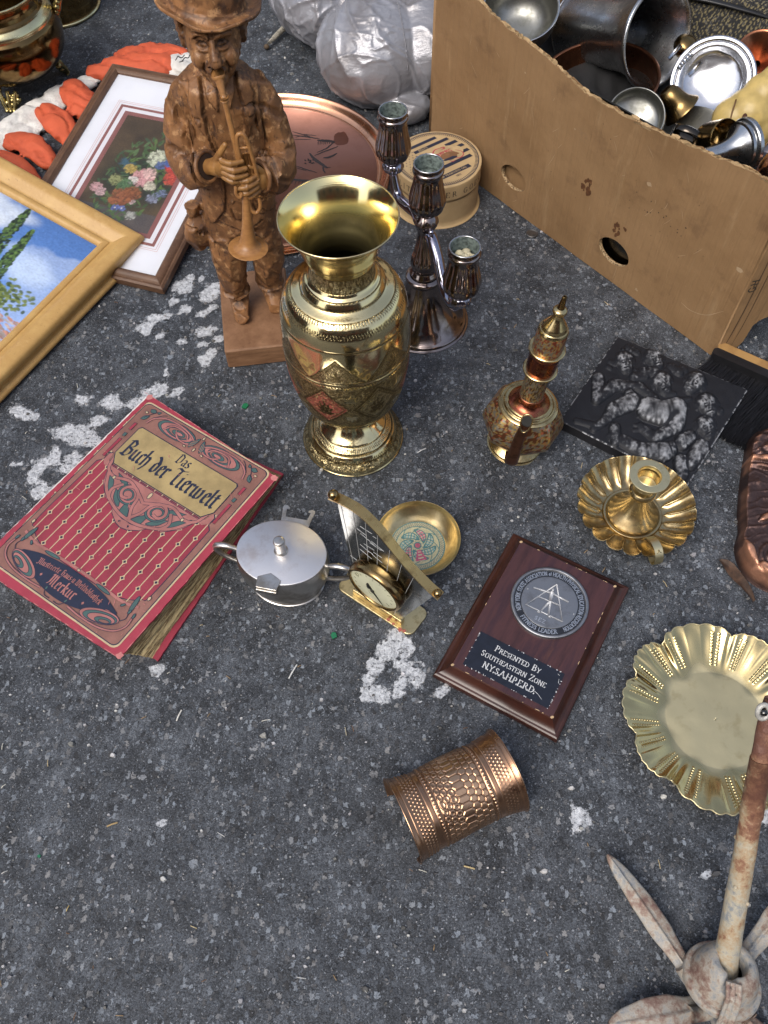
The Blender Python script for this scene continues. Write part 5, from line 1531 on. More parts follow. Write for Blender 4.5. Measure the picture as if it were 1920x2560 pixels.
# ---------------------------------------------------------------- copper cuff bracelet
def cuff():
    a0 = (0.0135, 0.192); a1 = (0.131, 0.2445)
    ax = np.array((a1[0] - a0[0], a1[1] - a0[1])); Ln = float(np.linalg.norm(ax)); ang = math.atan2(ax[1], ax[0])
    t = thing('copper_bracelet', 'wide copper cuff bracelet with snakeskin pattern and dotted borders', 'bracelet', ((a0[0] + a1[0]) / 2, (a0[1] + a1[1]) / 2, 0.0), ang)
    nu, nv = 330, 400
    s = np.linspace(-0.5, 0.5, nu); ph = np.linspace(RD(-38), RD(218), nv)
    S_, PH = np.meshgrid(s, ph, indexing='ij')
    deg = np.degrees(PH)
    X = S_ * Ln
    Y = (90 - deg) / 180 * 0.138                       # arc length across the top
    h = np.zeros_like(X)
    x = X * 1000; y = Y * 1000
    ax_ = np.abs(x)
    # border grooves and rows of dots
    for gx in (33.5, 39.5, 27.5, 59.2): h -= 0.0005 * np.exp(-((ax_ - gx) / 0.5) ** 2)
    pitch = 4.4
    dots = np.exp(-(((ax_ - 30.4) / 1.25) ** 2 + (((y + pitch / 2) % pitch - pitch / 2) / 1.25) ** 2)); h += 0.0011 * dots
    for k, xx in enumerate((42.5, 46.2, 50.0, 53.6)):
        off = (k % 2) * pitch / 2
        d = np.exp(-(((ax_ - xx) / 0.95) ** 2 + (((y + off + pitch / 2) % pitch - pitch / 2) / 0.95) ** 2))
        fade = np.where(x > 0, 0.55 + 0.45 * np.sin(y * 0.11 + 1.0), 1.0)
        h += 0.0010 * d * np.clip(fade, 0.12, 1)
    # snakeskin scales, long hexagons in the middle row, smaller to the sides
    inn = ax_ < 27
    ry = 8.0
    def hexcell(xc, half, off):
        u = (x - xc) / half
        v = ((y + off + ry / 2) % ry - ry / 2) / (ry / 2)
        return np.maximum(np.abs(v), np.abs(u) * 0.98 + np.abs(v) * 0.42)
    best = np.full_like(x, 9.0)
    for i, (xc, half, off) in enumerate(((0.0, 8.2, 0), (10.2, 4.6, 4), (17.2, 4.0, 0), (23.6, 3.6, 4), (-10.2, 4.6, 4), (-17.2, 4.0, 0), (-23.6, 3.6, 4))):
        best = np.minimum(best, hexcell(xc + 0.10 * 0, half, off))
    sc = 1 - sstep(0.78, 0.97, best)
    sq = 1 - sstep(0.30, 0.55, best)
    left = (x < -6)
    h = np.where(inn, h + 0.00085 * sc - 0.0004 * sq * (left & (x > -26)), h)
    flare = 0.0050 * (np.abs(S_) * 2) ** 5
    Ry, Rz = 0.0425 + flare, 0.0435 + flare
    N = np.stack([np.cos(PH), np.sin(PH)], -1)
    wob = 0.0006 * np.sin(5 * PH + 9 * S_)
    P_ = np.stack([X, (Ry + h + wob) * np.cos(PH), (Rz + h + wob) * np.sin(PH)], -1)
    P_[..., 2] += 0.0
    V = P_.reshape(-1, 3)
    base = np.array((1.0, 1.0, 1.0))
    nz = fbm(P_.reshape(-1, 3), 55, 3).reshape(X.shape)
    hi = np.clip(h / 0.0011, 0, 1)
    c = np.ones(X.shape + (3,)) * np.array((0.46, 0.27, 0.165))
    c = c * (1 - hi[..., None]) + np.array((0.66, 0.43, 0.27)) * hi[..., None]
    pat = sstep(0.45, 0.62, nz)[..., None]
    c = c * (1 - 0.45 * pat) + np.array((0.33, 0.19, 0.12)) * 0.45 * pat
    mm = NT('cuff_copper')
    n1 = mm.noise(90, 4)
    mm.bsdf(mm.mix(mm.math('MULTIPLY', mm.step(n1, 0.5, 0.75), 0.5), mm.attr(), (0.30, 0.19, 0.12)), mm.math('ADD', 0.20, mm.math('MULTIPLY', n1, 0.2)), 1.0, mm.bump(mm.noise(300, 3), 0.1, 0.0008))
    zmin = V[:, 2].min()
    V[:, 2] -= zmin
    o = link('band', mesh_np('band', V, gridq(nu, nv)[:, ::-1], True, c.reshape(-1, 3)), mm.m, t)
    sm = o.modifiers.new('thickness', 'SOLIDIFY'); sm.thickness = 0.0011; sm.offset = -1
    # rolled rims at both ends
    for e, sx in ((0, -1), (nu - 1, 1)):
        ring = V.reshape(nu, nv, 3)[e][::4]
        b = MB(); b.tube(ring, 0.0010, 6); b.build('rim', mm2, t, True)


mm2 = metal('cuff_rim', (0.56, 0.34, 0.21), (0.34, 0.2, 0.12), (0.22, 0.4), 60, 0.45, 0.3, 0.1)
cuff()


# ---------------------------------------------------------------- brass shell dish
def shell_dish():
    t = thing('shell_dish', 'shallow brass dish with fluted shell rim and rows of beads', 'dish', (0.385, 0.305, 0.0))
    nr, nt = 110, 820
    r = np.concatenate([np.linspace(0, 0.055, 22), np.linspace(0.056, 0.1085, nr - 22)]); th = np.linspace(0, 2 * PI, nt, endpoint=False)
    R, T = np.meshgrid(r, th, indexing='ij')
    deg = np.degrees(T) + 5.0 * np.sin(2 * T + 0.6) + 3.0 * np.sin(5 * T + 1.0)
    k = ((deg - 113) % 40) / 40                          # 0..1 within a lobe
    c = np.abs(k - 0.5) * 2
    lobe = np.clip(1 - c ** 2.2, 0, 1) ** 0.55
    scal = np.abs(np.cos((k - 0.5) * PI * 6))             # small flutes of the lobe edge
    f = sstep(0.058, 0.108, R)
    f = f * (1 + 0.22 * np.sin(T * 3 + 0.8))
    R2 = R * (1 + f * (0.135 * (lobe - 0.74) + 0.026 * (scal - 0.5)))
    q = np.clip((R - 0.058) / 0.05, 0, 1)
    Z = 0.0035 + 0.021 * q ** 1.25
    mid = np.exp(-((k - 0.5) / 0.16) ** 2)
    Z += f * (0.0035 * mid * np.sin(q * PI) + 0.0013 * np.cos((k - 0.5) * PI * 10) * np.sin(np.clip(q * 1.1, 0, 1) * PI) * (1 - 0.4 * mid))
    Z -= f * 0.0045 * np.exp(-(np.minimum(k, 1 - k) / 0.05) ** 2)
    Z += 0.0016 * (fbm(np.stack([R * np.cos(T), R * np.sin(T), 0 * R], -1), 30, 2) - 0.5)
    for kk in (0.18, 0.27, 0.73, 0.82):
        d = (k - kk) * RD(40) * R * 1000
        br = (R * 1000 - 60) % 3.3 - 1.65
        bead = np.sqrt(np.clip(1 - (d / 1.25) ** 2 - (br / 1.35) ** 2, 0, 1)) * (R > 0.066) * (R < 0.102)
        Z += 0.0013 * bead
    V = np.stack([R2 * np.cos(T), R2 * np.sin(T), Z], -1)
    floor = sstep(0.068, 0.054, R + 0.005 * np.cos(T * 9 + 0.6))
    nz = fbm(V.reshape(-1, 3), 40, 4).reshape(R.shape)
    col = np.ones(R.shape + (3,)) * np.array((0.62, 0.50, 0.25))
    fl = np.array((0.60, 0.53, 0.33)) * (0.86 + 0.28 * nz[..., None])
    col = col * (1 - floor[..., None]) + fl * floor[..., None]
    m = NT('shell_brass')
    a = m.attr('dull', 'Fac')
    m.bsdf(m.mix(m.math('MULTIPLY', m.step(m.noise(60, 4), 0.55, 0.75), 0.35), m.attr(), (0.36, 0.27, 0.12)), m.math('ADD', 0.19, m.math('MULTIPLY', a, 0.36)), 1.0, m.bump(m.noise(150, 4), 0.10, 0.001))
    me = mesh_np('dish', V.reshape(-1, 3), gridq(nr, nt, wv=True), True, col.reshape(-1, 3))
    at = me.attributes.new('dull', 'FLOAT', 'POINT'); at.data.foreach_set('value', floor.astype(np.float32).ravel())
    o = link('dish', me, m.m, t)
    sm = o.modifiers.new('thickness', 'SOLIDIFY'); sm.thickness = 0.0012; sm.offset = -1
    e = V[-1][::4]
    b = MB(); b.tube(np.vstack([e, e[:1]]), 0.0009, 6, caps=False); b.build('rim', BRASS_PALE, t, True)


shell_dish()

# ---------------------------------------------------------------- cardboard box
CARD = NT('cardboard')
_n = CARD.noise(5, 5, 0.6)
_c = CARD.mix(CARD.step(_n, 0.35, 0.7), (0.275, 0.168, 0.082), (0.215, 0.126, 0.058))
_c = CARD.mix(CARD.math('MULTIPLY', CARD.step(CARD.noise(260, 4, 0.7), 0.60, 0.75), 0.25), _c, (0.42, 0.29, 0.16))
_c = CARD.mix(CARD.math('MULTIPLY', CARD.step(CARD.noise(13, 6, 0.7), 0.53, 0.70), 0.65), _c, (0.155, 0.090, 0.045))
_c = CARD.mix(CARD.math('MULTIPLY', CARD.step(CARD.noise(1.0, 5, 0.7, CARD.scaled((30, 4, 4))), 0.54, 0.70), 0.35), _c, (0.40, 0.275, 0.15))
_c = CARD.mix(CARD.math('MULTIPLY', CARD.step(CARD.noise(7, 6, 0.75), 0.62, 0.70), 0.35), _c, (0.13, 0.10, 0.075))
CARD.bsdf(_c, 0.62, 0, CARD.bump(CARD.math('ADD', CARD.math('ADD', CARD.noise(5.0, 4, 0.6), CARD.math('MULTIPLY', CARD.noise(1.0, 3, 0.6, CARD.scaled((150, 3, 3))), 0.22)), CARD.math('MULTIPLY', CARD.noise(160, 3), 0.05)), 0.9, 0.010), 0.35)
CARD = CARD.m
KRAFT = plain('torn_kraft', (0.52, 0.37, 0.20), 0.8, 0.25, 200, 0.3)
INKY = plain('black_marker', (0.02, 0.018, 0.016), 0.6, 0.2, 200)


def sheet(name, outline, holes, thick, mat, parent=None):
    """flat card with holes, from a filled 2D curve"""
    cu = bpy.data.curves.new(name, 'CURVE'); cu.dimensions = '2D'; cu.fill_mode = 'BOTH'; cu.extrude = thick / 2
    for pts in [outline] + holes:
        s = cu.splines.new('POLY'); s.points.add(len(pts) - 1)
        for p, q in zip(s.points, pts): p.co = (q[0], q[1], 0, 1)
        s.use_cyclic_u = True
    tmp = bpy.data.objects.new(name, cu); C.objects.link(tmp)
    me = bpy.data.meshes.new_from_object(tmp.evaluated_get(bpy.context.evaluated_depsgraph_get()))
    bpy.data.objects.remove(tmp); bpy.data.curves.remove(cu)
    me.name = name
    me.materials.clear()
    return link(name, me, mat, parent)


def card_box():
    A, B = Vector((0.09696, 1.36680, 0)), Vector((0.50408, 0.86108, 0))
    ang = math.atan2(B.y - A.y, B.x - A.x); L = (B - A).length
    t = thing('cardboard_box', 'big brown cardboard box with torn wavy top edge and punched holes', 'box', A, ang)
    # local x along the front panel, y inwards, z up
    r = random.Random(21)
    top = spl([(0.0, 0.295), (0.045, 0.304), (0.09, 0.2985), (0.15, 0.287), (0.2436, 0.2785), (0.30, 0.2655), (0.3368, 0.2640), (0.41, 0.2680), (0.4888, 0.2785), (0.55, 0.2880), (0.6135, 0.2955), (L, 0.297)], 9)
    topr = [(p[0], p[1] + (r.random() - 0.5) * 0.0035) for p in top]
    hole1 = ellipse_pts(0.2055, 0.0585, 0.0285, 0.0175, -4, 30); hole2 = ellipse_pts(0.4290, 0.0545, 0.0300, 0.0190, -4, 30)
    hole1 = [(0.2055 + 0.0290 * math.cos(a), 0.0585 + 0.0205 * math.sin(a)) for a in np.linspace(0, 2 * PI, 30, endpoint=False)]
    hole2 = [(0.4295 + 0.0305 * math.cos(a), 0.0545 + 0.0215 * math.sin(a)) for a in np.linspace(0, 2 * PI, 30, endpoint=False)]
    out = [(0, 0)] + [(L * q, 0.0004 * math.sin(30 * q)) for q in np.linspace(0.05, 1, 14)] + topr[::-1]
    TH = 0.0065
    rot = (PI / 2, 0, 0)
    f = sheet('front_panel', out, [hole1[::-1], hole2[::-1]], 0.0008, CARD, t); f.rotation_euler = rot
    # gentle buckling of the big panel
    V = vget(f); V[:, 2] += 0.0; vset(f, V)
    g = sheet('inner_liner', [(x, z - 0.0010 + 0.0012 * math.sin(x * 90)) if z > 0.2 else (x, z) for x, z in out], [hole1[::-1], hole2[::-1]], 0.0008, CARD, f); g.location = (0, 0, -TH)
    # corrugation showing along the torn top edge: two rows of flutes
    for row in range(2):
        V, F = [], []
        n = 330
        for i in range(n):
            q = i / (n - 1); x = q * L
            z = float(np.interp(x, [p[0] for p in top], [p[1] for p in top]))
            y0 = 0.0004 + row * 0.0030
            y = y0 + 0.0015 + 0.0013 * math.sin(i * 1.25)
            for dz_ in (0.0004 - 0.0012 * r.random(), -0.018): V.append((x, z + dz_, -y))
        for i in range(n - 1): F.append((2 * i, 2 * i + 1, 2 * i + 3, 2 * i + 2))
        link('corrugation', mesh_py('corrugation', V, F), KRAFT, f)
    # fluffy torn liner strips
    V, F = [], []
    for k in range(70):
        x = r.uniform(0.02, L - 0.02); w = r.uniform(0.004, 0.020); z = float(np.interp(x, [p[0] for p in top], [p[1] for p in top]))
        o = len(V); y = -r.uniform(0.0, TH)
        h = r.uniform(0.001, 0.0035); lean = r.uniform(-0.003, 0.003)
        for j in range(5):
            xx = x + w * (j / 4 - 0.5); zz = float(np.interp(xx, [p[0] for p in top], [p[1] for p in top]))
            V += [(xx, zz - 0.004, y), (xx, zz + h * math.sin(PI * (j + 0.5) / 5) * (0.6 + 0.6 * r.random()), y + lean)]
        for j in range(4): F.append((o + 2 * j, o + 2 * j + 2, o + 2 * j + 3, o + 2 * j + 1))
    link('torn_paper', mesh_py('torn_paper', V, F), KRAFT, f)['kind'] = 'stuff'
    for hp in (hole1, hole2):
        V, F = [], []
        n = len(hp); m = 6
        for i, p in enumerate(hp):
            for j in range(m): V.append((p[0] + 0.0006 * (r.random() - 0.5), p[1] + 0.0006 * (r.random() - 0.5), -TH * j / (m - 1)))
        for i in range(n):
            for j in range(m - 1): F.append((i * m + j, ((i + 1) % n) * m + j, ((i + 1) % n) * m + j + 1, i * m + j + 1))
        hk = NT('hole_flutes'); hk.bsdf(hk.mix(hk.step(hk.noise(330, 2), 0.45, 0.58), (0.46, 0.33, 0.18), (0.11, 0.065, 0.03)), 0.8, 0)
        link('hole_edge', mesh_py('hole_edge', V, F), hk.m, f)
    b = MB(); b.prism([(0.150, 0.004), (0.345, 0.004), (0.335, 0.13), (0.160, 0.13)], -0.016, -0.0125); b.build('inner_flap', CARD, f)
    # marks on the front
    b = MB(); k = 0
    for (x, z, rx, rz, a, n_) in ((0.352, 0.133, 0.0060, 0.0125, -25, 34), (0.4245, 0.095, 0.005, 0.013, 10, 26), (0.358, 0.1235, 0.0035, 0.005, 0, 14), (0.436, 0.104, 0.004, 0.002, 20, 8)):
        for i in range(n_):
            q = r.random() * 2 * PI; m_ = 0.62 + 0.45 * r.random(); ca, sa = math.cos(RD(a)), math.sin(RD(a))
            u, v = rx * m_ * math.cos(q), rz * m_ * math.sin(q); w = 0.0011 + 0.0022 * r.random() ** 2; k += 1
            b.poly([(x + u * ca - v * sa + w * (0.6 + 0.7 * r.random()) * math.cos(h), z + u * sa + v * ca + 1.3 * w * (0.6 + 0.7 * r.random()) * math.sin(h)) for h in np.linspace(0, 5.8, 8)], 0.0006 + k * 1e-6)
    b.build('rust_stain', plain('rust_stain', (0.115, 0.045, 0.015), 0.7, 0.4, 200), f)
    b = MB()
    for i in range(14): b.poly(ellipse_pts(0.43 + 0.11 * r.random(), 0.165 + 0.03 * (r.random() - 0.5), 0.0007 + 0.001 * r.random(), 0.0007 + 0.0008 * r.random(), 0, 7), 0.0006 + i * 1e-6)
    for i in range(16): b.poly(ellipse_pts(0.25 + 0.35 * r.random(), 0.06 + 0.18 * r.random(), 0.0004 + 0.0007 * r.random(), 0.0004 + 0.0006 * r.random(), 0, 6), 0.00065 + i * 1e-6)
    b.build('dark_specks', plain('specks', (0.06, 0.03, 0.015), 0.7), f)
    b = MB()
    for (x, z, s) in ((0.4558, 0.196, 0.0045), (0.4879, 0.019, 0.0035), (0.628, 0.161, 0.006), (0.31, 0.205, 0.002), (0.2, 0.24, 0.002)):
        b.poly([(x + s * (0.6 + 0.7 * r.random()) * math.cos(a), z + 0.7 * s * (0.6 + 0.7 * r.random()) * math.sin(a)) for a in np.linspace(0, 5.9, 10)], 0.0007)
    for i in range(34):
        x, z, a, ln = r.uniform(0.02, 0.62), r.uniform(0.02, 0.25), r.uniform(-2.6, -0.6), r.uniform(0.006, 0.03)
        ribbon(b, [(x + q * ln * math.cos(a) + 0.0006 * math.sin(q * 3), z + q * ln * math.sin(a)) for q in np.linspace(0, 1, 5)], 0.0006, 0.00075 + i * 1e-6, taper=True)
    ribbon(b, spl([(0.566, 0.052), (0.585, 0.050), (0.61, 0.060), (0.632, 0.085)], 5), 0.0012, 0.0009, taper=True)
    b.build('scuffs', plain('card_scuff', (0.45, 0.32, 0.19), 0.8), f)
    # other walls
    D = 0.46
    for nm, o, a in (('side_panel', (0, 0.0, 0), 90), ('back_panel', (0, D, 0), 0)):
        w = sheet(nm, [(0.001, 0), (D if a else L, 0), (D if a else L, 0.30), (0.001, 0.292)], [], TH, CARD, t)
        w.matrix_local = Matrix.Translation((o[0], o[1], 0)) @ Matrix.Rotation(RD(a), 4, 'Z') @ Matrix.Rotation(PI / 2, 4, 'X') @ Matrix.Translation((0, 0, -TH / 2 - 0.0006))
    b = MB(); b.box((L / 2, D / 2, 0.004), (L / 2 - 0.008, D / 2 - 0.008, 0.002)); b.build('bottom', CARD, t)
    # the right hand corner: creased flap bent outwards, torn away low down
    fa = math.atan2(0.24, 0.97) - ang
    tear = spl([(0.0, 0.0005), (0.020, 0.0005), (0.0300, 0.004), (0.0335, 0.016), (0.0375, 0.027), (0.0395, 0.043), (0.0410, 0.057), (0.0490, 0.067), (0.062, 0.0715), (0.085, 0.082), (0.12, 0.11), (0.14, 0.16), (0.15, 0.30)], 6)
    tear = [(x + 0.0010 * (r.random() - 0.5), z + 0.0010 * (r.random() - 0.5) if z > 0.002 else z) for x, z in tear]
    w = sheet('torn_flap', tear + [(0.0, 0.298)], [], 0.0045, CARD, t)
    w.matrix_local = Matrix.Translation((L, 0.0, 0)) @ Matrix.Rotation(fa, 4, 'Z') @ Matrix.Rotation(PI / 2, 4, 'X') @ Matrix.Translation((0, 0, -0.0018))
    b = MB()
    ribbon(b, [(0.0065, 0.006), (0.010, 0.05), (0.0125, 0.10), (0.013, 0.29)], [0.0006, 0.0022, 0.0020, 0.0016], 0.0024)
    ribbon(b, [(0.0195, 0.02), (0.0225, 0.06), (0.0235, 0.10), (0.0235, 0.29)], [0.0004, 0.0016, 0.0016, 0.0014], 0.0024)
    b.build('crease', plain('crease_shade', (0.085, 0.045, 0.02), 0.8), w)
    b = MB()
    write(b, 'G-H', ROMAN, lambda x, y: (0.0095 - y + 0.004, 0.1335 + x), 0.011, 0.0026, center=False, serif=False, thick=0.17, thin=0.14)
    b.build('marker_writing', INKY, w)
    b = MB(); b.tube([(0.0012, 0.0, -0.001), (0.0012, 0.295, -0.001)], 0.0030, 10); b.build('corner_fold', CARD, w, True)


card_box()


# ---------------------------------------------------------------- metalware inside the box
def orient(o, p, d, roll=0.0):
    """put a lathe standing along local z at p, with its axis along d"""
    q = Vector(d).normalized().to_track_quat('Z', 'Y')
    o.rotation_euler = (q.to_matrix() @ Matrix.Rotation(roll, 3, 'Z')).to_euler()
    o.location = p
    return o


def box_contents():
    # pewter tankard on its side, mouth to the right, lid hanging open
    t = thing('pewter_tankard', 'big pewter tankard lying in the cardboard box with hinged lid open', 'tankard')
    p0, p1 = Vector((0.339, 1.432, 0.178)), Vector((0.430, 1.297, 0.238))
    ax = (p1 - p0); Lk = ax.length
    orient(t, p0, ax)
    DK = metal('dull_pewter', (0.50, 0.51, 0.52), (0.17, 0.17, 0.172), (0.26, 0.42), 24, 0.5, 0.35, 0.2)
    lathe('body', spl([(0.0, 0.0), (0.052, 0.0), (0.056, 0.004), (0.056, 0.004), (0.054, 0.02), (0.0525, 0.07), (0.0535, 0.115), (0.058, 0.145), (0.0665, 0.167), (0.0700, 0.174), (0.0725, 0.176), (0.0725, 0.176), (0.0715, 0.180), (0.0680, 0.1805), (0.0680, 0.1805), (0.0640, 0.172), (0.0570, 0.150), (0.0500, 0.11), (0.049, 0.02), (0.0, 0.012)], 8), 96, DK, t)
    inv = t.rotation_euler.to_matrix().inverted()
    upl = inv @ Vector((0, 0, 1)); upl.z = 0; upl.normalize()
    side = inv @ Vector((0.15, 0.55, 0.8)); side.z = 0; side.normalize()
    hp = spl([side * 0.054 + Vector((0, 0, 0.135)), side * 0.078 + Vector((0, 0, 0.128)), side * 0.086 + Vector((0, 0, 0.10)), side * 0.080 + Vector((0, 0, 0.05)), side * 0.056 + Vector((0, 0, 0.025))], 8)
    V, F = tube_vq(hp, 0.0065, 10); link('handle', mesh_py('handle', V, F, True), DK, t)
    hd = inv @ Vector((-0.02, 0.62, 0.80)); hd.z = 0; hd.normalize()
    V, F = tube_vq([hd * 0.058 + Vector((0, 0, 0.03)), hd * 0.060 + Vector((0, 0, 0.128))], [0.008, 0.0095], 12); link('thumb_tube', mesh_py('thumb_tube', V, F, True), DK, t)
    # lid as part of the tankard, placed in world terms
    M0 = t.rotation_euler.to_matrix().to_4x4(); M0.translation = p0
    lc = Vector((0.510, 1.222, 0.215))
    nrm = Vector((-0.30, -0.66, 0.69)).normalized()
    q = nrm.to_track_quat('Z', 'Y').to_matrix().to_4x4(); q.translation = lc
    lid = lathe('lid', spl([(0.0, -0.018), (0.022, -0.0165), (0.040, -0.011), (0.0455, -0.004), (0.0455, -0.004), (0.0475, -0.001), (0.0500, 0.000), (0.0500, 0.000), (0.0505, -0.0025), (0.0530, -0.003), (0.0530, -0.003), (0.0570, 0.0005), (0.0615, 0.0000), (0.0625, -0.003), (0.0610, -0.006), (0.046, -0.012), (0.0, -0.024)], 7), 96, PEWTER_L, t,
                lambda T, S_, R, Z: (R, Z + 0.0012 * np.cos(T * 3) * sstep(0.015, 0.03, R) * (R < 0.043)))
    lid.matrix_local = M0.inverted() @ q
    hv = M0.inverted() @ Vector((0.4795, 1.2400, 0.226)); hu = M0.inverted() @ Vector((0.4600, 1.262, 0.232))
    b = MB()
    hdx = (hv - hu); px = hdx.cross(M0.to_3x3().inverted() @ nrm).normalized()
    for i in range(5):
        c = hu + hdx * 0.5 + px * (i - 2) * 0.0052
        b.tube([c - px * 0.0023, c + px * 0.0023], 0.0036, 10)
    for e, s_ in ((hu, -0.2), (hv, 0.2)):
        b.tube([e + px * -0.012 + hdx * s_, e + px * 0.012 + hdx * s_], 0.0042, 8, 0.6)
    b.build('hinge', PEWTER_L, t, True)

    # steel cup at the left of the pile
    c = thing('steel_bowl', 'dull grey round metal cup left of the tankard in the box', 'cup')
    orient(c, (0.236, 1.392, 0.195), (-0.10, -0.40, 0.9))
    lathe('bowl', spl([(0.0, 0.0), (0.030, 0.002), (0.050, 0.018), (0.0575, 0.042), (0.0585, 0.058), (0.0585, 0.058), (0.0600, 0.0595), (0.0585, 0.0605), (0.0585, 0.0605), (0.0560, 0.058), (0.0545, 0.042), (0.047, 0.020), (0.028, 0.006), (0.0, 0.0045)], 7), 90, STEEL_W, c)
    V, F = tube_vq([(0.0592 * math.cos(a), 0.0592 * math.sin(a), 0.0598) for a in np.linspace(0, 2 * PI, 70)], 0.0012, 6, caps=False); link('rim', mesh_py('rim', V, F, True), PEWTER, c)
    # copper bowl under the tankard
    c = thing('copper_bowl', 'reddish copper bowl lying under the pewter tankard', 'bowl')
    orient(c, (0.362, 1.268, 0.105), (-0.16, -0.05, 0.98))
    lathe('bowl', spl([(0.0, 0.0), (0.045, 0.003), (0.078, 0.022), (0.090, 0.055), (0.0905, 0.088), (0.0905, 0.088), (0.0935, 0.091), (0.0905, 0.0925), (0.0905, 0.0925), (0.0875, 0.088), (0.087, 0.056), (0.075, 0.026), (0.045, 0.008), (0.0, 0.006)], 7), 90, COPPER_D, c)
    # dark jug and its handle
    c = thing('dark_jug', 'small dark glossy metal jug with strap handle under the open lid', 'jug')
    orient(c, (0.419, 1.092, 0.208), (0.70, -0.35, -0.10))
    lathe('body', spl([(0.0, 0.0), (0.022, 0.0), (0.0245, 0.004), (0.0265, 0.02), (0.0245, 0.045), (0.0175, 0.072), (0.0150, 0.085), (0.0175, 0.097), (0.0175, 0.097), (0.0160, 0.098), (0.013, 0.085), (0.0, 0.08)], 7), 72, DARKGLOSS, c)
    inv = c.rotation_euler.to_matrix().inverted(); s_ = inv @ Vector((-0.35, -0.3, 0.75)); s_.z = 0; s_.normalize()
    hp = spl([s_ * 0.024 + Vector((0, 0, 0.012)), s_ * 0.040 + Vector((0, 0, 0.004)), s_ * 0.050 + Vector((0, 0, 0.018)), s_ * 0.044 + Vector((0, 0, 0.040)), s_ * 0.023 + Vector((0, 0, 0.046))], 8)
    V, F = tube_vq(hp, 0.0058, 10, 0.35); link('handle', mesh_py('handle', V, F, True), DARKGLOSS, c)
    # candlestick foot with flared rim
    c = thing('candlestick', 'grey metal candlestick with ringed flaring foot at the torn edge', 'candlestick')
    orient(c, (0.428, 1.0000, 0.2440), (0.88, 0.34, 0.02))
    lathe('shaft', spl([(0.0, 0.0), (0.0075, 0.0), (0.0085, 0.004), (0.0075, 0.008), (0.0075, 0.008), (0.0100, 0.016), (0.0105, 0.036), (0.0125, 0.050), (0.0180, 0.062), (0.0270, 0.071), (0.0270, 0.071)], 7), 72, PEWTER, c)
    lathe('foot', [(0.0270, 0.071), (0.0300, 0.0720), (0.0300, 0.0760), (0.0280, 0.0765), (0.0280, 0.0785), (0.0325, 0.0790), (0.0335, 0.0805), (0.0335, 0.0855), (0.0320, 0.0860), (0.0, 0.084)], 72, PEWTER, c, smooth=False)
    # brass cup mouth
    c = thing('dark_cup', 'dark cup with brassy rim lying between jug and candlestick', 'cup')
    orient(c, (0.462, 1.075, 0.222), (0.30, -0.62, 0.42))
    lathe('cup', spl([(0.0, 0.0), (0.014, 0.0), (0.021, 0.010), (0.0245, 0.032), (0.0260, 0.044), (0.0260, 0.044), (0.0250, 0.045), (0.0225, 0.032), (0.018, 0.012), (0.0, 0.006)], 7), 64, BRASS_DARK, c)
    # carved yellow head, seen in profile, with an eyelet
    c = thing('yellow_head', 'yellowed carved head with drilled eye and pointed muzzle in the box', 'carving')
    b = MB()
    def W3(px, py, pz): return (px, py, pz)
    P0 = Vector((0.542, 1.135, 0.218))
    ux, uy = Vector((1, 0.03, 0)), Vector((0, 0.55, 0.83))     # image right, image up
    nz = ux.cross(uy)
    def at(x, y, z): return P0 + ux * x + uy * y + nz * z
    for (x, y, z, rx) in ((0.0, 0.0, 0.0, 0.036), (0.018, 0.024, 0, 0.030), (0.030, 0.044, 0, 0.020), (-0.020, -0.006, -0.004, 0.030), (0.014, -0.020, 0, 0.028), (0.028, -0.022, 0.0, 0.018), (0.034, -0.012, 0.002, 0.013), (-0.008, -0.040, -0.012, 0.026), (-0.004, -0.060, -0.016, 0.022), (0.036, 0.012, 0.0, 0.016)):
        b.ball(at(x, y, z), rx, 14, 10)
    for k in range(5): b.ball(at(0.030 + 0.004 * k, -0.004 - 0.004 * k, 0.010), 0.006, 8, 6)
    o = b.build('head', IVORY, c); remesh(o, 0.0028, 3)
    b = MB(); p = at(-0.004, -0.004, 0.0); 
    dcam = (Vector((0, 0, 1)) - p).normalized()
    ring = [p + dcam * 0.0358 + ux * 0.0036 * math.cos(a) + uy * 0.0046 * math.sin(a) for a in np.linspace(0, 2 * PI, 18)]
    b.add(ring[:-1], [tuple(range(17))]); b.build('eye', plain('brown_eye', (0.07, 0.025, 0.01), 0.4), c)
    b = MB(); b.tube(spl([at(-0.030, 0.02, 0.024), at(-0.033, -0.004, 0.022), at(-0.028, -0.024, 0.020), at(-0.010, -0.034, 0.020), at(0.014, -0.038, 0.016)], 6), 0.0011, 6); b.build('collar_line', plain('collar_brown', (0.16, 0.08, 0.03), 0.6), c, True)
    # woven bag at the back with a black strap
    c = thing('woven_bag', 'black and gold woven fabric bag with black strap behind the lid', 'bag')
    nu, nv = 230, 130
    V = []
    K = []
    for i in range(nu):
        for j in range(nv):
            a, e = i / (nu - 1), j / (nv - 1)
            q = Vector((0.43 + 0.36 * a, 1.47 - 0.14 * a - 0.10 * e, 0.232 - 0.015 * a + 0.05 * math.sin(PI * min(e * 1.1, 1)) * (0.5 + 0.6 * a) - 0.16 * max(e - 0.6, 0)))
            tex = 0.5 + 0.5 * math.sin(i * 1.5 + (j // 3) * 3.1)
            q.z += 0.0018 * tex * (0.4 + 0.6 * rnd.random())
            V.append(q)
            s_ = rnd.random()
            if e < 0.2: K.append((0.24, 0.135, 0.065) if (i // 12) % 2 and i % 3 else (0.03, 0.027, 0.038))
            else: K.append((0.20, 0.165, 0.08) if (s_ > 0.60 and (i + 2 * (j // 3)) % 4 < 2) else ((0.09, 0.085, 0.075) if s_ > 0.88 else (0.008, 0.008, 0.009)))
    me = mesh_np('fabric', np.array([tuple(v) for v in V]), gridq(nu, nv)[:, ::-1], False, np.array(K))
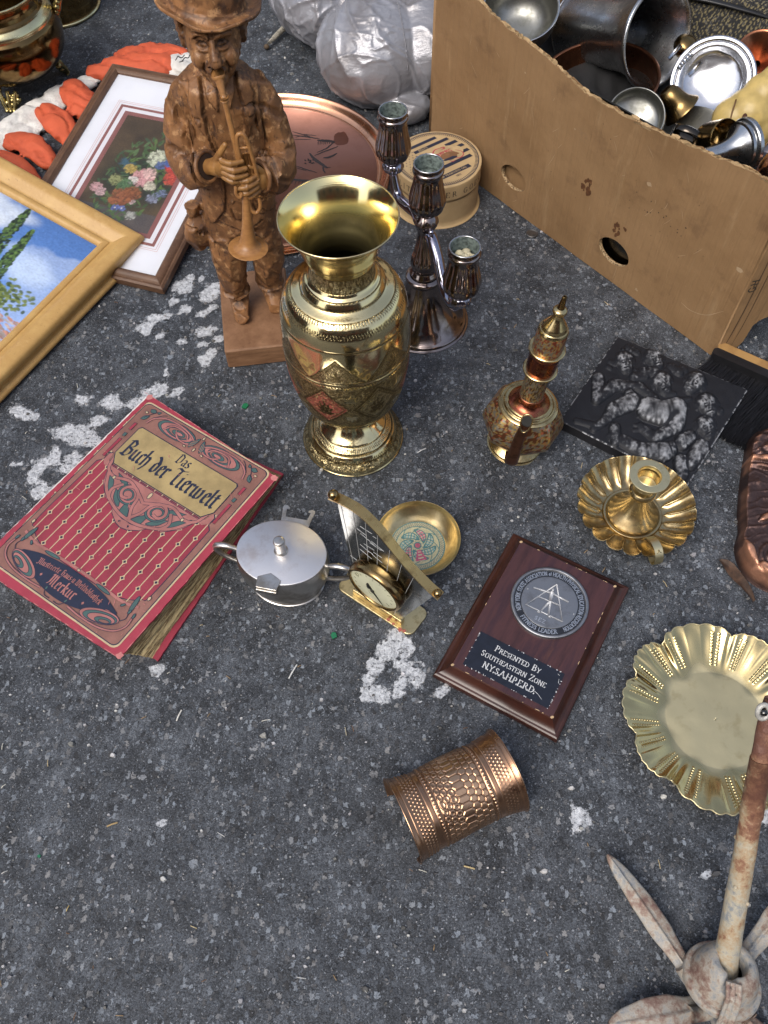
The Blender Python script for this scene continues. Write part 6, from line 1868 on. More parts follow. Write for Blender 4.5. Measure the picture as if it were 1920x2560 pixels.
    link('fabric', me, painted('woven_fabric', 0.75, 0.4, 500), c)
    b = MB(); b.tube(spl([(0.42, 1.452, 0.262), (0.50, 1.430, 0.275), (0.56, 1.405, 0.274), (0.585, 1.39, 0.262)], 7), 0.0085, 8, 0.5); b.tube(spl([(0.43, 1.41, 0.24), (0.50, 1.375, 0.255), (0.58, 1.345, 0.25), (0.65, 1.33, 0.235)], 7), 0.006, 8, 0.5)
    b.build('strap', plain('black_leather', (0.012, 0.012, 0.013), 0.4, 0.2, 60, 0.2), c, True)
    def extra(name, lab, cat, prof, mat, p, d, part):
        q = thing(name, lab, cat); orient(q, p, d); lathe(part, spl(prof, 6), 64, mat, q); return q
    extra('pewter_plate', 'dull pewter plate standing on edge behind the copper bowl', 'plate', [(0.0, 0.0), (0.05, 0.0), (0.058, 0.004), (0.085, 0.007), (0.087, 0.009), (0.085, 0.010), (0.057, 0.007), (0.0, 0.003)], STEEL_W, (0.470, 1.130, 0.130), (-0.55, -0.45, 0.55), 'plate')
    extra('brass_bell', 'small dark brass bell lying beside the open pewter lid', 'bell', [(0.0, 0.040), (0.010, 0.039), (0.016, 0.030), (0.020, 0.012), (0.028, 0.0), (0.026, 0.0), (0.018, 0.012), (0.0, 0.032)], BRASS_DARK, (0.455, 1.165, 0.205), (-0.6, 0.3, 0.5), 'shell')
    extra('copper_funnel', 'brown copper funnel pushed in beside the woven bag', 'funnel', [(0.006, 0.0), (0.007, 0.03), (0.030, 0.055), (0.036, 0.060), (0.034, 0.061), (0.028, 0.056), (0.005, 0.03)], COPPER_D, (0.600, 1.290, 0.180), (-0.2, -0.4, 0.8), 'cone')
    extra('silver_goblet', 'tarnished silver goblet lying in front of the yellow head', 'goblet', [(0.0, 0.0), (0.022, 0.001), (0.022, 0.003), (0.005, 0.007), (0.004, 0.030), (0.014, 0.040), (0.021, 0.056), (0.022, 0.075), (0.021, 0.075), (0.019, 0.056), (0.0, 0.042)], SILVER, (0.510, 1.030, 0.200), (0.75, 0.35, 0.12), 'goblet')
    extra('pewter_bowl', 'small pewter bowl tipped against the torn cardboard edge', 'bowl', [(0.0, 0.0), (0.02, 0.001), (0.036, 0.014), (0.041, 0.030), (0.043, 0.031), (0.040, 0.032), (0.034, 0.016), (0.0, 0.004)], STEEL_W, (0.385, 1.160, 0.185), (-0.1, -0.5, 0.8), 'bowl')
    c = thing('shade_fill', 'crumpled black cloth stuffed low between the metalware in the box', 'cloth')  # black sheet added so the box inside looks deep in shade
    A_, u_, m_ = Vector((0.09696, 1.36680, 0)), Vector((0.62708, -0.77896, 0)), Vector((0.77896, 0.62708, 0))
    gx, gy = 60, 44
    V = np.array([tuple(A_ + u_ * (0.012 + 0.60 * i / (gx - 1)) + m_ * (0.014 + 0.42 * j / (gy - 1))) for i in range(gx) for j in range(gy)])
    V[:, 2] = 0.135 + 0.07 * (fbm(V, 9, 3) - 0.5) + 0.02 * (1 - np.abs(2 * vnoise(V, 30) - 1))
    link('cloth', mesh_np('cloth', V, gridq(gx, gy)[:, ::-1]), plain('fill_black', (0.010, 0.010, 0.011), 0.8, 0.4, 60, 0.4), c)
    # dark clutter underneath: trays and plates standing on edge
    c = thing('steel_tray', 'flat dark steel tray standing along the torn front edge', 'tray')
    b = MB(); b.prism([(0.28, 0.01), (0.62, 0.01), (0.62, 0.272), (0.30, 0.258)], -0.018, -0.015)
    o = b.build('tray', DARKSTEEL, c, rot=(PI / 2, 0, 0)); c.location = (0.09696, 1.36680, 0); c.rotation_euler = (0, 0, math.atan2(-0.77896, 0.62708))
    c = thing('serving_knife', 'pale metal blade sticking up between copper bowl and lid', 'blade')
    b = MB(); b.prism([(-0.006, 0.0), (0.006, 0.0), (0.004, 0.20), (0.0, 0.215), (-0.004, 0.20)], -0.0008, 0.0008); o = b.build('blade', PEWTER, c)
    orient(c, (0.452, 1.195, 0.02), (0.1, -0.2, 0.3)); c.rotation_euler = (RD(88), RD(6), RD(70))
    c = thing('copper_mug', 'dark copper mug at the right end of the box', 'mug')
    orient(c, (0.560, 1.005, 0.16), (0.1, -0.1, 1))
    lathe('mug', spl([(0.0, 0.0), (0.034, 0.0), (0.040, 0.01), (0.041, 0.06), (0.037, 0.078), (0.037, 0.078), (0.036, 0.078), (0.038, 0.06), (0.03, 0.01), (0.0, 0.008)], 6), 64, COPPER, c)
    c = thing('copper_pot', 'brown copper pot behind the woven bag in the box', 'pot')
    orient(c, (0.66, 1.50, 0.20), (-0.1, -0.3, 0.9))
    lathe('pot', spl([(0.0, 0.0), (0.05, 0.0), (0.07, 0.02), (0.075, 0.06), (0.072, 0.09), (0.072, 0.09), (0.070, 0.09), (0.07, 0.06), (0.06, 0.02), (0.0, 0.01)], 6), 64, COPPER_D, c)
    c = thing('brass_ornament', 'dull rounded brass ornament showing above the tankard hinge', 'ornament')
    orient(c, (0.478, 1.305, 0.205), (0.3, -0.2, 0.8))
    lathe('dome', spl([(0.0, 0.0), (0.010, 0.002), (0.019, 0.012), (0.018, 0.024), (0.008, 0.031), (0.0, 0.032)], 6), 40, BRASS_DARK, c)


PEWTER_L = metal('bright_pewter', (0.64, 0.65, 0.68), (0.32, 0.32, 0.32), (0.22, 0.38), 34, 0.42, 0.3, 0.15)
STEEL_W = metal('worn_steel', (0.30, 0.30, 0.28), (0.14, 0.14, 0.12), (0.35, 0.5), 40, 0.5, 0.4, 0.15)
COPPER_D = metal('dark_copper', (0.34, 0.14, 0.075), (0.07, 0.035, 0.022), (0.25, 0.45), 18, 0.62, 0.4, 0.15)
DARKGLOSS = metal('dark_glossy', (0.075, 0.065, 0.055), (0.03, 0.03, 0.025), (0.10, 0.3), 40, 0.5, 0.3, 0.1)
IVORY = plain('yellow_ivory', (0.52, 0.38, 0.13), 0.42, 0.30, 45, 0.12)
box_contents()


# ---------------------------------------------------------------- round belt box
def hat_box():
    t = thing('round_box', 'round tan cardboard belt box with navy striped and starred lid', 'round box', (0.1002, 1.2300, 0.0))
    tan = NT('tan_board')
    tan.bsdf(tan.mix(tan.step(tan.noise(22, 5, 0.6), 0.35, 0.7), (0.50, 0.355, 0.185), (0.42, 0.29, 0.145)), 0.55, 0, tan.bump(tan.noise(300, 3), 0.1, 0.0008))
    lathe('drum', spl([(0.0, 0.0), (0.0705, 0.0), (0.0712, 0.0012), (0.0712, 0.0012), (0.0712, 0.058)], 6), 110, tan.m, t)
    lid = lathe('lid', spl([(0.0715, 0.0515), (0.0727, 0.0515), (0.0727, 0.0515), (0.0728, 0.079), (0.0728, 0.079), (0.0723, 0.0805), (0.0712, 0.0810), (0.0712, 0.0810), (0.03, 0.0812), (0.0, 0.0812)], 6), 120, tan.m, t)
    navy = plain('print_navy', (0.020, 0.023, 0.045), 0.55, 0.2, 90); red = plain('print_red', (0.42, 0.055, 0.07), 0.55, 0.25, 120); brn = plain('scraped_board', (0.24, 0.115, 0.05), 0.8, 0.3, 100); tanp = plain('print_tan', (0.50, 0.36, 0.19), 0.6)
    Z = 0.0814
    b = MB(); br = MB(); bt = MB()
    n = 120
    for k in range(n):
        a = 2 * PI * k / n; b.poly([(q * math.cos(a + d), q * math.sin(a + d)) for q, d in ((0.0615, -0.010), (0.0668, -0.010), (0.0668, 0.014), (0.0615, 0.010))], Z)
    ribbon(b, [(0.0675 * math.cos(a), 0.0675 * math.sin(a)) for a in np.linspace(0, 2 * PI, 90)], 0.0012, Z + 1e-5)
    sa = RD(33); sd = (math.cos(sa), math.sin(sa)); sn = (-sd[1], sd[0])
    # slanted stripes clipped to the disc
    for off, w, lo, hi in ((-0.043, 0.0085, -0.06, 0.06), (-0.0235, 0.0075, -0.010, 0.06), (-0.0085, 0.0070, 0.022, 0.06), (0.0065, 0.0070, 0.030, 0.06), (0.0200, 0.0070, 0.030, 0.06), (0.0335, 0.0068, -0.024, 0.05), (0.0470, 0.0065, -0.034, 0.04), (0.0200, 0.006, -0.018, -0.006), (0.0065, 0.006, -0.022, -0.012)):
        R_ = 0.0585
        h = math.sqrt(max(R_ * R_ - max(abs(off - w / 2), abs(off + w / 2)) ** 2, 1e-6)); lo2, hi2 = max(lo, -h), min(hi, h)
        if hi2 <= lo2: continue
        b.poly([(sd[0] * s_ + sn[0] * o, sd[1] * s_ + sn[1] * o) for s_, o in ((lo2, off - w / 2), (hi2, off - w / 2), (hi2 - 0.001, off + w / 2), (lo2, off + w / 2))], Z + 2e-5)
    for i in range(-8, 1):
        for j in range(-8, 8):
            s_, o = -0.0295 + 0.0068 * i + (0.0034 if j % 2 else 0), -0.004 + 0.0058 * j
            if math.hypot(s_, o) < 0.057 and s_ < -0.022: b.poly([(sd[0] * s_ + sn[0] * o + 0.0016 * (1 if k % 2 == 0 else 0.42) * math.cos(k * PI / 5 + 0.3), sd[1] * s_ + sn[1] * o + 0.0016 * (1 if k % 2 == 0 else 0.42) * math.sin(k * PI / 5 + 0.3)) for k in range(10)], Z + 1e-5)
    slant = lambda off, s0, k=1.0: (lambda x, y: (sd[0] * (s0 + x) + sn[0] * (off + y), sd[1] * (s0 + x) + sn[1] * (off + y)))
    write(bt, 'BELTS', ROMAN, slant(0.0315, -0.006), 0.0042, Z + 8e-5, track=0.2, serif=False, thick=0.2, thin=0.14)
    write(bt, 'SAN FRANCISCO, CAL'.replace(',', ''), ROMAN, slant(-0.0447, 0.0), 0.0036, Z + 8e-5, track=0.2, serif=False, thick=0.2, thin=0.14)
    write(br, '1853', ROMAN, slant(-0.0545, 0.004), 0.0036, Z + 8e-5, track=0.12, serif=False, thick=0.2, thin=0.14)
    # red script in a cartouche
    cart = MB(); cart.poly(ellipse_pts(0.013, 0.010, 0.033, 0.020, 30, 40), Z + 1e-4); cart.build('cartouche', tanp, lid)
    script = MB()
    for w, pts in ((0.0030, [(0.004, 0.026), (-0.004, 0.022), (-0.008, 0.012), (-0.010, 0.002), (-0.016, -0.006), (-0.022, -0.006), (-0.024, 0.000), (-0.020, 0.004)]), (0.0028, [(0.004, 0.026), (0.010, 0.029), (0.012, 0.026), (0.007, 0.023)]), (0.0020, [(-0.008, 0.006), (0.0, 0.010), (0.008, 0.016), (0.018, 0.020)]),
                   (0.0018, [(0.030, 0.022), (0.040, 0.018), (0.043, 0.010), (0.038, 0.002), (0.030, 0.001), (0.028, 0.005)]), (0.0016, [(0.018, -0.004), (0.024, -0.008), (0.030, -0.004)])):
        ribbon(script, spl(pts, 6), w, Z + 1.3e-4, taper=True)
    write(script, 'trauss'.upper().replace('T', 'T'), ROMAN, slant(0.0010, 0.014), 0.0088, Z + 1.6e-4, track=-0.06, serif=False, thick=0.20, thin=0.10)
    script.build('script', red, lid)
    r = random.Random(6)
    sc = MB(); sc.poly([(0.019 + 0.016 * math.cos(a) * (0.8 + 0.4 * r.random()), 0.0075 + 0.0085 * math.sin(a) * (0.8 + 0.4 * r.random()) + 0.005 * math.cos(a)) for a in np.linspace(0, 5.9, 18)], Z + 2.6e-4); sc.build('scrape', brn, lid)
    b.poly([(0.021 + 0.012 * math.cos(a) * (0.7 + 0.5 * r.random()), -0.0005 + 0.004 * math.sin(a) * (0.7 + 0.5 * r.random()) + 0.005 * math.cos(a)) for a in np.linspace(0, 5.9, 14)], Z + 2.9e-4)
    b.build('lid_print', navy, lid); br.build('year', navy, lid); bt.build('stripe_lettering', tanp, lid)
    b = MB()
    # motto round the side of the lid
    txt = 'QUALITY NEVER GOES OUT OF STYLE '
    pos = -108.0; R_ = 0.0731
    V, F = [], []
    mm_ = MB(); write(mm_, txt, ROMAN, lambda x, y: (x, y), 0.0098, 0.0, track=0.48, thick=0.13, thin=0.05, center=False)
    wtot = text_width(txt, ROMAN, 0.48) * 0.0098
    # the R of NEVER sits just right of the front
    x_ref = text_width('QUALITY NEVE', ROMAN, 0.48) * 0.0098
    for (x, y, z) in mm_.V:
        a = RD(-73.0) + (x - x_ref) / R_
        b.V.append(((R_ + z * 0.3) * math.cos(a), (R_ + z * 0.3) * math.sin(a), 0.0605 + y)); b.K.append((1, 1, 1))
    b.F = [f for f in mm_.F]
    b.build('motto', plain('motto_ink', (0.035, 0.025, 0.02), 0.6), lid)


hat_box()


# ---------------------------------------------------------------- copper tray
def copper_tray():
    cx, cy = -0.185, 1.300
    t = thing('copper_tray', 'large round copper tray with engraved landscape behind the trumpeter', 'tray', (cx, cy, 0.0))
    TR = metal('brown_copper', (0.34, 0.165, 0.12), (0.19, 0.09, 0.065), (0.36, 0.5), 7, 0.5, 0.15, 0.06)
    CR = metal('bright_copper', (0.72, 0.39, 0.24), (0.42, 0.20, 0.12), (0.22, 0.38), 14, 0.45, 0.25, 0.08)
    lathe('floor', [(0.0, 0.0065), (0.1845, 0.0065), (0.1852, 0.0085)], 160, TR, t)
    lathe('rim', spl([(0.1850, 0.0085), (0.1862, 0.0090), (0.1875, 0.0080), (0.1875, 0.0080), (0.190, 0.0085), (0.196, 0.013), (0.2010, 0.0205), (0.2045, 0.0240), (0.2070, 0.0240), (0.2080, 0.0220), (0.205, 0.017), (0.199, 0.008), (0.19, 0.003), (0.0, 0.002)], 7), 180, CR, t)
    b = MB(); r = random.Random(9)
    def ln(pts, w, rag=0.0012):
        P_ = spl(pts, 8); P_ = [(x - cx + (r.random() - 0.5) * rag, y - cy + (r.random() - 0.5) * rag) for x, y in P_]
        ribbon(b, P_, w, 0.0068 + len(b.F) * 2e-7, taper=True)
    ln([(-0.155, 1.415), (-0.135, 1.406), (-0.110, 1.402)], 0.0022); ln([(-0.155, 1.405), (-0.125, 1.398), (-0.104, 1.392)], 0.0030); ln([(-0.150, 1.398), (-0.13, 1.402), (-0.115, 1.394)], 0.0022); ln([(-0.152, 1.392), (-0.12, 1.391)], 0.0018)
    ln([(-0.108, 1.388), (-0.09, 1.386), (-0.076, 1.382)], 0.0070); ln([(-0.078, 1.382), (-0.090, 1.366), (-0.108, 1.353)], 0.0030); ln([(-0.070, 1.370), (-0.09, 1.358), (-0.112, 1.345)], 0.0030)
    ln([(-0.122, 1.352), (-0.112, 1.335), (-0.104, 1.322)], 0.0055); ln([(-0.112, 1.338), (-0.105, 1.328), (-0.095, 1.316), (-0.088, 1.31)], 0.0060); ln([(-0.096, 1.338), (-0.085, 1.340), (-0.072, 1.350)], 0.0048); ln([(-0.094, 1.318), (-0.096, 1.306), (-0.092, 1.296)], 0.0030); ln([(-0.099, 1.312), (-0.082, 1.312)], 0.0022)
    ln([(-0.147, 1.319), (-0.128, 1.308), (-0.106, 1.298)], 0.0022); ln([(-0.145, 1.313), (-0.125, 1.303)], 0.0014); ln([(-0.162, 1.283), (-0.135, 1.278), (-0.100, 1.273)], 0.0055); ln([(-0.16, 1.275), (-0.168, 1.26), (-0.176, 1.245)], 0.0025)
    for i in range(10): ln([(-0.16 + 0.006 * i, 1.28), (-0.163 + 0.006 * i, 1.270 - 0.004 * r.random())], 0.0014)
    for i in range(9): ln([(-0.106 + 0.0035 * i, 1.386), (-0.107 + 0.0035 * i, 1.378 - 0.004 * r.random())], 0.0014)
    for i in range(10):
        x, y = -0.135 + 0.02 * r.random(), 1.325 + 0.012 * r.random(); ln([(x, y), (x + 0.003, y - 0.003)], 0.0028)
    b.build('engraving', plain('black_niello', (0.02, 0.014, 0.014), 0.5), t)
    b = MB()
    b.poly([(-0.066 - cx + 0.014 * math.cos(a) * (0.8 + 0.4 * r.random()), 1.392 - cy + 0.020 * math.sin(a) * (0.8 + 0.3 * r.random())) for a in np.linspace(0, 5.9, 16)], 0.0067)
    b.build('tarnish_spot', metal('tarnish', (0.28, 0.13, 0.095), (0.2, 0.1, 0.08), (0.4, 0.5), 40, 0.4, 0.1, 0.05), t)


copper_tray()


# ---------------------------------------------------------------- silvery plastic bag and the dark one behind
def bags():
    t = thing('silver_bag', 'bulging silver grey plastic bag with stitched seam beside the box', 'bag')
    b = MB()
    for c, rr in (((0.005, 1.545, 0.080), (0.112, 0.108, 0.090)), ((0.095, 1.60, 0.085), (0.10, 0.15, 0.092)), ((-0.045, 1.71, 0.085), (0.150, 0.105, 0.088)), ((0.10, 1.76, 0.10), (0.14, 0.16, 0.11)), ((0.055, 1.460, 0.024), (0.045, 0.045, 0.026)), ((-0.11, 1.77, 0.06), (0.10, 0.09, 0.065))):
        b.ball(c, rr, 28, 18)
    o = b.build('film', None, t)
    remesh(o, 0.0030, 10)
    V = vget(o); N = vnorm(o)
    # creases fan out from the pinch at (-0.045, 1.63); broad folds plus crumple
    dx, dy = V[:, 0] + 0.055, V[:, 1] - 1.62
    a = np.arctan2(dy, dx); rad = np.hypot(dx, dy)
    w = fbm(V, 9, 2)
    fold = 1 - np.abs(np.sin(a * 9 + 4.5 * w + 1.0 * fbm(V, 16, 2)))
    fold2 = 1 - np.abs(np.sin((V[:, 0] * 0.35 + V[:, 1] * 0.9 + V[:, 2] * 0.6) * 62 + 7 * w))
    cr = 1 - np.abs(2 * vnoise(V, 55) - 1)
    cr2 = 1 - np.abs(2 * vnoise(V + 4.4, 120) - 1)
    sg = 1 - np.abs(2 * vnoise(V * np.array((1.0, 0.45, 1.0)) + 9.1, 34) - 1)
    fold3 = 1 - np.abs(np.sin((V[:, 0] * 0.55 - V[:, 1] * 0.65 + V[:, 2] * 0.9) * 46 + 5 * w + 1.5 * fbm(V, 18, 2)))
    d = 0.0050 * fold ** 3 * sstep(0.0, 0.06, rad) * sstep(0.20, 0.08, rad) + 0.0048 * fold3 ** 4 + 0.0026 * fold2 ** 8 + 0.0026 * cr ** 9 * sstep(0.5, 0.7, vnoise(V, 14)) + 0.0007 * sg ** 10
    d -= 0.020 * np.exp(-((rad) / 0.035) ** 2)
    V = V + N * d[:, None]; V[:, 2] = np.maximum(V[:, 2], 0.0008)
    vset(o, V)
    for p in o.data.polygons: p.use_smooth = True
    m = NT('silver_film')
    m.bsdf(m.mix(m.step(m.noise(12, 4), 0.4, 0.7), (0.28, 0.285, 0.315), (0.19, 0.18, 0.185)), 0.34, 0.30, m.bump(m.math('ADD', m.noise(1.0, 4, 0.6, m.scaled((22, 60, 40))), m.math('MULTIPLY', m.noise(90, 4, 0.7), 0.35)), 0.5, 0.004), 0.8)
    o.data.materials.clear(); o.data.materials.append(m.m)
    from mathutils.bvhtree import BVHTree
    dg = bpy.context.evaluated_depsgraph_get()
    bv = BVHTree.FromPolygons([tuple(v) for v in V], [tuple(p.vertices) for p in o.data.polygons])
    sm = MB()
    pts = []
    for q in spl([(0.02, 1.70), (0.035, 1.64), (0.045, 1.58), (0.052, 1.53), (0.058, 1.485)], 10):
        h = bv.ray_cast(Vector((q[0], q[1] - 0.15, 0.4)), Vector((0, 0.15, -0.4)).normalized())
        if h[0] is not None: pts.append(h[0] + Vector((0, -0.0006, 0.0010)))
    for i in range(0, len(pts) - 1): 
        if i % 2 == 0: sm.tube([pts[i], pts[i].lerp(pts[i + 1], 0.8)], 0.0011, 5)
    sm.tube(pts, 0.0005, 5)
    sm.build('seam_stitches', plain('seam_thread', (0.26, 0.26, 0.28), 0.6), t)

    t = thing('black_bag', 'crumpled black shiny plastic bag at the top edge', 'bag')
    b = MB()
    for c, rr in (((-0.155, 1.865, 0.03), (0.035, 0.06, 0.035)), ((-0.17, 1.81, 0.015), (0.02, 0.04, 0.018)), ((-0.13, 1.90, 0.05), (0.05, 0.05, 0.05))): b.ball(c, rr, 18, 12)
    o = b.build('film', None, t); remesh(o, 0.004, 2)
    V = vget(o); N = vnorm(o); cr = 1 - np.abs(2 * vnoise(V, 60) - 1); V = V + N * (0.008 * cr ** 2 + 0.003 * (1 - np.abs(2 * vnoise(V, 150) - 1)))[:, None]; V[:, 2] = np.maximum(V[:, 2], 0.0005); vset(o, V)
    o.data.materials.append(plain('black_film', (0.012, 0.012, 0.014), 0.16, 0.2, 40, 0.3))
    t = thing('rope_end', 'frayed pale twist of rope sticking out from the black bag', 'rope')
    b = MB()
    for k in range(5):
        pts = []
        for i in range(26):
            q = i / 25; p = Vector((-0.160, 1.775, 0.012)).lerp(Vector((-0.214, 1.693, 0.006)), q)
            a = q * 14 + k * 2 * PI / 5; pts.append(p + Vector((0.0035 * math.cos(a), 0.0035 * math.sin(a) * 0.5, 0.004 + 0.0035 * math.sin(a))) * (1.0 - 0.4 * q))
        b.tube(pts, [0.0030] * 20 + [0.0025, 0.002, 0.0018, 0.0014, 0.001, 0.0006], 6)
    b.build('strands', plain('rope_fibre', (0.42, 0.39, 0.32), 0.75, 0.5, 160, 0.4), t, True)
    b = MB(); b.ball((-0.217, 1.689, 0.005), (0.006, 0.006, 0.005), 8, 6); b.build('singed_tip', plain('singed', (0.09, 0.06, 0.035), 0.8), t, True)


bags()


# ---------------------------------------------------------------- brass pots, top left
def pots():
    t = thing('brass_cauldron', 'dark polished brass cauldron with pale shoulder band and claw feet', 'cauldron', (-0.685, 1.585, 0.0))
    lathe('body', spl([(0.0, 0.030), (0.04, 0.031), (0.075, 0.042), (0.099, 0.066), (0.107, 0.096), (0.104, 0.122), (0.098, 0.132), (0.098, 0.132)], 8), 120, POT_B, t)
    lathe('shoulder_band', spl([(0.099, 0.1315), (0.0985, 0.138), (0.0930, 0.146), (0.0870, 0.149), (0.0870, 0.149)], 6), 120, BRASS_PALE2, t)
    lathe('neck', spl([(0.0870, 0.149), (0.0820, 0.155), (0.0812, 0.165), (0.0830, 0.172), (0.0830, 0.172)], 6), 120, POT_B, t)
    lathe('rim', spl([(0.0830, 0.172), (0.0880, 0.175), (0.0885, 0.178), (0.0870, 0.180), (0.0870, 0.180), (0.0835, 0.178), (0.080, 0.165), (0.085, 0.145), (0.09, 0.10), (0.06, 0.05), (0.0, 0.04)], 6), 120, BRASS_DARK, t)
    V, F = tube_vq([(0.0872 * math.cos(a), 0.0872 * math.sin(a), 0.180) for a in np.linspace(0, 2 * PI, 90)], 0.0018, 6, caps=False); link('rim_edge', mesh_py('rim_edge', V, F, True), BRASS_PALE2, t)
    r = random.Random(14)
    for a in (-93, 27, 147):
        d = Vector((math.cos(RD(a)), math.sin(RD(a)), 0)); s_ = Vector((-d.y, d.x, 0)); b = MB()
        for k in range(22):
            q = r.uniform(-1, 1); h = r.random(); w = 0.026 * (1 - 0.55 * (1 - h))
            b.ball(d * (0.070 + 0.012 * (1 - h)) + s_ * q * w + Vector((0, 0, 0.006 + 0.030 * h)), 0.004 + 0.003 * r.random(), 8, 6)
        for q in (-0.6, 0, 0.6): b.tube(spl([d * 0.072 + s_ * q * 0.026 + Vector((0, 0, 0.034)), d * 0.082 + s_ * q * 0.018 + Vector((0, 0, 0.016)), d * 0.087 + s_ * q * 0.012 + Vector((0, 0, 0.003))], 5), [0.004] * 9 + [0.005, 0.005], 7)
        b.tube([d * 0.086 - s_ * 0.011 + Vector((0, 0, 0.003)), d * 0.086 + s_ * 0.011 + Vector((0, 0, 0.003))], 0.0036, 8)
        b.build('foot', FOOTB, t, True)
    for a in (18,):
        d = Vector((math.cos(RD(a)), math.sin(RD(a)), 0)); s_ = Vector((-d.y, d.x, 0)); b = MB()
        pts = spl([d * 0.100 + Vector((0, 0, 0.112)), d * 0.108 + Vector((0, 0, 0.130)), d * 0.118 + s_ * 0.004 + Vector((0, 0, 0.150)), d * 0.112 + s_ * 0.016 + Vector((0, 0, 0.178)), d * 0.106 + s_ * 0.036 + Vector((0, 0, 0.186))], 7)
        b.tube(pts, np.interp(np.linspace(0, 1, len(pts)), [0, .2, .5, 1], [0.0045, 0.0085, 0.0055, 0.006]), 10)
        for k in range(9): b.ball(Vector(pts[min(k * 3, len(pts) - 1)]) + Vector((0.002 * r.random(), -0.002, 0.002)), 0.0048 + 0.003 * r.random(), 8, 6)
        b.ball(d * 0.101 + Vector((0, 0, 0.106)), 0.0075, 10, 8)
        b.build('lion_handle', FOOTB, t, True)
    b = MB(); b.ball((-0.02, -0.1045, 0.090), 0.004, 8, 6); b.build('rivet', PEWTER, t, True)
    t = thing('brass_pail', 'dark brass pail with pale bottom rim behind the cauldron', 'pail', (-0.668, 1.860, 0.0))
    lathe('wall', spl([(0.0, 0.004), (0.084, 0.004), (0.086, 0.012), (0.088, 0.08), (0.090, 0.16), (0.090, 0.16), (0.088, 0.16), (0.085, 0.02), (0.0, 0.012)], 8), 100, BRASS_DARK, t)
    V, F = tube_vq([(0.0878 * math.cos(a), 0.0878 * math.sin(a), 0.0035) for a in np.linspace(0, 2 * PI, 90)], 0.0034, 8, caps=False); link('base_ring', mesh_py('base_ring', V, F, True), BRASS_PALE2, t)
    t = thing('paper_wad', 'small white and blue crumpled paper at the pail', 'paper', (-0.602, 1.800, 0.150))
    b = MB()
    for k in range(7): b.ball((0.012 * r.uniform(-1, 1), 0.01 * r.uniform(-1, 1), 0.008 * r.random()), (0.011, 0.008, 0.006), 8, 6)
    o = b.build('paper', plain('blue_white_paper', (0.62, 0.62, 0.70), 0.8, 0.5, 60), t); remesh(o, 0.003, 1)


POT_B = metal('bronzed_brass', (0.20, 0.125, 0.052), (0.09, 0.05, 0.02), (0.13, 0.26), 20, 0.45, 0.2, 0.08)
BRASS_PALE2 = metal('pale_brass_band', (0.74, 0.66, 0.38), (0.44, 0.36, 0.17), (0.22, 0.38), 40, 0.4, 0.25, 0.08)
FOOTB = metal('cast_brass', (0.42, 0.34, 0.15), (0.12, 0.085, 0.03), (0.22, 0.42), 80, 0.5, 0.4, 0.3)
pots()


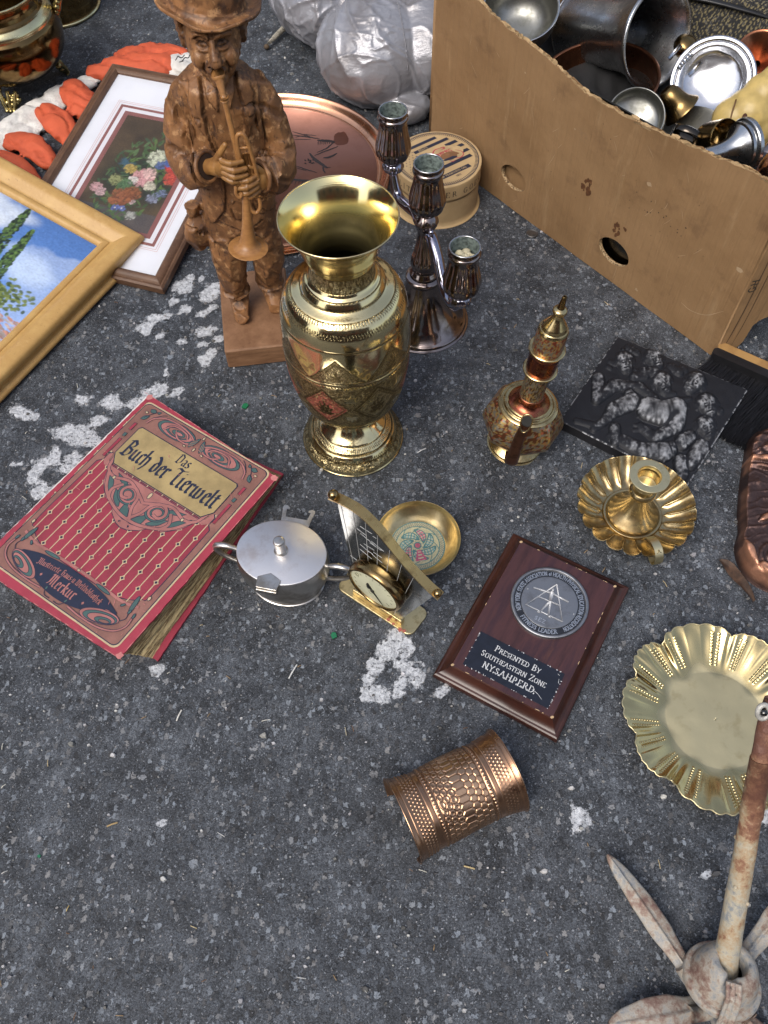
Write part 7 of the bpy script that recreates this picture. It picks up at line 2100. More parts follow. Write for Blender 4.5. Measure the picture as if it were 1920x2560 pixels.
# ---------------------------------------------------------------- orange and white work gloves
def gloves():
    OR = NT('orange_coating'); OR.bsdf(OR.mix(OR.step(OR.noise(35, 4), 0.35, 0.7), (0.56, 0.098, 0.036), (0.46, 0.075, 0.028)), 0.72, 0, OR.bump(OR.math('ADD', OR.noise(650, 3), OR.math('MULTIPLY', OR.noise(18, 3, 0.6), 1.5)), 0.5, 0.002))
    WH = NT('white_knit'); WH.bsdf(WH.mix(WH.step(WH.noise(60, 4), 0.35, 0.7), (0.66, 0.64, 0.60), (0.54, 0.52, 0.48)), 0.85, 0, WH.bump(WH.noise(320, 3), 0.8, 0.002))

    def wrinkle(o, amp=0.0024):
        V = vget(o); N = vnorm(o); w = fbm(V, 26, 3)
        V = V - N * (amp * 1.6 * sstep(0.80, 0.98, np.abs(np.sin(V[:, 0] * 42 + V[:, 1] * 60 + 6 * w))))[:, None]
        V = V + N * (amp * (1 - np.abs(np.sin(V[:, 0] * 70 + V[:, 1] * 110 + 7 * w))) ** 2 * 0.5 + amp * 0.8 * (w - 0.5) - 0.001)[:, None]
        V[:, 2] = np.maximum(V[:, 2], 0.0008); vset(o, V)

    def lobes(name, items, mat, par, vox=0.0035):
        b = MB()
        for path, rad in items:
            pts = spl(path, 6); rr = np.interp(np.linspace(0, 1, len(pts)), np.linspace(0, 1, len(rad)), rad)
            b.tube(pts, rr, 14, 0.58, up=(0, 0, 1))
            for e, q in ((pts[0], rr[0]), (pts[-1], rr[-1])): b.ball(e, (q * 0.96, q * 0.96, q * 0.56), 14, 10)
        o = b.build(name, mat, par); remesh(o, vox, 3); wrinkle(o)
        o.data.materials.clear(); o.data.materials.append(mat)
        return o
    t = thing('work_glove', 'orange coated white work glove with fingers spread under the frame corner', 'glove', group=None)
    lobes('orange_fingers', [([(-0.52, 1.46, 0.010), (-0.550, 1.495, 0.018), (-0.575, 1.535, 0.020)], [0.026, 0.034, 0.028]),
                      ([(-0.555, 1.395, 0.012), (-0.585, 1.437, 0.019), (-0.612, 1.468, 0.020)], [0.022, 0.030, 0.024]),
                      ([(-0.585, 1.335, 0.012), (-0.622, 1.372, 0.019), (-0.657, 1.385, 0.018)], [0.020, 0.028, 0.024]),
                      ([(-0.605, 1.285, 0.010), (-0.640, 1.315, 0.017), (-0.68, 1.335, 0.018)], [0.018, 0.026, 0.026])], OR.m, t)
    lobes('white_back', [([(-0.545, 1.575, 0.012), (-0.590, 1.543, 0.013), (-0.628, 1.497, 0.012), (-0.655, 1.462, 0.012), (-0.682, 1.425, 0.011)], [0.018, 0.024, 0.025, 0.026, 0.026]), ([(-0.60, 1.50, 0.008), (-0.64, 1.42, 0.008), (-0.675, 1.39, 0.008)], [0.02, 0.02, 0.02])], WH.m, t)
    t = thing('work_glove', 'orange coated work glove with white inked cuff behind the trumpeter', 'glove')
    lobes('orange_palm', [([(-0.535, 1.590, 0.020), (-0.475, 1.605, 0.024), (-0.41, 1.600, 0.024)], [0.026, 0.032, 0.034]), ([(-0.49, 1.642, 0.018), (-0.43, 1.645, 0.022), (-0.38, 1.625, 0.022)], [0.026, 0.030, 0.030])], OR.m, t)
    cf = lobes('white_cuff', [([(-0.385, 1.605, 0.019), (-0.35, 1.595, 0.020), (-0.30, 1.58, 0.018)], [0.037, 0.038, 0.036])], WH.m, t)
    b = MB()
    for pts in ([(-0.378, 1.558), (-0.374, 1.567), (-0.370, 1.560)], [(-0.372, 1.568), (-0.366, 1.562), (-0.361, 1.567)], [(-0.365, 1.556), (-0.360, 1.562), (-0.353, 1.557), (-0.35, 1.563)], [(-0.37, 1.552), (-0.362, 1.551)]):
        b.tube([(x, y + 0.02, 0.0475 + 0.0006 * i) for i, (x, y) in enumerate(spl(pts, 4))], 0.0009, 5)
    b.build('ink_scribble', INKY, cf)


gloves()


# ---------------------------------------------------------------- framed flower print
def canvas(name, W_, H_, fn, parent, mat, nx, ny, z=0.0, relief=0.0):
    """flat picture: grid of paint colours, x across 0..W_, y up 0..H_"""
    X, Y = np.meshgrid(np.linspace(0, 1, nx), np.linspace(0, 1, ny), indexing='ij')
    c = fn(X, Y)
    Z = z + relief * fbm(np.stack([X * W_, Y * H_, 0 * X], -1), 350, 2)
    me = mesh_np(name, np.stack([X * W_, Y * H_, Z], -1).reshape(-1, 3), gridq(nx, ny), True, c.reshape(-1, 3))
    return link(name, me, mat, parent)


class Paint:
    def __init__(s, X, Y, base):
        s.X, s.Y = X, Y
        s.c = np.ones(X.shape + (3,)) * np.array(base)

    def blob(s, x, y, rx, ry, col, a=0, soft=0.25, op=1.0):
        ca, sa = math.cos(RD(a)), math.sin(RD(a))
        u, v = ((s.X - x) * ca + (s.Y - y) * sa) / rx, (-(s.X - x) * sa + (s.Y - y) * ca) / ry
        w = op * sstep(1 + soft, 1 - soft, np.hypot(u, v))[..., None]
        s.c = s.c * (1 - w) + np.array(col) * w


def frame_obj(t, W_, H_, prof, mat, edge=None):
    """mitred frame; prof: (inset, z) from the outside in; origin at a corner"""
    P_ = np.array(prof)
    names = [((0, 0), (W_, 0)), ((W_, 0), (W_, H_)), ((W_, H_), (0, H_)), ((0, H_), (0, 0))]
    for k, (a, b_) in enumerate(names):
        V, F = [], []
        for q, c in ((0, a), (1, b_)):
            sx, sy = (1 if c[0] == 0 else -1), (1 if c[1] == 0 else -1)
            for i, z in P_: V.append((c[0] + sx * i, c[1] + sy * i, z))
        n = len(P_)
        for j in range(n - 1): F.append((j, n + j, n + j + 1, j + 1))
        smooth_by_angle(link('rail', mesh_py('rail', V, F), mat, t), 35)


def flower_print():
    t = thing('flower_print', 'framed still life flower print with white mat and dark wooden frame', 'framed print')
    TL, BR = Vector((-0.4852, 1.5330, 0.077)), Vector((-0.3455, 1.0115, 0.0195))
    ev = Vector((-0.312, -0.945, -0.1235)).normalized(); d = BR - TL; eu = (d - ev * d.dot(ev)); W_ = eu.length; eu.normalize(); H_ = d.dot(ev)
    nz = ev.cross(eu); nz = -nz if nz.z < 0 else nz
    # x along eu, y up the picture (-ev), origin at the lower left corner
    o = TL + ev * H_
    M = Matrix((eu, -ev, eu.cross(-ev))).transposed().to_4x4(); M.translation = o - eu.cross(-ev) * 0.019
    t.matrix_world = M
    wd = NT('dark_frame_wood')
    wv = wd.noise(8, 5, 0.7, wd.scaled((4, 4, 30)))
    wd.bsdf(wd.mix(wd.step(wd.noise(300, 4, 0.7), 0.63, 0.72), wd.ramp(wv, [(0.35, (0.075, 0.036, 0.018)), (0.6, (0.13, 0.066, 0.034)), (0.75, (0.06, 0.03, 0.016))]), (0.34, 0.2, 0.11)), 0.5, 0, wd.bump(wv, 0.15, 0.001))
    f = 0.0215
    frame_obj(t, W_, H_, [(0.001, 0.0), (0.0, 0.001), (0.0, 0.0125), (0.003, 0.015), (0.006, 0.0145), (0.008, 0.017), (0.011, 0.0190), (0.017, 0.0190), (0.0185, 0.0165), (0.021, 0.0150), (f, 0.0140), (f, 0.009)], wd.m)
    mat_ = plain('mat_board', (0.70, 0.71, 0.74), 0.55, 0.05, 20, 0.03); pk = plain('mauve_band', (0.26, 0.10, 0.085), 0.6, 0.12, 60); ln = plain('pink_line', (0.62, 0.34, 0.30), 0.6)
    b = MB(); b.poly([(f - 0.001, f - 0.001), (W_ - f + 0.001, f - 0.001), (W_ - f + 0.001, H_ - f + 0.001), (f - 0.001, H_ - f + 0.001)], 0.0105); m_ = b.build('mat', mat_, t)
    # picture opening, offsets from the frame
    L_, R_, T_, B_ = 0.081, 0.071, 0.112, 0.100
    x0, x1, y0, y1 = L_, W_ - R_, B_, H_ - T_
    def band(mb, g0, g1, z):
        for a in ((x0 - g1, y0 - g1, x0 - g0, y1 + g1), (x1 + g0, y0 - g1, x1 + g1, y1 + g1), (x0 - g0, y1 + g0, x1 + g0, y1 + g1), (x0 - g0, y0 - g1, x1 + g0, y0 - g0)):
            mb.poly([(a[0], a[1]), (a[2], a[1]), (a[2], a[3]), (a[0], a[3])], z)
    b = MB(); band(b, 0.0, 0.0085, 0.0107); band(b, 0.0165, 0.0220, 0.0107); b.build('mat_bands', pk, m_)
    b = MB(); band(b, 0.0265, 0.0272, 0.0107); band(b, 0.0300, 0.0306, 0.0107); b.build('mat_lines', ln, m_)
    r = random.Random(31)

    def art(X, Y):
        asp = (y1 - y0) / (x1 - x0)
        Yq = Y * asp
        n = fbm(np.stack([X, Yq, 0 * X], -1), 6, 4)
        p = Paint(X, Yq, (0.085, 0.058, 0.028))
        p.c = p.c * (0.55 + 0.9 * n)[..., None] * (0.7 + 0.5 * np.clip(1.2 - Yq / asp, 0, 1))[..., None]
        A = asp
        p.c = np.where((Yq < 0.16 * A)[..., None], p.c * 0.5 + np.array((0.05, 0.05, 0.06)), p.c)
        p.blob(0.60, 0.44 * A, 0.50, 0.42, (0.03, 0.035, 0.02), 20, 0.5, 0.9)
        for k in range(260):                                       # leaves
            a = r.random() * 6.28; q = r.random() ** 0.6; x, y = 0.56 + 0.46 * q * math.cos(a), 0.47 * A + 0.42 * A * q * math.sin(a) + 0.16 * (math.cos(a))
            g = r.random(); p.blob(x, y, 0.028 + 0.03 * r.random(), 0.010 + 0.010 * r.random(), (0.03 + 0.10 * g, 0.06 + 0.15 * g, 0.03 + 0.07 * g * r.random()), 360 * r.random(), 0.3, 0.9)
        for k in range(30):
            a = r.uniform(100, 190); p.blob(0.30 + 0.05 * r.random(), 0.55 * A + 0.02 * k / 30, 0.10, 0.011, (0.06, 0.12, 0.16), a + 60 * r.random() - 30, 0.3, 0.5)
        clusters = [(0.60, 0.46, 0.105, (0.66, 0.36, 0.36), 60), (0.66, 0.51, 0.07, (0.72, 0.50, 0.46), 40), (0.66, 0.66, 0.10, (0.60, 0.62, 0.48), 60), (0.78, 0.74, 0.07, (0.55, 0.58, 0.42), 40), (0.90, 0.60, 0.085, (0.62, 0.08, 0.05), 50), (0.95, 0.50, 0.08, (0.60, 0.10, 0.06), 40), (0.84, 0.64, 0.06, (0.10, 0.16, 0.40), 50), (0.73, 0.60, 0.05, (0.12, 0.17, 0.36), 30),
                    (0.40, 0.52, 0.06, (0.48, 0.36, 0.10), 40), (0.50, 0.42, 0.05, (0.62, 0.60, 0.56), 30), (0.30, 0.40, 0.07, (0.30, 0.32, 0.14), 30), (0.44, 0.37, 0.07, (0.12, 0.22, 0.10), 40), (0.12, 0.30, 0.06, (0.56, 0.34, 0.34), 40), (0.20, 0.27, 0.05, (0.60, 0.42, 0.42), 30), (0.62, 0.24, 0.035, (0.62, 0.46, 0.46), 16), (0.46, 0.26, 0.11, (0.32, 0.12, 0.05), 60), (0.58, 0.31, 0.09, (0.30, 0.11, 0.04), 40), (0.74, 0.40, 0.06, (0.62, 0.58, 0.46), 40),
                    (0.47, 0.16, 0.035, (0.14, 0.18, 0.44), 18), (0.55, 0.165, 0.035, (0.16, 0.20, 0.46), 18), (0.70, 0.12, 0.05, (0.46, 0.46, 0.42), 26), (0.84, 0.30, 0.06, (0.30, 0.32, 0.42), 20), (0.92, 0.36, 0.05, (0.22, 0.26, 0.40), 14)]
        for (x, y, rad, col, n_) in clusters:
            rad *= 1.25; n_ = int(n_ * 1.4); col = tuple(c_ * 0.92 for c_ in col)
            p.blob(x, y * A, rad * 0.9, rad * 0.8, tuple(0.55 * c for c in col), 0, 0.5, 0.8)
            for k in range(n_):
                a = r.random() * 6.28; q = rad * r.random() ** 0.6; f_ = 0.6 + 0.6 * r.random()
                p.blob(x + q * math.cos(a), y * A + q * math.sin(a), 0.008 + 0.22 * rad * r.random(), 0.006 + 0.12 * rad * r.random(), tuple(min(c * f_, 0.8) for c in col), 360 * r.random(), 0.3, 0.9)
        for (x, y) in ((0.47, 0.16), (0.55, 0.165), (0.50, 0.42), (0.56, 0.43)): p.blob(x, y * A, 0.010, 0.010, (0.7, 0.66, 0.5))
        return np.clip(p.c * (0.85 + 0.3 * vnoise(np.stack([X, Yq, 0 * X], -1), 90))[..., None], 0, 1)
    pic = canvas('picture', x1 - x0, y1 - y0, art, t, painted('printed_paper', 0.4, 0.02, var=0.1), 170, 330, 0.0)
    pic.location = (x0, y0, 0.01065)
    gl = NT('picture_glass')
    g1 = gl.n('BsdfTransparent'); g2 = gl.n('BsdfGlossy', {'Roughness': 0.03, 'Color': (0.9, 0.93, 1.0, 1)}); fr = gl.n('Fresnel', {'IOR': 1.45}); mx = gl.n('MixShader')
    gl.t.links.new(fr.outputs[0], mx.inputs[0]); gl.t.links.new(g1.outputs[0], mx.inputs[1]); gl.t.links.new(g2.outputs[0], mx.inputs[2]); gl.t.links.new(mx.outputs[0], gl.out.inputs[0])
    b = MB(); b.poly([(f - 0.001, f - 0.001), (W_ - f + 0.001, f - 0.001), (W_ - f + 0.001, H_ - f + 0.001), (f - 0.001, H_ - f + 0.001)], 0.0132); b.build('glass', gl.m, t)
    b = MB(); b.poly([(0.003, 0.003), (W_ - 0.003, 0.003), (W_ - 0.003, H_ - 0.003), (0.003, H_ - 0.003)], 0.003); b.build('backing', plain('backing_card', (0.2, 0.13, 0.07), 0.8), t)


flower_print()


def cypress_painting():
    t = thing('cypress_painting', 'painting of cypress trees under blue sky in a golden wooden frame', 'painting')
    K = Vector((-0.3835, 1.116, 0.0355))
    e1 = Vector((-0.855, 0.480, 0.190)).normalized(); e2 = Vector((-0.49, -0.872, 0.0))
    e2 = (e2 - e1 * e2.dot(e1)).normalized()
    W_, H_ = 0.46, 0.40
    # origin lower left: x to the right (-e1), y up (-e2), right top corner = K
    ex, ey = -e1, -e2; ez = ex.cross(ey)
    o = K - ex * W_ - ey * H_
    M = Matrix((ex, ey, ez)).transposed().to_4x4(); M.translation = o - ez * 0.034
    t.matrix_world = M
    gw = NT('golden_frame_wood')
    g = gw.noise(4, 5, 0.7, gw.scaled((6, 6, 6)))
    sp = gw.step(gw.noise(210, 4, 0.75), 0.60, 0.70)
    gw.bsdf(gw.mix(gw.math('MULTIPLY', sp, 0.55), gw.ramp(g, [(0.3, (0.52, 0.33, 0.115)), (0.55, (0.44, 0.26, 0.085)), (0.75, (0.56, 0.37, 0.15))]), (0.20, 0.10, 0.035)), 0.42, 0, gw.bump(g, 0.1, 0.001))
    f = 0.052
    prof = [(0.004, 0.0)] + [tuple(p) for p in spl([(0.0, 0.0), (-0.006, 0.002), (-0.008, 0.006), (-0.006, 0.010), (0.0, 0.012), (0.0, 0.012), (0.001, 0.016), (-0.001, 0.024), (0.001, 0.031), (0.005, 0.034), (0.012, 0.0345), (0.020, 0.0335), (0.027, 0.0290), (0.034, 0.0235), (0.038, 0.0220), (0.038, 0.0220), (0.040, 0.0240), (0.045, 0.0248), (0.049, 0.0230), (0.052, 0.0190), (0.052, 0.0190), (0.052, 0.012)], 4)]
    frame_obj(t, W_, H_, prof, gw.m)
    r = random.Random(17)

    def art(X, Y):
        n = fbm(np.stack([X * 3, Y * 2.4, 0 * X], -1), 2.2, 4)
        p = Paint(X, Y, (0.10, 0.24, 0.62))
        p.c = p.c * (1 - 0.35 * Y[..., None]) + np.array((0.24, 0.38, 0.66)) * 0.35 * (1.0 - Y)[..., None]
        cl = sstep(0.50, 0.66, n + 0.12 * np.exp(-((X - 0.62) ** 2 + (Y - 0.55) ** 2) * 12))[..., None]
        p.c = p.c * (1 - 0.35 * cl) + np.array((0.58, 0.66, 0.80)) * 0.35 * cl
        for k in range(50):
            x, y = 0.48 + 0.07 * r.gauss(0, 1), 0.84 + 0.07 * r.gauss(0, 1); p.blob(x, y, 0.05, 0.035, (0.66, 0.72, 0.78), 0, 0.6, 0.35)
        for k in range(40):
            x, y = 0.84 + 0.05 * r.gauss(0, 1), 0.66 + 0.06 * r.gauss(0, 1); p.blob(x, y, 0.05, 0.04, (0.50, 0.62, 0.82), 0, 0.6, 0.22)
        # two slim cypresses leaning with their picture
        for (xb, yb, xt, yt, w) in ((0.665, 0.50, 0.625, 0.985, 0.040), (0.755, 0.42, 0.715, 0.88, 0.032), (0.55, 0.40, 0.50, 0.80, 0.04)):
            for k in range(420):
                q = r.random(); x, y = xb + (xt - xb) * q, yb + (yt - yb) * q; ww = w * (1.0 - q) ** 0.55 + 0.003
                g_ = r.random(); col = (0.02 + 0.10 * g_, 0.045 + 0.17 * g_, 0.02 + 0.03 * g_) if r.random() > 0.3 else (0.012, 0.022, 0.012)
                p.blob(x + ww * r.uniform(-1, 1), y, 0.011, 0.006, col, 60 + 40 * r.random(), 0.3, 0.95)
        for k in range(260):
            x, y = 0.80 + 0.07 * r.gauss(0, 1), 0.45 + 0.045 * r.gauss(0, 1); g_ = r.random(); p.blob(x, y, 0.012, 0.008, (0.03 + 0.18 * g_, 0.06 + 0.20 * g_, 0.02 + 0.04 * g_), 360 * r.random(), 0.3, 0.9)
        # tiled roof and stone wall low in the picture
        for k in range(900):
            x = 0.45 + r.random() * 0.6; y = r.random() * 0.40
            if y < 0.38 - 0.10 * abs(x - 0.75):
                f_ = 0.6 + 0.7 * r.random()
                col = (0.46 * f_, 0.22 * f_, 0.15 * f_) if r.random() > 0.35 else (0.42 * f_, 0.36 * f_, 0.33 * f_)
                p.blob(x, y, 0.016, 0.006, col, -20 + 10 * r.random(), 0.25, 0.9)
        return np.clip(p.c * (0.9 + 0.2 * vnoise(np.stack([X, Y, 0 * X], -1), 120))[..., None], 0, 1)
    cv = canvas('canvas', W_ - 2 * f + 0.004, H_ - 2 * f + 0.004, art, t, painted('oil_paint', 0.42, 0.25, 260, 0.06), 300, 260, 0.0, 0.0008)
    cv.location = (f - 0.002, f - 0.002, 0.0150)
    b = MB(); b.poly([(0.006, 0.006), (W_ - 0.006, 0.006), (W_ - 0.006, H_ - 0.006), (0.006, H_ - 0.006)], 0.004); b.build('backing', plain('backing_board', (0.2, 0.13, 0.07), 0.8), t)


cypress_painting()


# ---------------------------------------------------------------- table brush with turned brass handle
def table_brush():
    t = thing('table_brush', 'black bristled table brush with wooden back and turned brass handle', 'brush', (0.500, 0.846, 0.0), RD(-34.7))
    # local x along the back, -y towards the bristle ends
    bk = NT('brush_wood'); bk.bsdf(bk.mix(bk.step(bk.noise(30, 4), 0.4, 0.7), (0.36, 0.21, 0.075), (0.25, 0.135, 0.05)), 0.4, 0, bk.bump(bk.noise(200, 3), 0.1, 0.0008))
    b = MB(); b.prism(roundrect(-0.008, 0.004, 0.200, 0.022, 0.008), 0.004, 0.030); bevelled(b.build('back', bk.m, t), 0.0025, 3)
    b = MB(); b.prism(roundrect(-0.010, -0.010, 0.202, 0.0045, 0.006), 0.003, 0.0315); b.build('ferrule', plain('black_ferrule', (0.012, 0.012, 0.014), 0.35, 0.3, 80, 0.2), t)
    V, F = [], []
    r = random.Random(12)
    for k in range(2600):
        x0 = r.uniform(-0.008, 0.200); z0 = r.uniform(0.005, 0.019); sx = 0.22 * (x0 - 0.10) - 0.012 + r.gauss(0, 0.007)
        ln = 0.105 + 0.014 * r.random()
        o = len(V)
        for i in range(4):
            q = i / 3
            x = x0 + sx * q + 0.006 * math.sin(q * 2 + x0 * 40) * q; y = -0.009 - ln * q; z = z0 * (1 - 0.62 * q ** 0.7) + r.gauss(0, 0.0006)
            w = 0.0007 * (1.1 - 0.7 * q)
            V += [(x - w, y, max(z, 0.0012)), (x + w, y, max(z, 0.0012)), (x, y, max(z, 0.0012) + w * 1.6)]
        for i in range(3):
            a = o + 3 * i
            F += [(a, a + 1, a + 4, a + 3), (a + 1, a + 2, a + 5, a + 4), (a + 2, a, a + 3, a + 5)]
    link('bristles', mesh_py('bristles', V, F, True), plain('black_bristle', (0.010, 0.010, 0.012), 0.32, 0.3, 60, 0.0), t)['kind'] = 'stuff'
    h = lathe('handle', spl([(0.0, 0.0), (0.013, 0.0), (0.0155, 0.006), (0.0155, 0.018), (0.0125, 0.026), (0.0085, 0.031), (0.0085, 0.031), (0.0105, 0.034), (0.0085, 0.037), (0.0085, 0.037), (0.0115, 0.045), (0.0145, 0.056), (0.0145, 0.075), (0.010, 0.10), (0.009, 0.115), (0.0, 0.12)], 6), 60, BRASS, t)
    h.location = (0.078, 0.020, 0.018); h.rotation_euler = (RD(-88), 0, RD(-12))


table_brush()


# ---------------------------------------------------------------- dark copper relief at the right edge
def copper_relief():
    t = thing('copper_relief', 'dark beaten copper relief with wavy outline at the right edge', 'relief', (0.505, 0.575, 0.0))
    out = [(0.0225, 0.143), (0.008, 0.126), (0.001, 0.105), (-0.010, 0.075), (-0.0200, 0.045), (-0.030, 0.010), (-0.045, -0.020), (-0.054, -0.045), (-0.056, -0.068), (-0.050, -0.090), (-0.036, -0.106), (-0.012, -0.117), (0.020, -0.119), (0.055, -0.108), (0.085, -0.085), (0.100, -0.045), (0.108, 0.0), (0.115, 0.06), (0.11, 0.11), (0.085, 0.14), (0.05, 0.150)]
    out = [(x + 0.009 * (y < 0.0), y + 0.006 * (y < -0.03)) for x, y in out]
    O = spl(out + out[:1], 14)[:-1]
    c0 = np.array((0.030, 0.012))
    nr = 70
    q = np.linspace(0, 1, nr) ** 0.75
    P_ = c0[None, None] + (O[None] - c0) * q[:, None, None]
    rim = (1 - q)[:, None] * np.ones((1, len(O)))
    X, Y = P_[..., 0], P_[..., 1]
    P3 = np.stack([X, Y, 0 * X], -1)
    n = fbm(P3, 60, 4)
    gr = 1 - np.abs(np.sin(Y * 260 + 9 * fbm(P3, 25, 3)))
    swirl = np.hypot(X + 0.006, Y + 0.068); sa = np.arctan2(Y + 0.068, X + 0.006)
    sw = (0.5 + 0.5 * np.sin(swirl * 620 + sa * 1.0)) * np.exp(-(swirl / 0.030) ** 4)
    sw2 = np.hypot(X - 0.03, Y - 0.105); sw2 = (0.5 + 0.5 * np.sin(sw2 * 420)) * np.exp(-(sw2 / 0.032) ** 4)
    lf = np.zeros_like(X)
    for (x, y, rx, ry, a) in ((0.005, -0.004, 0.022, 0.006, 25), (0.022, -0.012, 0.016, 0.007, 70), (0.030, 0.004, 0.020, 0.006, -20), (-0.020, -0.085, 0.014, 0.005, -60), (0.010, -0.100, 0.03, 0.008, 15), (-0.035, -0.060, 0.02, 0.006, 100), (0.012, 0.085, 0.03, 0.005, -8), (0.02, 0.070, 0.03, 0.004, -14)):
        ca, s_ = math.cos(RD(a)), math.sin(RD(a)); u, v = ((X - x) * ca + (Y - y) * s_) / rx, (-(X - x) * s_ + (Y - y) * ca) / ry
        lf = np.maximum(lf, np.clip(1 - (u * u + v * v), 0, 1) ** 0.5)
    prof = sstep(0.0, 0.10, rim)
    Z = 0.003 + 0.019 * prof + 0.0045 * (n - 0.5) + 0.0016 * gr ** 3 * (lf < 0.1) * (sw < 0.05) + 0.0032 * sw + 0.0035 * sw2 + 0.0062 * lf
    Z = Z * sstep(-0.005, 0.03, rim)
    hi = sstep(0.45, 0.85, 0.55 * lf + 0.30 * sw + 0.3 * sw2 + 0.25 * gr ** 4 + 0.8 * (n - 0.35) + 0.35 * np.exp(-((rim - 0.12) / 0.07) ** 2) * (Y < -0.03))
    edge_b = sstep(0.16, 0.05, rim) * sstep(0.3, 0.7, fbm(P3 + 2, 40, 3) + 0.2 * (Y < -0.05))
    hi = np.clip(hi + 0.75 * edge_b * sstep(0.01, 0.05, rim), 0, 1)
    col = np.array((0.10, 0.062, 0.055))[None, None] * (1 - hi[..., None]) + np.array((0.62, 0.31, 0.19)) * hi[..., None]
    m = NT('beaten_copper'); m.bsdf(m.attr(), m.math('ADD', 0.30, m.math('MULTIPLY', m.noise(90, 3), 0.2)), 0.85, m.bump(m.noise(320, 4, 0.7), 0.45, 0.0012))
    V = np.stack([X, Y, Z], -1).reshape(-1, 3)
    link('sheet', mesh_np('sheet', V, gridq(nr, len(O), wv=True), True, col.reshape(-1, 3)), m.m, t)


copper_relief()


# ---------------------------------------------------------------- rusty folding grapnel anchor
def anchor():
    t = thing('grapnel_anchor', 'rusty cream folding grapnel anchor with upright shank and spread flukes', 'anchor', (0.322, 0.030, 0.0))
    m = NT('rusty_galvanised')
    n1, n2 = m.noise(34, 6, 0.7), m.noise(110, 5, 0.7)
    c = m.ramp(m.math('ADD', m.math('MULTIPLY', n1, 0.65), m.math('MULTIPLY', n2, 0.35)), [(0.33, (0.06, 0.07, 0.085)), (0.41, (0.24, 0.25, 0.26)), (0.48, (0.36, 0.33, 0.28)), (0.545, (0.26, 0.19, 0.15)), (0.60, (0.18, 0.105, 0.085)), (0.72, (0.10, 0.06, 0.05))])
    m.bsdf(c, m.math('ADD', 0.45, m.math('MULTIPLY', n2, 0.4)), 0.10, m.bump(m.math('ADD', n1, m.math('MULTIPLY', n2, 0.5)), 0.7, 0.0025))
    rs = NT('rusted_shank')
    z = rs.n('SeparateXYZ', {0: rs.co}).outputs[2]
    q1, q2 = rs.noise(40, 6, 0.75), rs.noise(150, 4, 0.7)
    f = rs.math('ADD', rs.math('MULTIPLY', rs.step(z, 0.12, 0.26), 0.22), rs.math('ADD', rs.math('MULTIPLY', q1, 0.7), rs.math('MULTIPLY', q2, 0.2)))
    rs.bsdf(rs.ramp(f, [(0.34, (0.22, 0.24, 0.25)), (0.42, (0.42, 0.38, 0.29)), (0.50, (0.38, 0.28, 0.17)), (0.56, (0.24, 0.12, 0.07)), (0.66, (0.13, 0.055, 0.036)), (0.76, (0.19, 0.10, 0.075))]), 0.62, 0.1, rs.bump(rs.math('ADD', q1, q2), 0.7, 0.002))
    RU, RS = m.m, rs.m
    # shank rises from the collar, leaning away to the right
    s0, s1 = Vector((0.0035, 0.010, 0.036)), Vector((0.0165, 0.2135, 0.262))
    d = (s1 - s0).normalized()
    P_ = [s0.lerp(s1, q) for q in np.linspace(0, 1, 40)]
    rr = np.interp(np.linspace(0, 1, 40), [0, 0.04, 0.06, 0.9, 0.97, 1], [0.0130, 0.0130, 0.0116, 0.0084, 0.0075, 0.0060])
    V, F = tube_vq(P_, rr, 24); o = link('shank', mesh_py('shank', V, F, True), RS, t)
    V = vget(o); N = vnorm(o); vset(o, V + N * (0.0012 * (fbm(V, 60, 3) - 0.5))[:, None])
    sl = s0.lerp(s1, 0.60), s0.lerp(s1, 0.80)
    V, F = tube_vq([sl[0], sl[0].lerp(sl[1], 0.02), sl[1]], [0.0102, 0.0106, 0.0098], 24); link('sleeve', mesh_py('sleeve', V, F, True), RS, t)
    side = d.cross(Vector((0, 0, 1))).normalized(); nn = side.cross(d)
    b = MB()
    e = s0.lerp(s1, 0.965)
    c_ = e - side * 0.0075 + nn * 0.005
    b.tube([c_ + side * 0.0055 * math.cos(a) * 0.9 + d * 0.0068 * math.sin(a) for a in np.linspace(0, 2 * PI, 26)], 0.0024, 10, caps=False)
    b.build('shackle_eye', plain('white_galvanising', (0.52, 0.51, 0.47), 0.5, 0.45, 90, 0.4, None, 0.2), t, True)
    b = MB(); b.ball(c_ + nn * 0.001, (0.0036, 0.0036, 0.0032), 12, 8); b.build('bolt_end', DARKSTEEL, t, True)
    for q, a in ((0.36, 0.7), (0.30, -0.8), (0.505, 2.4)):
        b = MB(); p = s0.lerp(s1, q); b.ball(p + (side * math.sin(a) * -1 + nn * math.cos(a)) * 0.0100, (0.0024, 0.0024, 0.0024), 10, 6)
        b.build('rivet', RS, t, True)
    # sliding collar: dome with a rim
    ax = Vector((0.10, 0.36, 0.93)).normalized()
    col = lathe('collar', spl([(0.0150, 0.022), (0.0155, 0.038), (0.0175, 0.042), (0.0235, 0.0415), (0.0285, 0.0355), (0.0335, 0.024), (0.0370, 0.010), (0.0380, 0.004), (0.0380, 0.004), (0.0425, 0.0030), (0.0440, -0.001), (0.0440, -0.006), (0.0440, -0.006), (0.038, -0.009), (0.0, -0.009)], 6), 80, RU, t)
    orient(col, (0.0040, 0.006, 0.028), ax, RD(-60)); col.scale = (0.86, 0.86, 0.86)
    V = vget(col)
    a = np.arctan2(V[:, 1], V[:, 0])
    cut = np.zeros(len(V))
    for c0 in (140,): cut = np.maximum(cut, np.exp(-(((np.degrees(a) - c0 + 180) % 360 - 180) / 15) ** 4))
    V[:, 2] -= 0.010 * cut * sstep(0.024, 0.038, V[:, 2])
    vset(col, V)
    hd = NT('slot_shadowless'); 
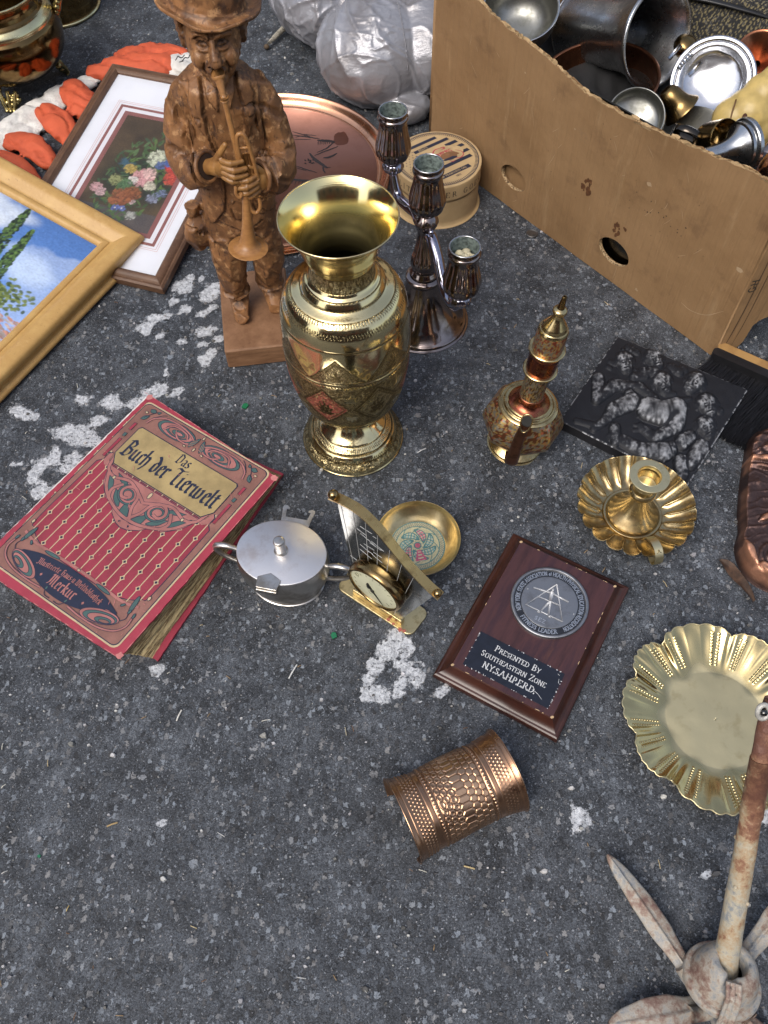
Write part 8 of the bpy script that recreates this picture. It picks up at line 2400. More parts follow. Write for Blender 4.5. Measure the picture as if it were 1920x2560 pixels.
    # slots and ribs
    for aa in (-105,):
        b = MB(); d2 = Vector((math.cos(RD(aa)), math.sin(RD(aa)), 0)); s2 = Vector((-d2.y, d2.x, 0))
        for k, w in ((-0.0052, 0.0022), (0.0, 0.0020), (0.0056, 0.0026)):
            b.tube([d2 * 0.0150 + s2 * k + Vector((0.004, 0.016, 0.070)), d2 * 0.0235 + s2 * k + Vector((0.004, 0.010, 0.066)), d2 * 0.0345 + s2 * k + Vector((0.003, 0.004, 0.046)), d2 * 0.0405 + s2 * k + Vector((0.002, 0.0, 0.026))], w, 8)
        o = b.build('keeper_rib', RU, t); remesh(o, 0.0010, 1); o.data.materials.clear(); o.data.materials.append(RU)
    # flukes: pointed spoons with a raised keel
    for (tip, root, w, lift) in (((-0.0905, 0.1255, 0.020), (-0.022, 0.010, 0.016), 0.0118, 0.006), ((0.145, 0.135, 0.055), (0.026, 0.018, 0.018), 0.0122, 0.008), ((-0.113, -0.030, 0.024), (-0.020, -0.018, 0.014), 0.0165, 0.010), ((0.075, -0.105, 0.03), (0.018, -0.022, 0.014), 0.0140, 0.010)):
        T_, R_ = Vector(tip), Vector(root); ax_ = (T_ - R_); Lf = ax_.length; ax_.normalize(); sd_ = ax_.cross(Vector((0, 0, 1))).normalized(); up_ = sd_.cross(ax_)
        V, F = [], []
        n, k = 40, 15
        for i in range(n):
            q = i / (n - 1)
            ww = w * float(np.interp(q, [0, 0.12, 0.26, 0.34, 0.60, 0.85, 0.95, 1], [0.72, 0.70, 0.86, 1.0, 0.98, 0.66, 0.38, 0.12]))
            bow = lift * math.sin(PI * q) + 0.004 * q
            for j in range(k):
                s_ = (j / (k - 1)) * 2 - 1
                keel = 0.0042 * math.exp(-((s_ + 0.15) / 0.12) ** 2) * float(np.interp(q, [0, 0.3, 0.9, 1], [1.0, 0.9, 0.7, 0.1])) - 0.004 * s_ * s_ * (1 - 0.4 * q)
                V.append(R_ + ax_ * Lf * q + sd_ * ww * s_ + up_ * (bow + keel))
            for j in range(k):
                s_ = ((k - 1 - j) / (k - 1)) * 2 - 1
                V.append(R_ + ax_ * Lf * q + sd_ * ww * s_ * 0.97 + up_ * (bow - 0.0060 - 0.001 * (1 - s_ * s_)))
        m2_ = 2 * k
        for i in range(n - 1):
            for j in range(m2_): F.append((i * m2_ + j, i * m2_ + (j + 1) % m2_, (i + 1) * m2_ + (j + 1) % m2_, (i + 1) * m2_ + j))
        F += [tuple(range(m2_ - 1, -1, -1)), tuple((n - 1) * m2_ + j for j in range(m2_))]
        o = link('fluke', mesh_py('fluke', V, F, True), RU, t)
        V = vget(o); N = vnorm(o); V = V + N * (0.0016 * (fbm(V, 45, 3) - 0.5))[:, None]; V[:, 2] = np.maximum(V[:, 2], 0.0008); vset(o, V)
        b = MB(); b.tube([R_ - ax_ * 0.012 - sd_ * 0.004, R_ + ax_ * 0.012 - sd_ * 0.004 + up_ * 0.004], 0.008, 8); b.build('pivot', RU, o, True)
    b = MB(); b.ball((0.006, -0.030, 0.012), (0.016, 0.014, 0.012), 12, 8); b.build('pivot_knuckle', RU, t, True)


anchor()


# ---------------------------------------------------------------- litter on the asphalt
def litter():
    t = thing('dead_leaf', 'curled brown dead leaf on the asphalt near the copper relief', 'leaf', (0.452, 0.486, 0.0))
    V, F, n = [], [], 16
    for i in range(n):
        q = i / (n - 1); x, y = -0.016 + 0.030 * q, 0.030 - 0.062 * q + 0.012 * math.sin(q * 3); w = 0.0065 * math.sin(PI * min(0.06 + 0.9 * q, 1)) + 0.0008
        for s_ in (-1, -0.3, 0.3, 1): V.append((x + s_ * w, y + 0.45 * s_ * w, 0.0012 + 0.0045 * abs(s_) ** 2 * (0.5 + 0.5 * math.sin(9 * q)) + 0.001 * rnd.random()))
    for i in range(n - 1):
        for j in range(3): F.append((4 * i + j, 4 * i + 4 + j, 4 * i + 5 + j, 4 * i + 1 + j))
    link('blade', mesh_py('blade', V, F, True), plain('dead_leaf_brown', (0.085, 0.045, 0.025), 0.7, 0.6, 120, 0.5), t)
    t = thing('round_washer', 'grey flat metal disc pressed into the asphalt beside the box', 'disc', (0.2574, 1.1385, -0.0006))
    lathe('disc', spl([(0.0, 0.0022), (0.0075, 0.0022), (0.0085, 0.0028), (0.0098, 0.0022), (0.0102, 0.0)], 4), 30, metal('dusty_steel', (0.20, 0.20, 0.20), (0.09, 0.09, 0.09), (0.45, 0.6), 60, 0.5, 0.4, 0.2), t)
    gm = plain('green_glass', (0.02, 0.16, 0.07), 0.12, 0.2, 60, 0.05)
    for k, (x, y, s_, lb) in enumerate(((-0.2000, 0.7853, 0.0055, 'bright green glass chip beside the book corner and vase foot'), (-0.0654, 0.4215, 0.0048, 'green glass shard below the silver sugar bowl'), (-0.3857, 0.1683, 0.0022, 'tiny green glass crumb at the lower left of the asphalt'))):
        t = thing('glass_chip', lb, 'glass chip', (x, y, 0.0), 0.8 * k, 'green glass chips on the asphalt')
        b = MB(); b.prism([(-s_, -0.5 * s_), (0.2 * s_, -0.9 * s_), (0.8 * s_, 0.1 * s_), (0.3 * s_, 0.9 * s_), (-0.6 * s_, 0.6 * s_)], -0.0005, 0.4 * s_); b.build('shard', gm, t)
    # splinters and straws
    r = random.Random(44); V, F, K = [], [], []
    mbx = MB()
    spots = [(-0.2485, 0.3230, 70, 0.014, (0.70, 0.68, 0.62)), (-0.115, 0.375, 62, 0.020, (0.66, 0.66, 0.64)), (-0.31, 0.20, 20, 0.012, (0.42, 0.30, 0.14)), (-0.345, 0.115, 70, 0.006, (0.55, 0.40, 0.14)), (0.085, 0.148, -15, 0.012, (0.48, 0.38, 0.20)), (-0.145, 0.315, 10, 0.010, (0.6, 0.58, 0.52)), (0.055, 0.70, 30, 0.014, (0.5, 0.5, 0.5)), (-0.05, 0.30, 100, 0.010, (0.5, 0.44, 0.3))]
    for k in range(120):
        y = 0.0 + 1.3 * r.random(); spots.append(((r.random() - 0.5) * (0.8 + 0.45 * y), y, 360 * r.random(), 0.003 + 0.007 * r.random(), r.choice(((0.45, 0.36, 0.2), (0.5, 0.5, 0.48), (0.16, 0.09, 0.05), (0.3, 0.2, 0.1), (0.6, 0.58, 0.5)))))
    for (x, y, a, ln_, c) in spots:
        d = Vector((math.cos(RD(a)), math.sin(RD(a)), 0)) * ln_ / 2
        p = Vector((x, y, 0.0006))
        mbx.tube([p - d, p + Vector((0, 0, 0.0012)), p + d], 0.00045 + 0.0004 * (ln_ > 0.011), 5, col=c)
    o = mbx.build('straw_litter', painted('straw', 0.7, 0.2), None, cols=True)
    setp(o, 'scattered splinters and bits of straw on the asphalt', 'litter', kind='stuff')


litter()

# ---------------------------------------------------------------- carved wooden trumpeter
def trumpeter():
    t = thing('trumpeter_figurine', 'carved brown wooden figurine of a man in a hat playing a trumpet', 'figurine', (-0.1929, 0.9465, 0.0), RD(7.05))
    cw = NT('carved_wood')
    st = cw.noise(1.0, 4, 0.7, cw.scaled((260, 260, 42)))
    pa = cw.noise(28, 5, 0.65)
    c = cw.mix(cw.step(pa, 0.34, 0.66), (0.285, 0.136, 0.054), (0.135, 0.063, 0.027))
    c = cw.mix(cw.math('MULTIPLY', cw.step(cw.noise(85, 4, 0.65), 0.54, 0.66), 0.75), c, (0.46, 0.26, 0.12))
    c = cw.mix(cw.math('MULTIPLY', cw.step(st, 0.575, 0.68), 0.85), c, (0.035, 0.016, 0.009))
    c = cw.mix(cw.math('MULTIPLY', cw.step(cw.noise(30, 6, 0.8), 0.53, 0.63), 0.72), c, (0.055, 0.032, 0.025))
    c = cw.mix(1.0, c, cw.attr(), 'MULTIPLY')
    cw.bsdf(c, 0.46, 0, cw.bump(cw.math('ADD', st, cw.math('MULTIPLY', pa, 0.8)), 0.35, 0.0012), 0.4)
    WOOD = cw.m
    sw = NT('smooth_wood')
    s1 = sw.noise(1.0, 4, 0.7, sw.scaled((60, 200, 200)))
    sw.bsdf(sw.mix(sw.step(s1, 0.35, 0.75), (0.34, 0.165, 0.055), (0.24, 0.110, 0.038)), 0.38, 0, sw.bump(s1, 0.08, 0.001), 0.5)
    SM = sw.m
    R_ = np.random.RandomState(5)

    def inpoly(px, pz, poly):
        r = np.zeros(px.shape, bool); n = len(poly); j = n - 1
        for i in range(n):
            (xi, zi), (xj, zj) = poly[i], poly[j]
            r ^= ((zi > pz) != (zj > pz)) & (px < (xj - xi) * (pz - zi) / (zj - zi + 1e-12) + xi)
            j = i
        return r

    def segd(px, pz, pts):
        d = np.full(px.shape, 9.0)
        for (a, b_) in zip(pts, pts[1:]):
            dx, dz = b_[0] - a[0], b_[1] - a[1]; tt = np.clip(((px - a[0]) * dx + (pz - a[1]) * dz) / (dx * dx + dz * dz + 1e-12), 0, 1)
            d = np.minimum(d, np.hypot(px - a[0] - tt * dx, pz - a[1] - tt * dz))
        return d

    def facets(o, n, rad, amt=0.85, where=None):
        """flat knife cuts all over the carving"""
        V = vget(o).astype(float); N = vnorm(o)
        idx = R_.permutation(len(V))[:n]
        for i in idx:
            p, nr = V[i].copy(), N[i]
            if where is not None and not where(p): continue
            rr = rad * (0.6 + 0.8 * R_.rand())
            d = V - p
            m = (np.einsum('ij,ij->i', d, d) < rr * rr) & (N @ nr > 0.55)
            if m.sum() < 6: continue
            h = d[m] @ nr
            lvl = np.percentile(h, 45)
            w = amt * sstep(1.0, 0.8, np.linalg.norm(d[m], axis=1) / rr)
            V[m] -= (np.maximum(h - lvl, 0) * w)[:, None] * nr[None] * 1.0
        vset(o, V)

    # pedestal
    b = MB(); b.prism([(-0.0480, -0.0830), (0.0560, -0.0830), (0.0545, 0.0800), (-0.0500, 0.0800)], 0.0, 0.0376)
    pm = NT('pedestal_wood')
    g = pm.noise(1.0, 5, 0.7, pm.scaled((28, 28, 160)))
    pm.bsdf(pm.mix(pm.math('MULTIPLY', pm.step(pm.noise(90, 4, 0.7), 0.6, 0.7), 0.4), pm.ramp(g, [(0.3, (0.28, 0.155, 0.085)), (0.5, (0.21, 0.11, 0.057)), (0.68, (0.15, 0.075, 0.038)), (0.8, (0.26, 0.14, 0.075))]), (0.10, 0.05, 0.025)), 0.55, 0, pm.bump(g, 0.25, 0.001), 0.35)
    ped = bevelled(b.build('pedestal', pm.m, t), 0.0022, 1); ped.scale = (1 / 0.93, 1, 1); t.scale = (0.93, 1, 1)

    # ---- body, legs, sleeves as one skin
    b = MB()
    U = (0, 1, 0)
    b.tube(spl([(0.008, 0.002, 0.200), (0.008, 0.001, 0.222), (0.009, 0.001, 0.262), (0.009, 0.002, 0.305), (0.010, 0.004, 0.352), (0.011, 0.005, 0.388), (0.012, 0.005, 0.406), (0.0125, 0.004, 0.418)], 5), np.interp(np.linspace(0, 1, 36), [0, .1, .28, .48, .7, .86, .94, 1], [0.050, 0.0545, 0.0545, 0.0530, 0.0540, 0.0480, 0.036, 0.024]), 28, 0.70, up=U)
    b.tube(spl([(0.0125, 0.003, 0.400), (0.0135, -0.002, 0.436)], 6), 0.021, 16)
    for s, pts, rr in ((-1, [(-0.019, 0.002, 0.215), (-0.021, -0.004, 0.170), (-0.0215, -0.006, 0.130), (-0.0210, -0.002, 0.095), (-0.0215, -0.001, 0.078)], [0.031, 0.0275, 0.0255, 0.0225, 0.0240]),
                       (1, [(0.035, 0.002, 0.215), (0.036, -0.001, 0.170), (0.0365, 0.000, 0.130), (0.0340, 0.006, 0.097), (0.0330, 0.008, 0.080)], [0.031, 0.0275, 0.0260, 0.0225, 0.0240])):
        p = spl(pts, 7); b.tube(p, np.interp(np.linspace(0, 1, len(p)), np.linspace(0, 1, 5), rr), 20)
    for (p0, p1, r0, r1) in (((-0.0215, 0.016, 0.058), (-0.0195, -0.004, 0.056), 0.0190, 0.0185), ((-0.0195, -0.004, 0.054), (-0.0180, -0.026, 0.0475), 0.0180, 0.0140), ((0.0335, 0.026, 0.058), (0.034, 0.006, 0.056), 0.0190, 0.0185), ((0.034, 0.006, 0.054), (0.0360, -0.012, 0.0475), 0.0180, 0.0145)):
        b.tube(spl([p0, p1], 8), np.linspace(r0, r1, 9), 16, 0.80, up=(0, 0, 1)); b.ball(p1, (r1, r1 * 0.9, r1 * 0.78), 14, 10)
    for pts, rr in (([(-0.031, 0.006, 0.392), (-0.044, 0.004, 0.368), (-0.052, -0.002, 0.338), (-0.054, -0.012, 0.314), (-0.042, -0.034, 0.312), (-0.025, -0.049, 0.326)], [0.021, 0.0215, 0.0210, 0.0235, 0.0240, 0.0235]),
                    ([(0.054, 0.006, 0.388), (0.066, 0.004, 0.360), (0.0735, -0.002, 0.326), (0.0760, -0.012, 0.300), (0.066, -0.034, 0.296), (0.053, -0.049, 0.306)], [0.021, 0.0215, 0.0210, 0.0240, 0.0245, 0.0240])):
        p = spl(pts, 7); b.tube(p, np.interp(np.linspace(0, 1, len(p)), np.linspace(0, 1, 6), rr), 20); b.ball(p[0], rr[0], 16, 12)
    # flask on the hip
    b.tube(spl([(-0.060, -0.004, 0.168), (-0.061, -0.006, 0.185), (-0.059, -0.006, 0.203), (-0.058, -0.005, 0.214), (-0.058, -0.005, 0.222), (-0.058, -0.005, 0.232), (-0.058, -0.005, 0.240)], 4), np.interp(np.linspace(0, 1, 25), [0, .2, .45, .62, .72, .82, 1], [0.010, 0.0185, 0.0170, 0.0100, 0.0078, 0.0105, 0.0110]), 14)
    body = b.build('body', None, t)
    remesh(body, 0.0016, 3)
    facets(body, 520, 0.0165, 0.95)
    V = vget(body).astype(float); N = vnorm(body)
    x, z = V[:, 0], V[:, 2]
    front = sstep(-0.15, -0.5, N[:, 1]) * (V[:, 1] < 0.006)
    trunk = front * (z > 0.205) * (np.abs(x - 0.010) < 0.050)
    h = np.zeros(len(V)); dark = np.zeros(len(V))
    coatL = [(-0.055, 0.222), (-0.028, 0.226), (-0.010, 0.250), (-0.004, 0.280), (-0.004, 0.310), (-0.010, 0.345), (-0.012, 0.385), (-0.008, 0.416), (-0.06, 0.42)]
    coatR = [(0.070, 0.226), (0.052, 0.228), (0.036, 0.248), (0.030, 0.280), (0.032, 0.310), (0.036, 0.345), (0.036, 0.385), (0.032, 0.416), (0.08, 0.42)]
    arm = (V[:, 1] < -0.040) | (np.abs(x - 0.010) > 0.047)
    for poly in (coatL, coatR):
        m = inpoly(x, z, poly) & ~arm; h += 0.0042 * m * trunk
        d = segd(x, z, poly[1:8]); dark += 0.75 * (d < 0.0013) * trunk * ~arm
    lapL = [(-0.010, 0.415), (-0.011, 0.385), (-0.004, 0.335), (-0.012, 0.352), (-0.022, 0.372), (-0.026, 0.392), (-0.022, 0.412)]
    lapR = [(0.034, 0.415), (0.036, 0.385), (0.032, 0.335), (0.038, 0.352), (0.046, 0.372), (0.050, 0.392), (0.046, 0.412)]
    for poly in (lapL, lapR):
        m = inpoly(x, z, poly); h += 0.0028 * m * trunk; d = segd(x, z, poly[3:] + poly[:1]); dark += 0.5 * (d < 0.0010) * trunk
    for poly in ([(-0.008, 0.424), (0.010, 0.414), (0.006, 0.385), (-0.004, 0.400)], [(0.033, 0.424), (0.016, 0.414), (0.021, 0.386), (0.029, 0.402)]):
        m = inpoly(x, z, poly); h += 0.0036 * m * front; d = segd(x, z, poly + poly[:1]); dark += 0.6 * (d < 0.0009) * front
    for seg in ([(-0.024, 0.378), (-0.016, 0.378)], [(0.039, 0.384), (0.047, 0.384)], [(-0.033, 0.365), (-0.034, 0.335)], [(0.056, 0.362), (0.060, 0.330)], [(-0.014, 0.222), (0.006, 0.213), (0.020, 0.213), (0.038, 0.222)], [(-0.002, 0.250), (0.002, 0.232), (0.022, 0.228)], [(0.030, 0.252), (0.034, 0.236), (0.042, 0.231)]):
        d = segd(x, z, seg); h -= 0.0022 * np.exp(-(d / 0.0013) ** 2) * front; dark += 0.7 * (d < 0.0016) * front
    for (bx, bz) in ((-0.018, 0.372), (0.0425, 0.378), (0.002, 0.262)):
        d = np.hypot(x - bx, z - bz); h += 0.0018 * (d < 0.0024) * front; dark += 0.5 * (np.abs(d - 0.0030) < 0.0008) * front
    # trousers, folds and hems
    leg = (z < 0.207) & (z > 0.070)
    hem = np.exp(-((z - 0.082 - 0.010 * ((x < 0.008) * 0.3)) / 0.0016) ** 2)
    h -= 0.0018 * hem * leg; h -= 0.0014 * leg * sstep(0.90, 0.99, np.abs(np.sin(z * 58 + x * 60 + 3 * vnoise(V, 24)))) * front; dark += 0.4 * leg * front * sstep(0.94, 0.99, np.abs(np.sin(z * 58 + x * 60 + 3 * vnoise(V, 24))))
    lap = ((V[:, 1] < 0.0) & (z > 0.06) & (z < 0.2))
    dark += 0.35 * hem * leg
    shoe = z < 0.064
    dark += 0.25 * (np.abs(z - 0.0405) < 0.0015) * shoe
    # creases on the sleeves
    sl = (np.abs(x - 0.010) > 0.040) & (z > 0.28)
    h -= 0.0016 * sl * sstep(0.90, 0.99, np.abs(np.sin(z * 62 + x * 40 + 3 * vnoise(V, 22)))); dark += 0.45 * sl * sstep(0.93, 0.99, np.abs(np.sin(z * 62 + x * 40 + 3 * vnoise(V, 22))))
    V += N * h[:, None]
    vset(body, V)
    grain = vnoise(V * np.array([1, 1, 0.25]), 420)
    dark = np.clip(dark, 0, 0.85) * (0.6 + 0.6 * grain)
    vcol(body, 1 - np.clip(dark, 0, 0.9)[:, None] * np.array((0.82, 0.86, 0.88)))
    body.data.materials.clear(); body.data.materials.append(WOOD)
    for p in body.data.polygons: p.use_smooth = True
    # flat dark discs painted as the shade inside the sleeves
    slv_shade = plain('sleeve_shade', (0.035, 0.016, 0.008), 0.8)
    for p, d_ in (((-0.0185, -0.0555, 0.3305), (0.62, -0.62, 0.35)), ((0.0455, -0.0555, 0.3100), (-0.72, -0.58, 0.2))):
        dv = Vector(d_).normalized()
        b = MB(); s_ = dv.orthogonal().normalized(); q = dv.cross(s_)
        b.tube([Vector(p) - dv * 0.002 + s_ * 0.0175 * math.cos(a) + q * 0.0175 * math.sin(a) for a in np.linspace(0, 2 * PI, 26)], 0.0030, 8, caps=False)
        rim = b.build('cuff', WOOD, t, True); vcol(rim, np.ones((len(rim.data.vertices), 3)))
        b = MB(); b.add([Vector(p) - dv * 0.0005 + s_ * 0.0165 * math.cos(a) + q * 0.0165 * math.sin(a) for a in np.linspace(0, 2 * PI, 24, endpoint=False)], [tuple(range(24))]); b.build('sleeve_shade_disc', slv_shade, rim)

    # ---- hands with separate fingers round the valves
    def hand(name, wrist, palm, fingers, thumb):
        b = MB(); b.tube(spl([wrist, palm], 6), [0.0095, 0.0095, 0.0095, 0.0100, 0.0108, 0.0115, 0.0115], 14)
        b.ball(palm, (0.0118, 0.0090, 0.0150), 16, 12)
        for f, r in fingers:
            p = spl(f, 5); b.tube(p, np.linspace(r * 1.08, r * 0.86, len(p)), 10); b.ball(p[-1], r * 0.88, 10, 8)
            for k in (5,): b.ball(p[min(k, len(p) - 1)], r * 1.13, 10, 8)
        p = spl(thumb, 5); b.tube(p, np.linspace(0.0048, 0.0036, len(p)), 10); b.ball(p[-1], 0.0036, 8, 6)
        o = b.build(name, None, t); remesh(o, 0.0009, 2)
        V = vget(o); vcol(o, (0.80 + 0.25 * vnoise(V, 200))[:, None] * np.array((1.0, 0.97, 0.9)))
        o.data.materials.clear(); o.data.materials.append(SMH)
    SMH = NT('polished_hand_wood'); nn = SMH.noise(60, 4)
    SMH.bsdf(SMH.mix(1.0, SMH.mix(SMH.step(nn, 0.35, 0.7), (0.33, 0.17, 0.055), (0.22, 0.105, 0.036)), SMH.attr(), 'MULTIPLY'), 0.38, 0, SMH.bump(nn, 0.1, 0.0008)); SMH = SMH.m
    hand('hand', (-0.024, -0.050, 0.327), (-0.003, -0.063, 0.335),
         [([(0.000, -0.069, 0.3475), (0.013, -0.0775, 0.3480), (0.0270, -0.0740, 0.3470)], 0.0036), ([(0.001, -0.0705, 0.3400), (0.015, -0.0795, 0.3395), (0.0300, -0.0755, 0.3380)], 0.0038), ([(0.001, -0.070, 0.3320), (0.0145, -0.0790, 0.3305), (0.0300, -0.0750, 0.3290)], 0.0038), ([(-0.001, -0.068, 0.3245), (0.011, -0.0765, 0.3220), (0.0260, -0.0735, 0.3205)], 0.0034)],
         [(-0.006, -0.064, 0.345), (0.002, -0.067, 0.357), (0.0095, -0.068, 0.3665)])
    hand('hand', (0.054, -0.050, 0.306), (0.046, -0.062, 0.310),
         [([(0.043, -0.069, 0.3225), (0.030, -0.0775, 0.3225), (0.0165, -0.0740, 0.3205)], 0.0036), ([(0.042, -0.0705, 0.3150), (0.028, -0.0795, 0.3145), (0.0135, -0.0755, 0.3120)], 0.0038), ([(0.042, -0.070, 0.3075), (0.028, -0.0790, 0.3060), (0.0135, -0.0750, 0.3035)], 0.0037), ([(0.043, -0.068, 0.3000), (0.031, -0.0765, 0.2980), (0.0175, -0.0730, 0.2960)], 0.0033)],
         [(0.050, -0.062, 0.320), (0.043, -0.067, 0.331), (0.035, -0.069, 0.336)])

    # ---- head and face
    b = MB()
    cx = 0.0140
    b.ball((cx, 0.000, 0.457), (0.0365, 0.0375, 0.0430), 32, 22)
    b.ball((cx, -0.006, 0.440), (0.0300, 0.0310, 0.0260), 28, 18)
    b.tube([(cx, -0.0330, 0.4720), (cx + 0.0005, -0.0385, 0.4620), (cx + 0.001, -0.0430, 0.4530)], [0.0050, 0.0062, 0.0080], 14)
    b.ball((cx + 0.001, -0.0440, 0.4515), (0.0088, 0.0068, 0.0066), 16, 12)
    for s in (-1, 1):
        b.ball((cx + s * 0.0085, -0.0385, 0.4495), (0.0052, 0.0060, 0.0050), 12, 10)
        b.ball((cx + s * 0.0190, -0.0240, 0.4485), (0.0125, 0.0125, 0.0120), 16, 12)
        b.tube(spl([(cx + s * 0.0050, -0.0355, 0.4745), (cx + s * 0.0140, -0.0365, 0.4790), (cx + s * 0.0250, -0.0290, 0.4755)], 6), 0.0042, 10)
    b.ball((cx, -0.0290, 0.4250), (0.0135, 0.0110, 0.0105), 16, 12)
    b.ball((cx, -0.0325, 0.4370), (0.0135, 0.0085, 0.0065), 16, 12)
    for s in (-1, 1):                                               # ears
        b.ball((cx + s * 0.0385, 0.006, 0.460), (0.0060, 0.0105, 0.0175), 14, 12)
        b.tube(spl([(cx + s * 0.0400, 0.010, 0.448), (cx + s * 0.0440, 0.012, 0.462), (cx + s * 0.0420, 0.006, 0.476), (cx + s * 0.0390, -0.004, 0.474)], 6), 0.0036, 8)
    b.tube(spl([(cx - 0.0005, 0.000, 0.412), (cx, -0.002, 0.432)], 6), 0.0205, 16)
    head = b.build('head', None, t); remesh(head, 0.0011, 3)
    facets(head, 90, 0.0085, 0.6, lambda p: p[1] > -0.034)
    V = vget(head).astype(float); N = vnorm(head); x, z = V[:, 0] - cx, V[:, 2]
    fr = sstep(0.0, -0.4, N[:, 1]) * (V[:, 1] < -0.008)
    h = np.zeros(len(V)); dark = np.zeros(len(V))
    ax = np.abs(x)

    def gauss(px, pz, sx, sz, a=0.0):
        c_, s_ = math.cos(a), math.sin(a); u, v = ((ax - px) * c_ + (z - pz) * s_) / sx, (-(ax - px) * s_ + (z - pz) * c_) / sz
        return np.exp(-(u * u + v * v))
    h -= 0.0052 * gauss(0.0135, 0.4672, 0.0085, 0.0055) * fr
    h += 0.0036 * gauss(0.0138, 0.4668, 0.0058, 0.0030) * fr                     # eyeball
    h += 0.0018 * gauss(0.0138, 0.4610, 0.0085, 0.0016, -0.15) * fr              # bag under the eye
    for pts, w, dp, dk in (([(0.0065, 0.4668), (0.0110, 0.4700), (0.0165, 0.4695), (0.0210, 0.4655)], 0.0010, 0.0011, 0.85), ([(0.0070, 0.4655), (0.0130, 0.4632), (0.0195, 0.4645)], 0.0008, 0.0009, 0.7), ([(0.0065, 0.4590), (0.0130, 0.4575), (0.0210, 0.4605)], 0.0009, 0.0008, 0.5),
                          ([(0.0100, 0.4525), (0.0140, 0.4465), (0.0165, 0.4390), (0.0150, 0.4330)], 0.0013, 0.0016, 0.85), ([(0.0, 0.4366), (0.0060, 0.4362), (0.0105, 0.4350)], 0.0010, 0.0014, 0.85), ([(0.0035, 0.4475), (0.0085, 0.4468)], 0.0012, 0.0010, 0.9), ([(0.0, 0.4302), (0.0065, 0.4308)], 0.0012, 0.0010, 0.4),
                          ([(0.0035, 0.4760), (0.0030, 0.4820)], 0.0008, 0.0006, 0.4), ([(0.0060, 0.4735), (0.0130, 0.4768), (0.0220, 0.4742)], 0.0013, 0.0004, 0.6)):
        d = segd(ax, z, pts); h -= dp * np.exp(-(d / w) ** 2) * fr; dark += dk * np.exp(-(d / (w * 1.3)) ** 4) * fr
    dark += 0.75 * (np.hypot((ax - 0.0140) / 0.0026, (z - 0.4665) / 0.0022) < 1) * fr
    h += 0.0011 * gauss(0.0045, 0.4385, 0.006, 0.0018) * fr + 0.0013 * gauss(0.003, 0.4338, 0.006, 0.0018) * fr
    must = np.exp(-(segd(ax, z, [(0.0010, 0.4425), (0.0070, 0.4405), (0.0125, 0.4365)]) / 0.0023) ** 4); dark += 0.55 * must * fr
    hair = (V[:, 1] > -0.012) & (ax > 0.028) & (z > 0.437)
    h += 0.0006 * hair * np.sin(z * 700 + V[:, 1] * 500); dark += 0.45 * hair * (V[:, 1] < 0.004)
    V += N * h[:, None]; vset(head, V)
    gn = vnoise(V * np.array([1, 1, 0.3]), 420)
    vcol(head, 1 - (np.clip(dark, 0, 0.92) * (0.65 + 0.5 * gn)).clip(0, 0.93)[:, None] * np.array((0.84, 0.88, 0.9)))
    head.data.materials.clear(); head.data.materials.append(WOOD)
    head.scale = (0.92, 1, 1); head.location = (0.0012, 0, -0.002)

    # ---- hat
    def brim(T, S_, R, Z):
        w = sstep(0.036, 0.054, R)
        R2 = R * (1 + w * (0.035 * np.cos(2 * T + 0.4) + 0.02 * np.sign(np.sin(T * 6)) * np.abs(np.sin(T * 6)) ** 0.4 * 0.6))
        return R2, Z + w * (0.0055 * np.cos(2 * T + 0.3) + 0.0016 * np.sin(5 * T))
    hat = lathe('hat', spl([(0.0, -0.004), (0.035, -0.004), (0.044, -0.0045), (0.0520, -0.0010), (0.0535, 0.0015), (0.0520, 0.0035), (0.046, 0.0010), (0.0385, 0.0030), (0.0385, 0.0030), (0.0365, 0.010), (0.0350, 0.026), (0.0335, 0.040), (0.028, 0.048), (0.018, 0.0465), (0.0, 0.0435)], 6), 96, WOOD, t, brim)
    hat.location = (0.0155, 0.004, 0.4860); hat.rotation_euler = (RD(-6), RD(9), 0); hat.scale = (1.12, 1.02, 1.0)
    facets(hat, 120, 0.011, 0.9)
    V = vget(hat); dk = 0.6 * (np.abs(np.hypot(V[:, 0], V[:, 1]) - 0.0395) < 0.0016) * (V[:, 2] > 0.001) + 0.5 * (vnoise(V, 120) > 0.74)
    vcol(hat, 1 - np.clip(dk, 0, 0.7)[:, None] * np.array((0.8, 0.84, 0.86)))

    # ---- trumpet
    tr = MB()
    mp0, mp1 = Vector((0.0150, -0.0430, 0.4350)), Vector((0.0178, -0.0560, 0.4160))
    p = spl([mp0 + Vector((0, -0.0002, 0.0012)), mp0, mp0.lerp(mp1, 0.35), mp1], 5); tr.tube(p, np.interp(np.linspace(0, 1, len(p)), [0, .1, .45, 1], [0.0078, 0.0088, 0.0062, 0.0034]), 20)
    tr.tube([mp1 + Vector((0, 0, 0.0012)), mp1 - Vector((0, 0, 0.0022))], 0.0052, 16)
    lead = spl([mp1, (0.0215, -0.0650, 0.372), (0.0240, -0.0705, 0.330)], 8); tr.tube(lead, np.linspace(0.0033, 0.0040, len(lead)), 14)
    bell = spl([(0.0250, -0.0735, 0.335), (0.0240, -0.0755, 0.300), (0.0215, -0.0780, 0.272), (0.0185, -0.0805, 0.248), (0.0165, -0.0825, 0.234), (0.0158, -0.0832, 0.229), (0.0156, -0.0834, 0.2272), (0.0155, -0.0835, 0.2262)], 6)
    tr.tube(bell, np.interp(np.linspace(0, 1, len(bell)), [0, .15, .35, .55, .75, .87, .95, 1], [0.0042, 0.0050, 0.0075, 0.0118, 0.0190, 0.0245, 0.0278, 0.0272]), 32)
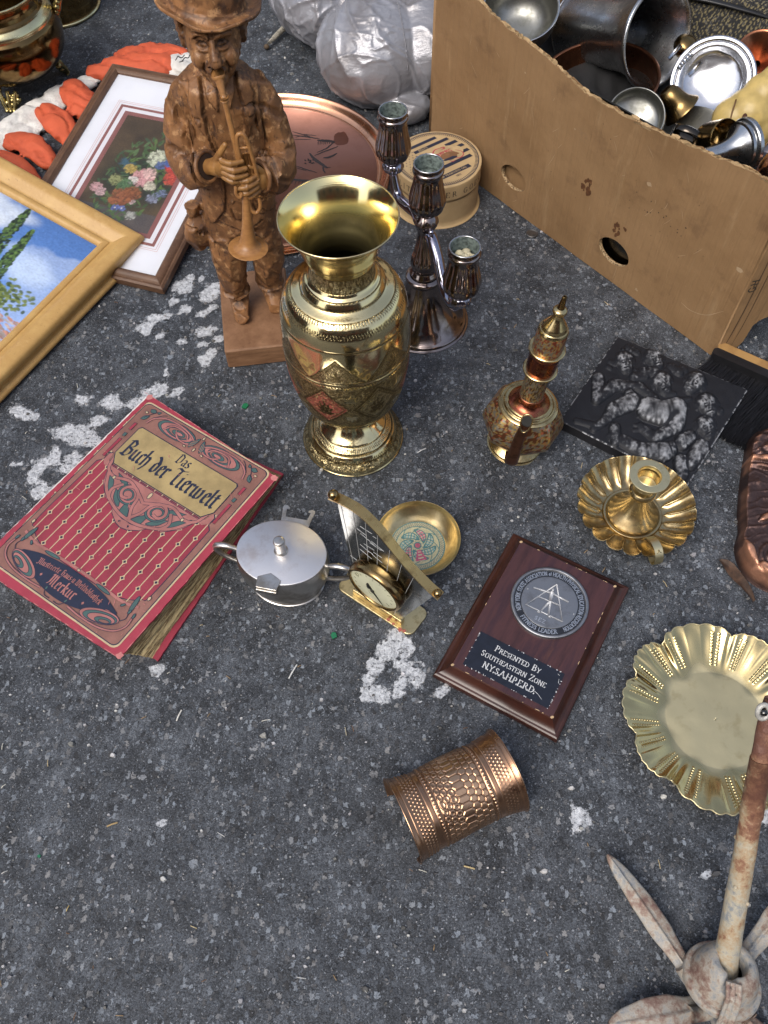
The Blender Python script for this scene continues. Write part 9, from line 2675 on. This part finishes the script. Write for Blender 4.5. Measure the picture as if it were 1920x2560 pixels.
    loop = spl([(0.0255, -0.0700, 0.335), (0.0250, -0.0700, 0.372), (0.0300, -0.0705, 0.3805), (0.0365, -0.0705, 0.374), (0.0410, -0.0705, 0.345), (0.0430, -0.0710, 0.318)], 7); tr.tube(loop, 0.0026, 12)
    tr.tube([(0.0250, -0.0702, 0.362), (0.0370, -0.0704, 0.362)], 0.0018, 8)
    for i in range(3): tr.tube([(0.0285 + 0.0045 * i, -0.0695, 0.300), (0.0285 + 0.0040 * i, -0.0690, 0.354)], 0.0023, 10)
    low = spl([(0.0265, -0.0765, 0.300), (0.0275, -0.0780, 0.282), (0.0340, -0.0785, 0.2755), (0.0405, -0.0770, 0.282), (0.0410, -0.0745, 0.296)], 7); tr.tube(low, 0.0026, 12)
    tr.tube(spl([(0.0150, -0.0775, 0.318), (0.0125, -0.0790, 0.308), (0.0165, -0.0800, 0.302), (0.0215, -0.0790, 0.308)], 6), 0.0024, 10)
    trp = tr.build('trumpet', SM, t, True)
    b = MB()
    for k in range(4):
        c_ = Vector((0.0380 + 0.0055 * k, -0.0440 + 0.0010 * k, 0.2700 - 0.0012 * k * (3 - k)))
        b.tube([c_ + Vector((0.0028 * math.cos(a), -0.0006 * (k % 2), 0.0028 * math.sin(a))) for a in np.linspace(0, 2 * PI, 14)], 0.0009, 6, caps=False)
    b.build('watch_chain', SM, t, True)


trumpeter()

# ---------------------------------------------------------------- street fronts out of view, added to darken the reflections in the metal
def street():
    wall_a = plain('brick_wall', (0.20, 0.10, 0.07), 0.85, 0.3, 3, 0.2); wall_b = plain('render_wall', (0.36, 0.32, 0.27), 0.85, 0.2, 3, 0.2); dk = plain('dark_window', (0.02, 0.025, 0.03), 0.15); tr = plain('window_trim', (0.55, 0.53, 0.50), 0.7)
    aw = plain('red_awning', (0.42, 0.04, 0.035), 0.7)
    for (lab, x, y, rz, w, h, m) in (('red brick shop row across the street behind the camera', 0.0, -7.5, 0, 16, 6.5, wall_a), ('pale rendered shop row at the far side of the pitch', 1.0, 9.5, 180, 18, 6.0, wall_b), ('unseen brick house wall added left of the pitch for reflections', -9.5, 1.0, -90, 10, 5.5, wall_a)):
        t = thing('street_building', lab, 'building', (x, y, -0.01), RD(rz))
        b = MB(); b.box((0, -2.0, h / 2), (w / 2, 2.0, h / 2)); b.build('wall', m, t)
        n = int(w / 2.2)
        for i in range(n):
            xx = -w / 2 + (i + 0.5) * w / n
            for z0, hh in ((0.5, 1.9), (3.6, 1.6)):
                f = MB(); f.box((xx, 0.02, z0 + hh / 2), (0.62, 0.03, hh / 2 + 0.07)); fo = f.build('window', tr, t)
                g = MB(); g.box((xx, 0.055, z0 + hh / 2), (0.55, 0.01, hh / 2)); g.build('pane', dk, fo)
            if i % 3 == 1:
                a = MB(); a.add([(xx - 0.95, 0.0, 2.95), (xx + 0.95, 0.0, 2.95), (xx + 0.95, 1.1, 2.5), (xx - 0.95, 1.1, 2.5), (xx - 0.95, 1.1, 2.3), (xx + 0.95, 1.1, 2.3)], [(0, 1, 2, 3), (3, 2, 5, 4)]); a.build('awning', aw, t)


street()

# small marks and prints joined into one part each are counted as stuff
for o in C.objects:
    if o.type == 'MESH' and o.parent is not None and o.name.split('.')[0].endswith(('_print', 'worn_edges', 'torn_hinge', 'lettering', 'scuffs', 'chips', 'legend', 'emblem', 'title', 'imprint', 'scratches', 'rigging_lines', 'dial_marks',
                                                                    'red_stain', 'rust_stain', 'dark_specks', 'crease', 'engraving', 'motto', 'script', 'year', 'marker_writing', 'mat_bands', 'mat_lines', 'ink_scribble', 'seam_stitches', 'wax', 'watch_chain')):
        o['kind'] = 'stuff'
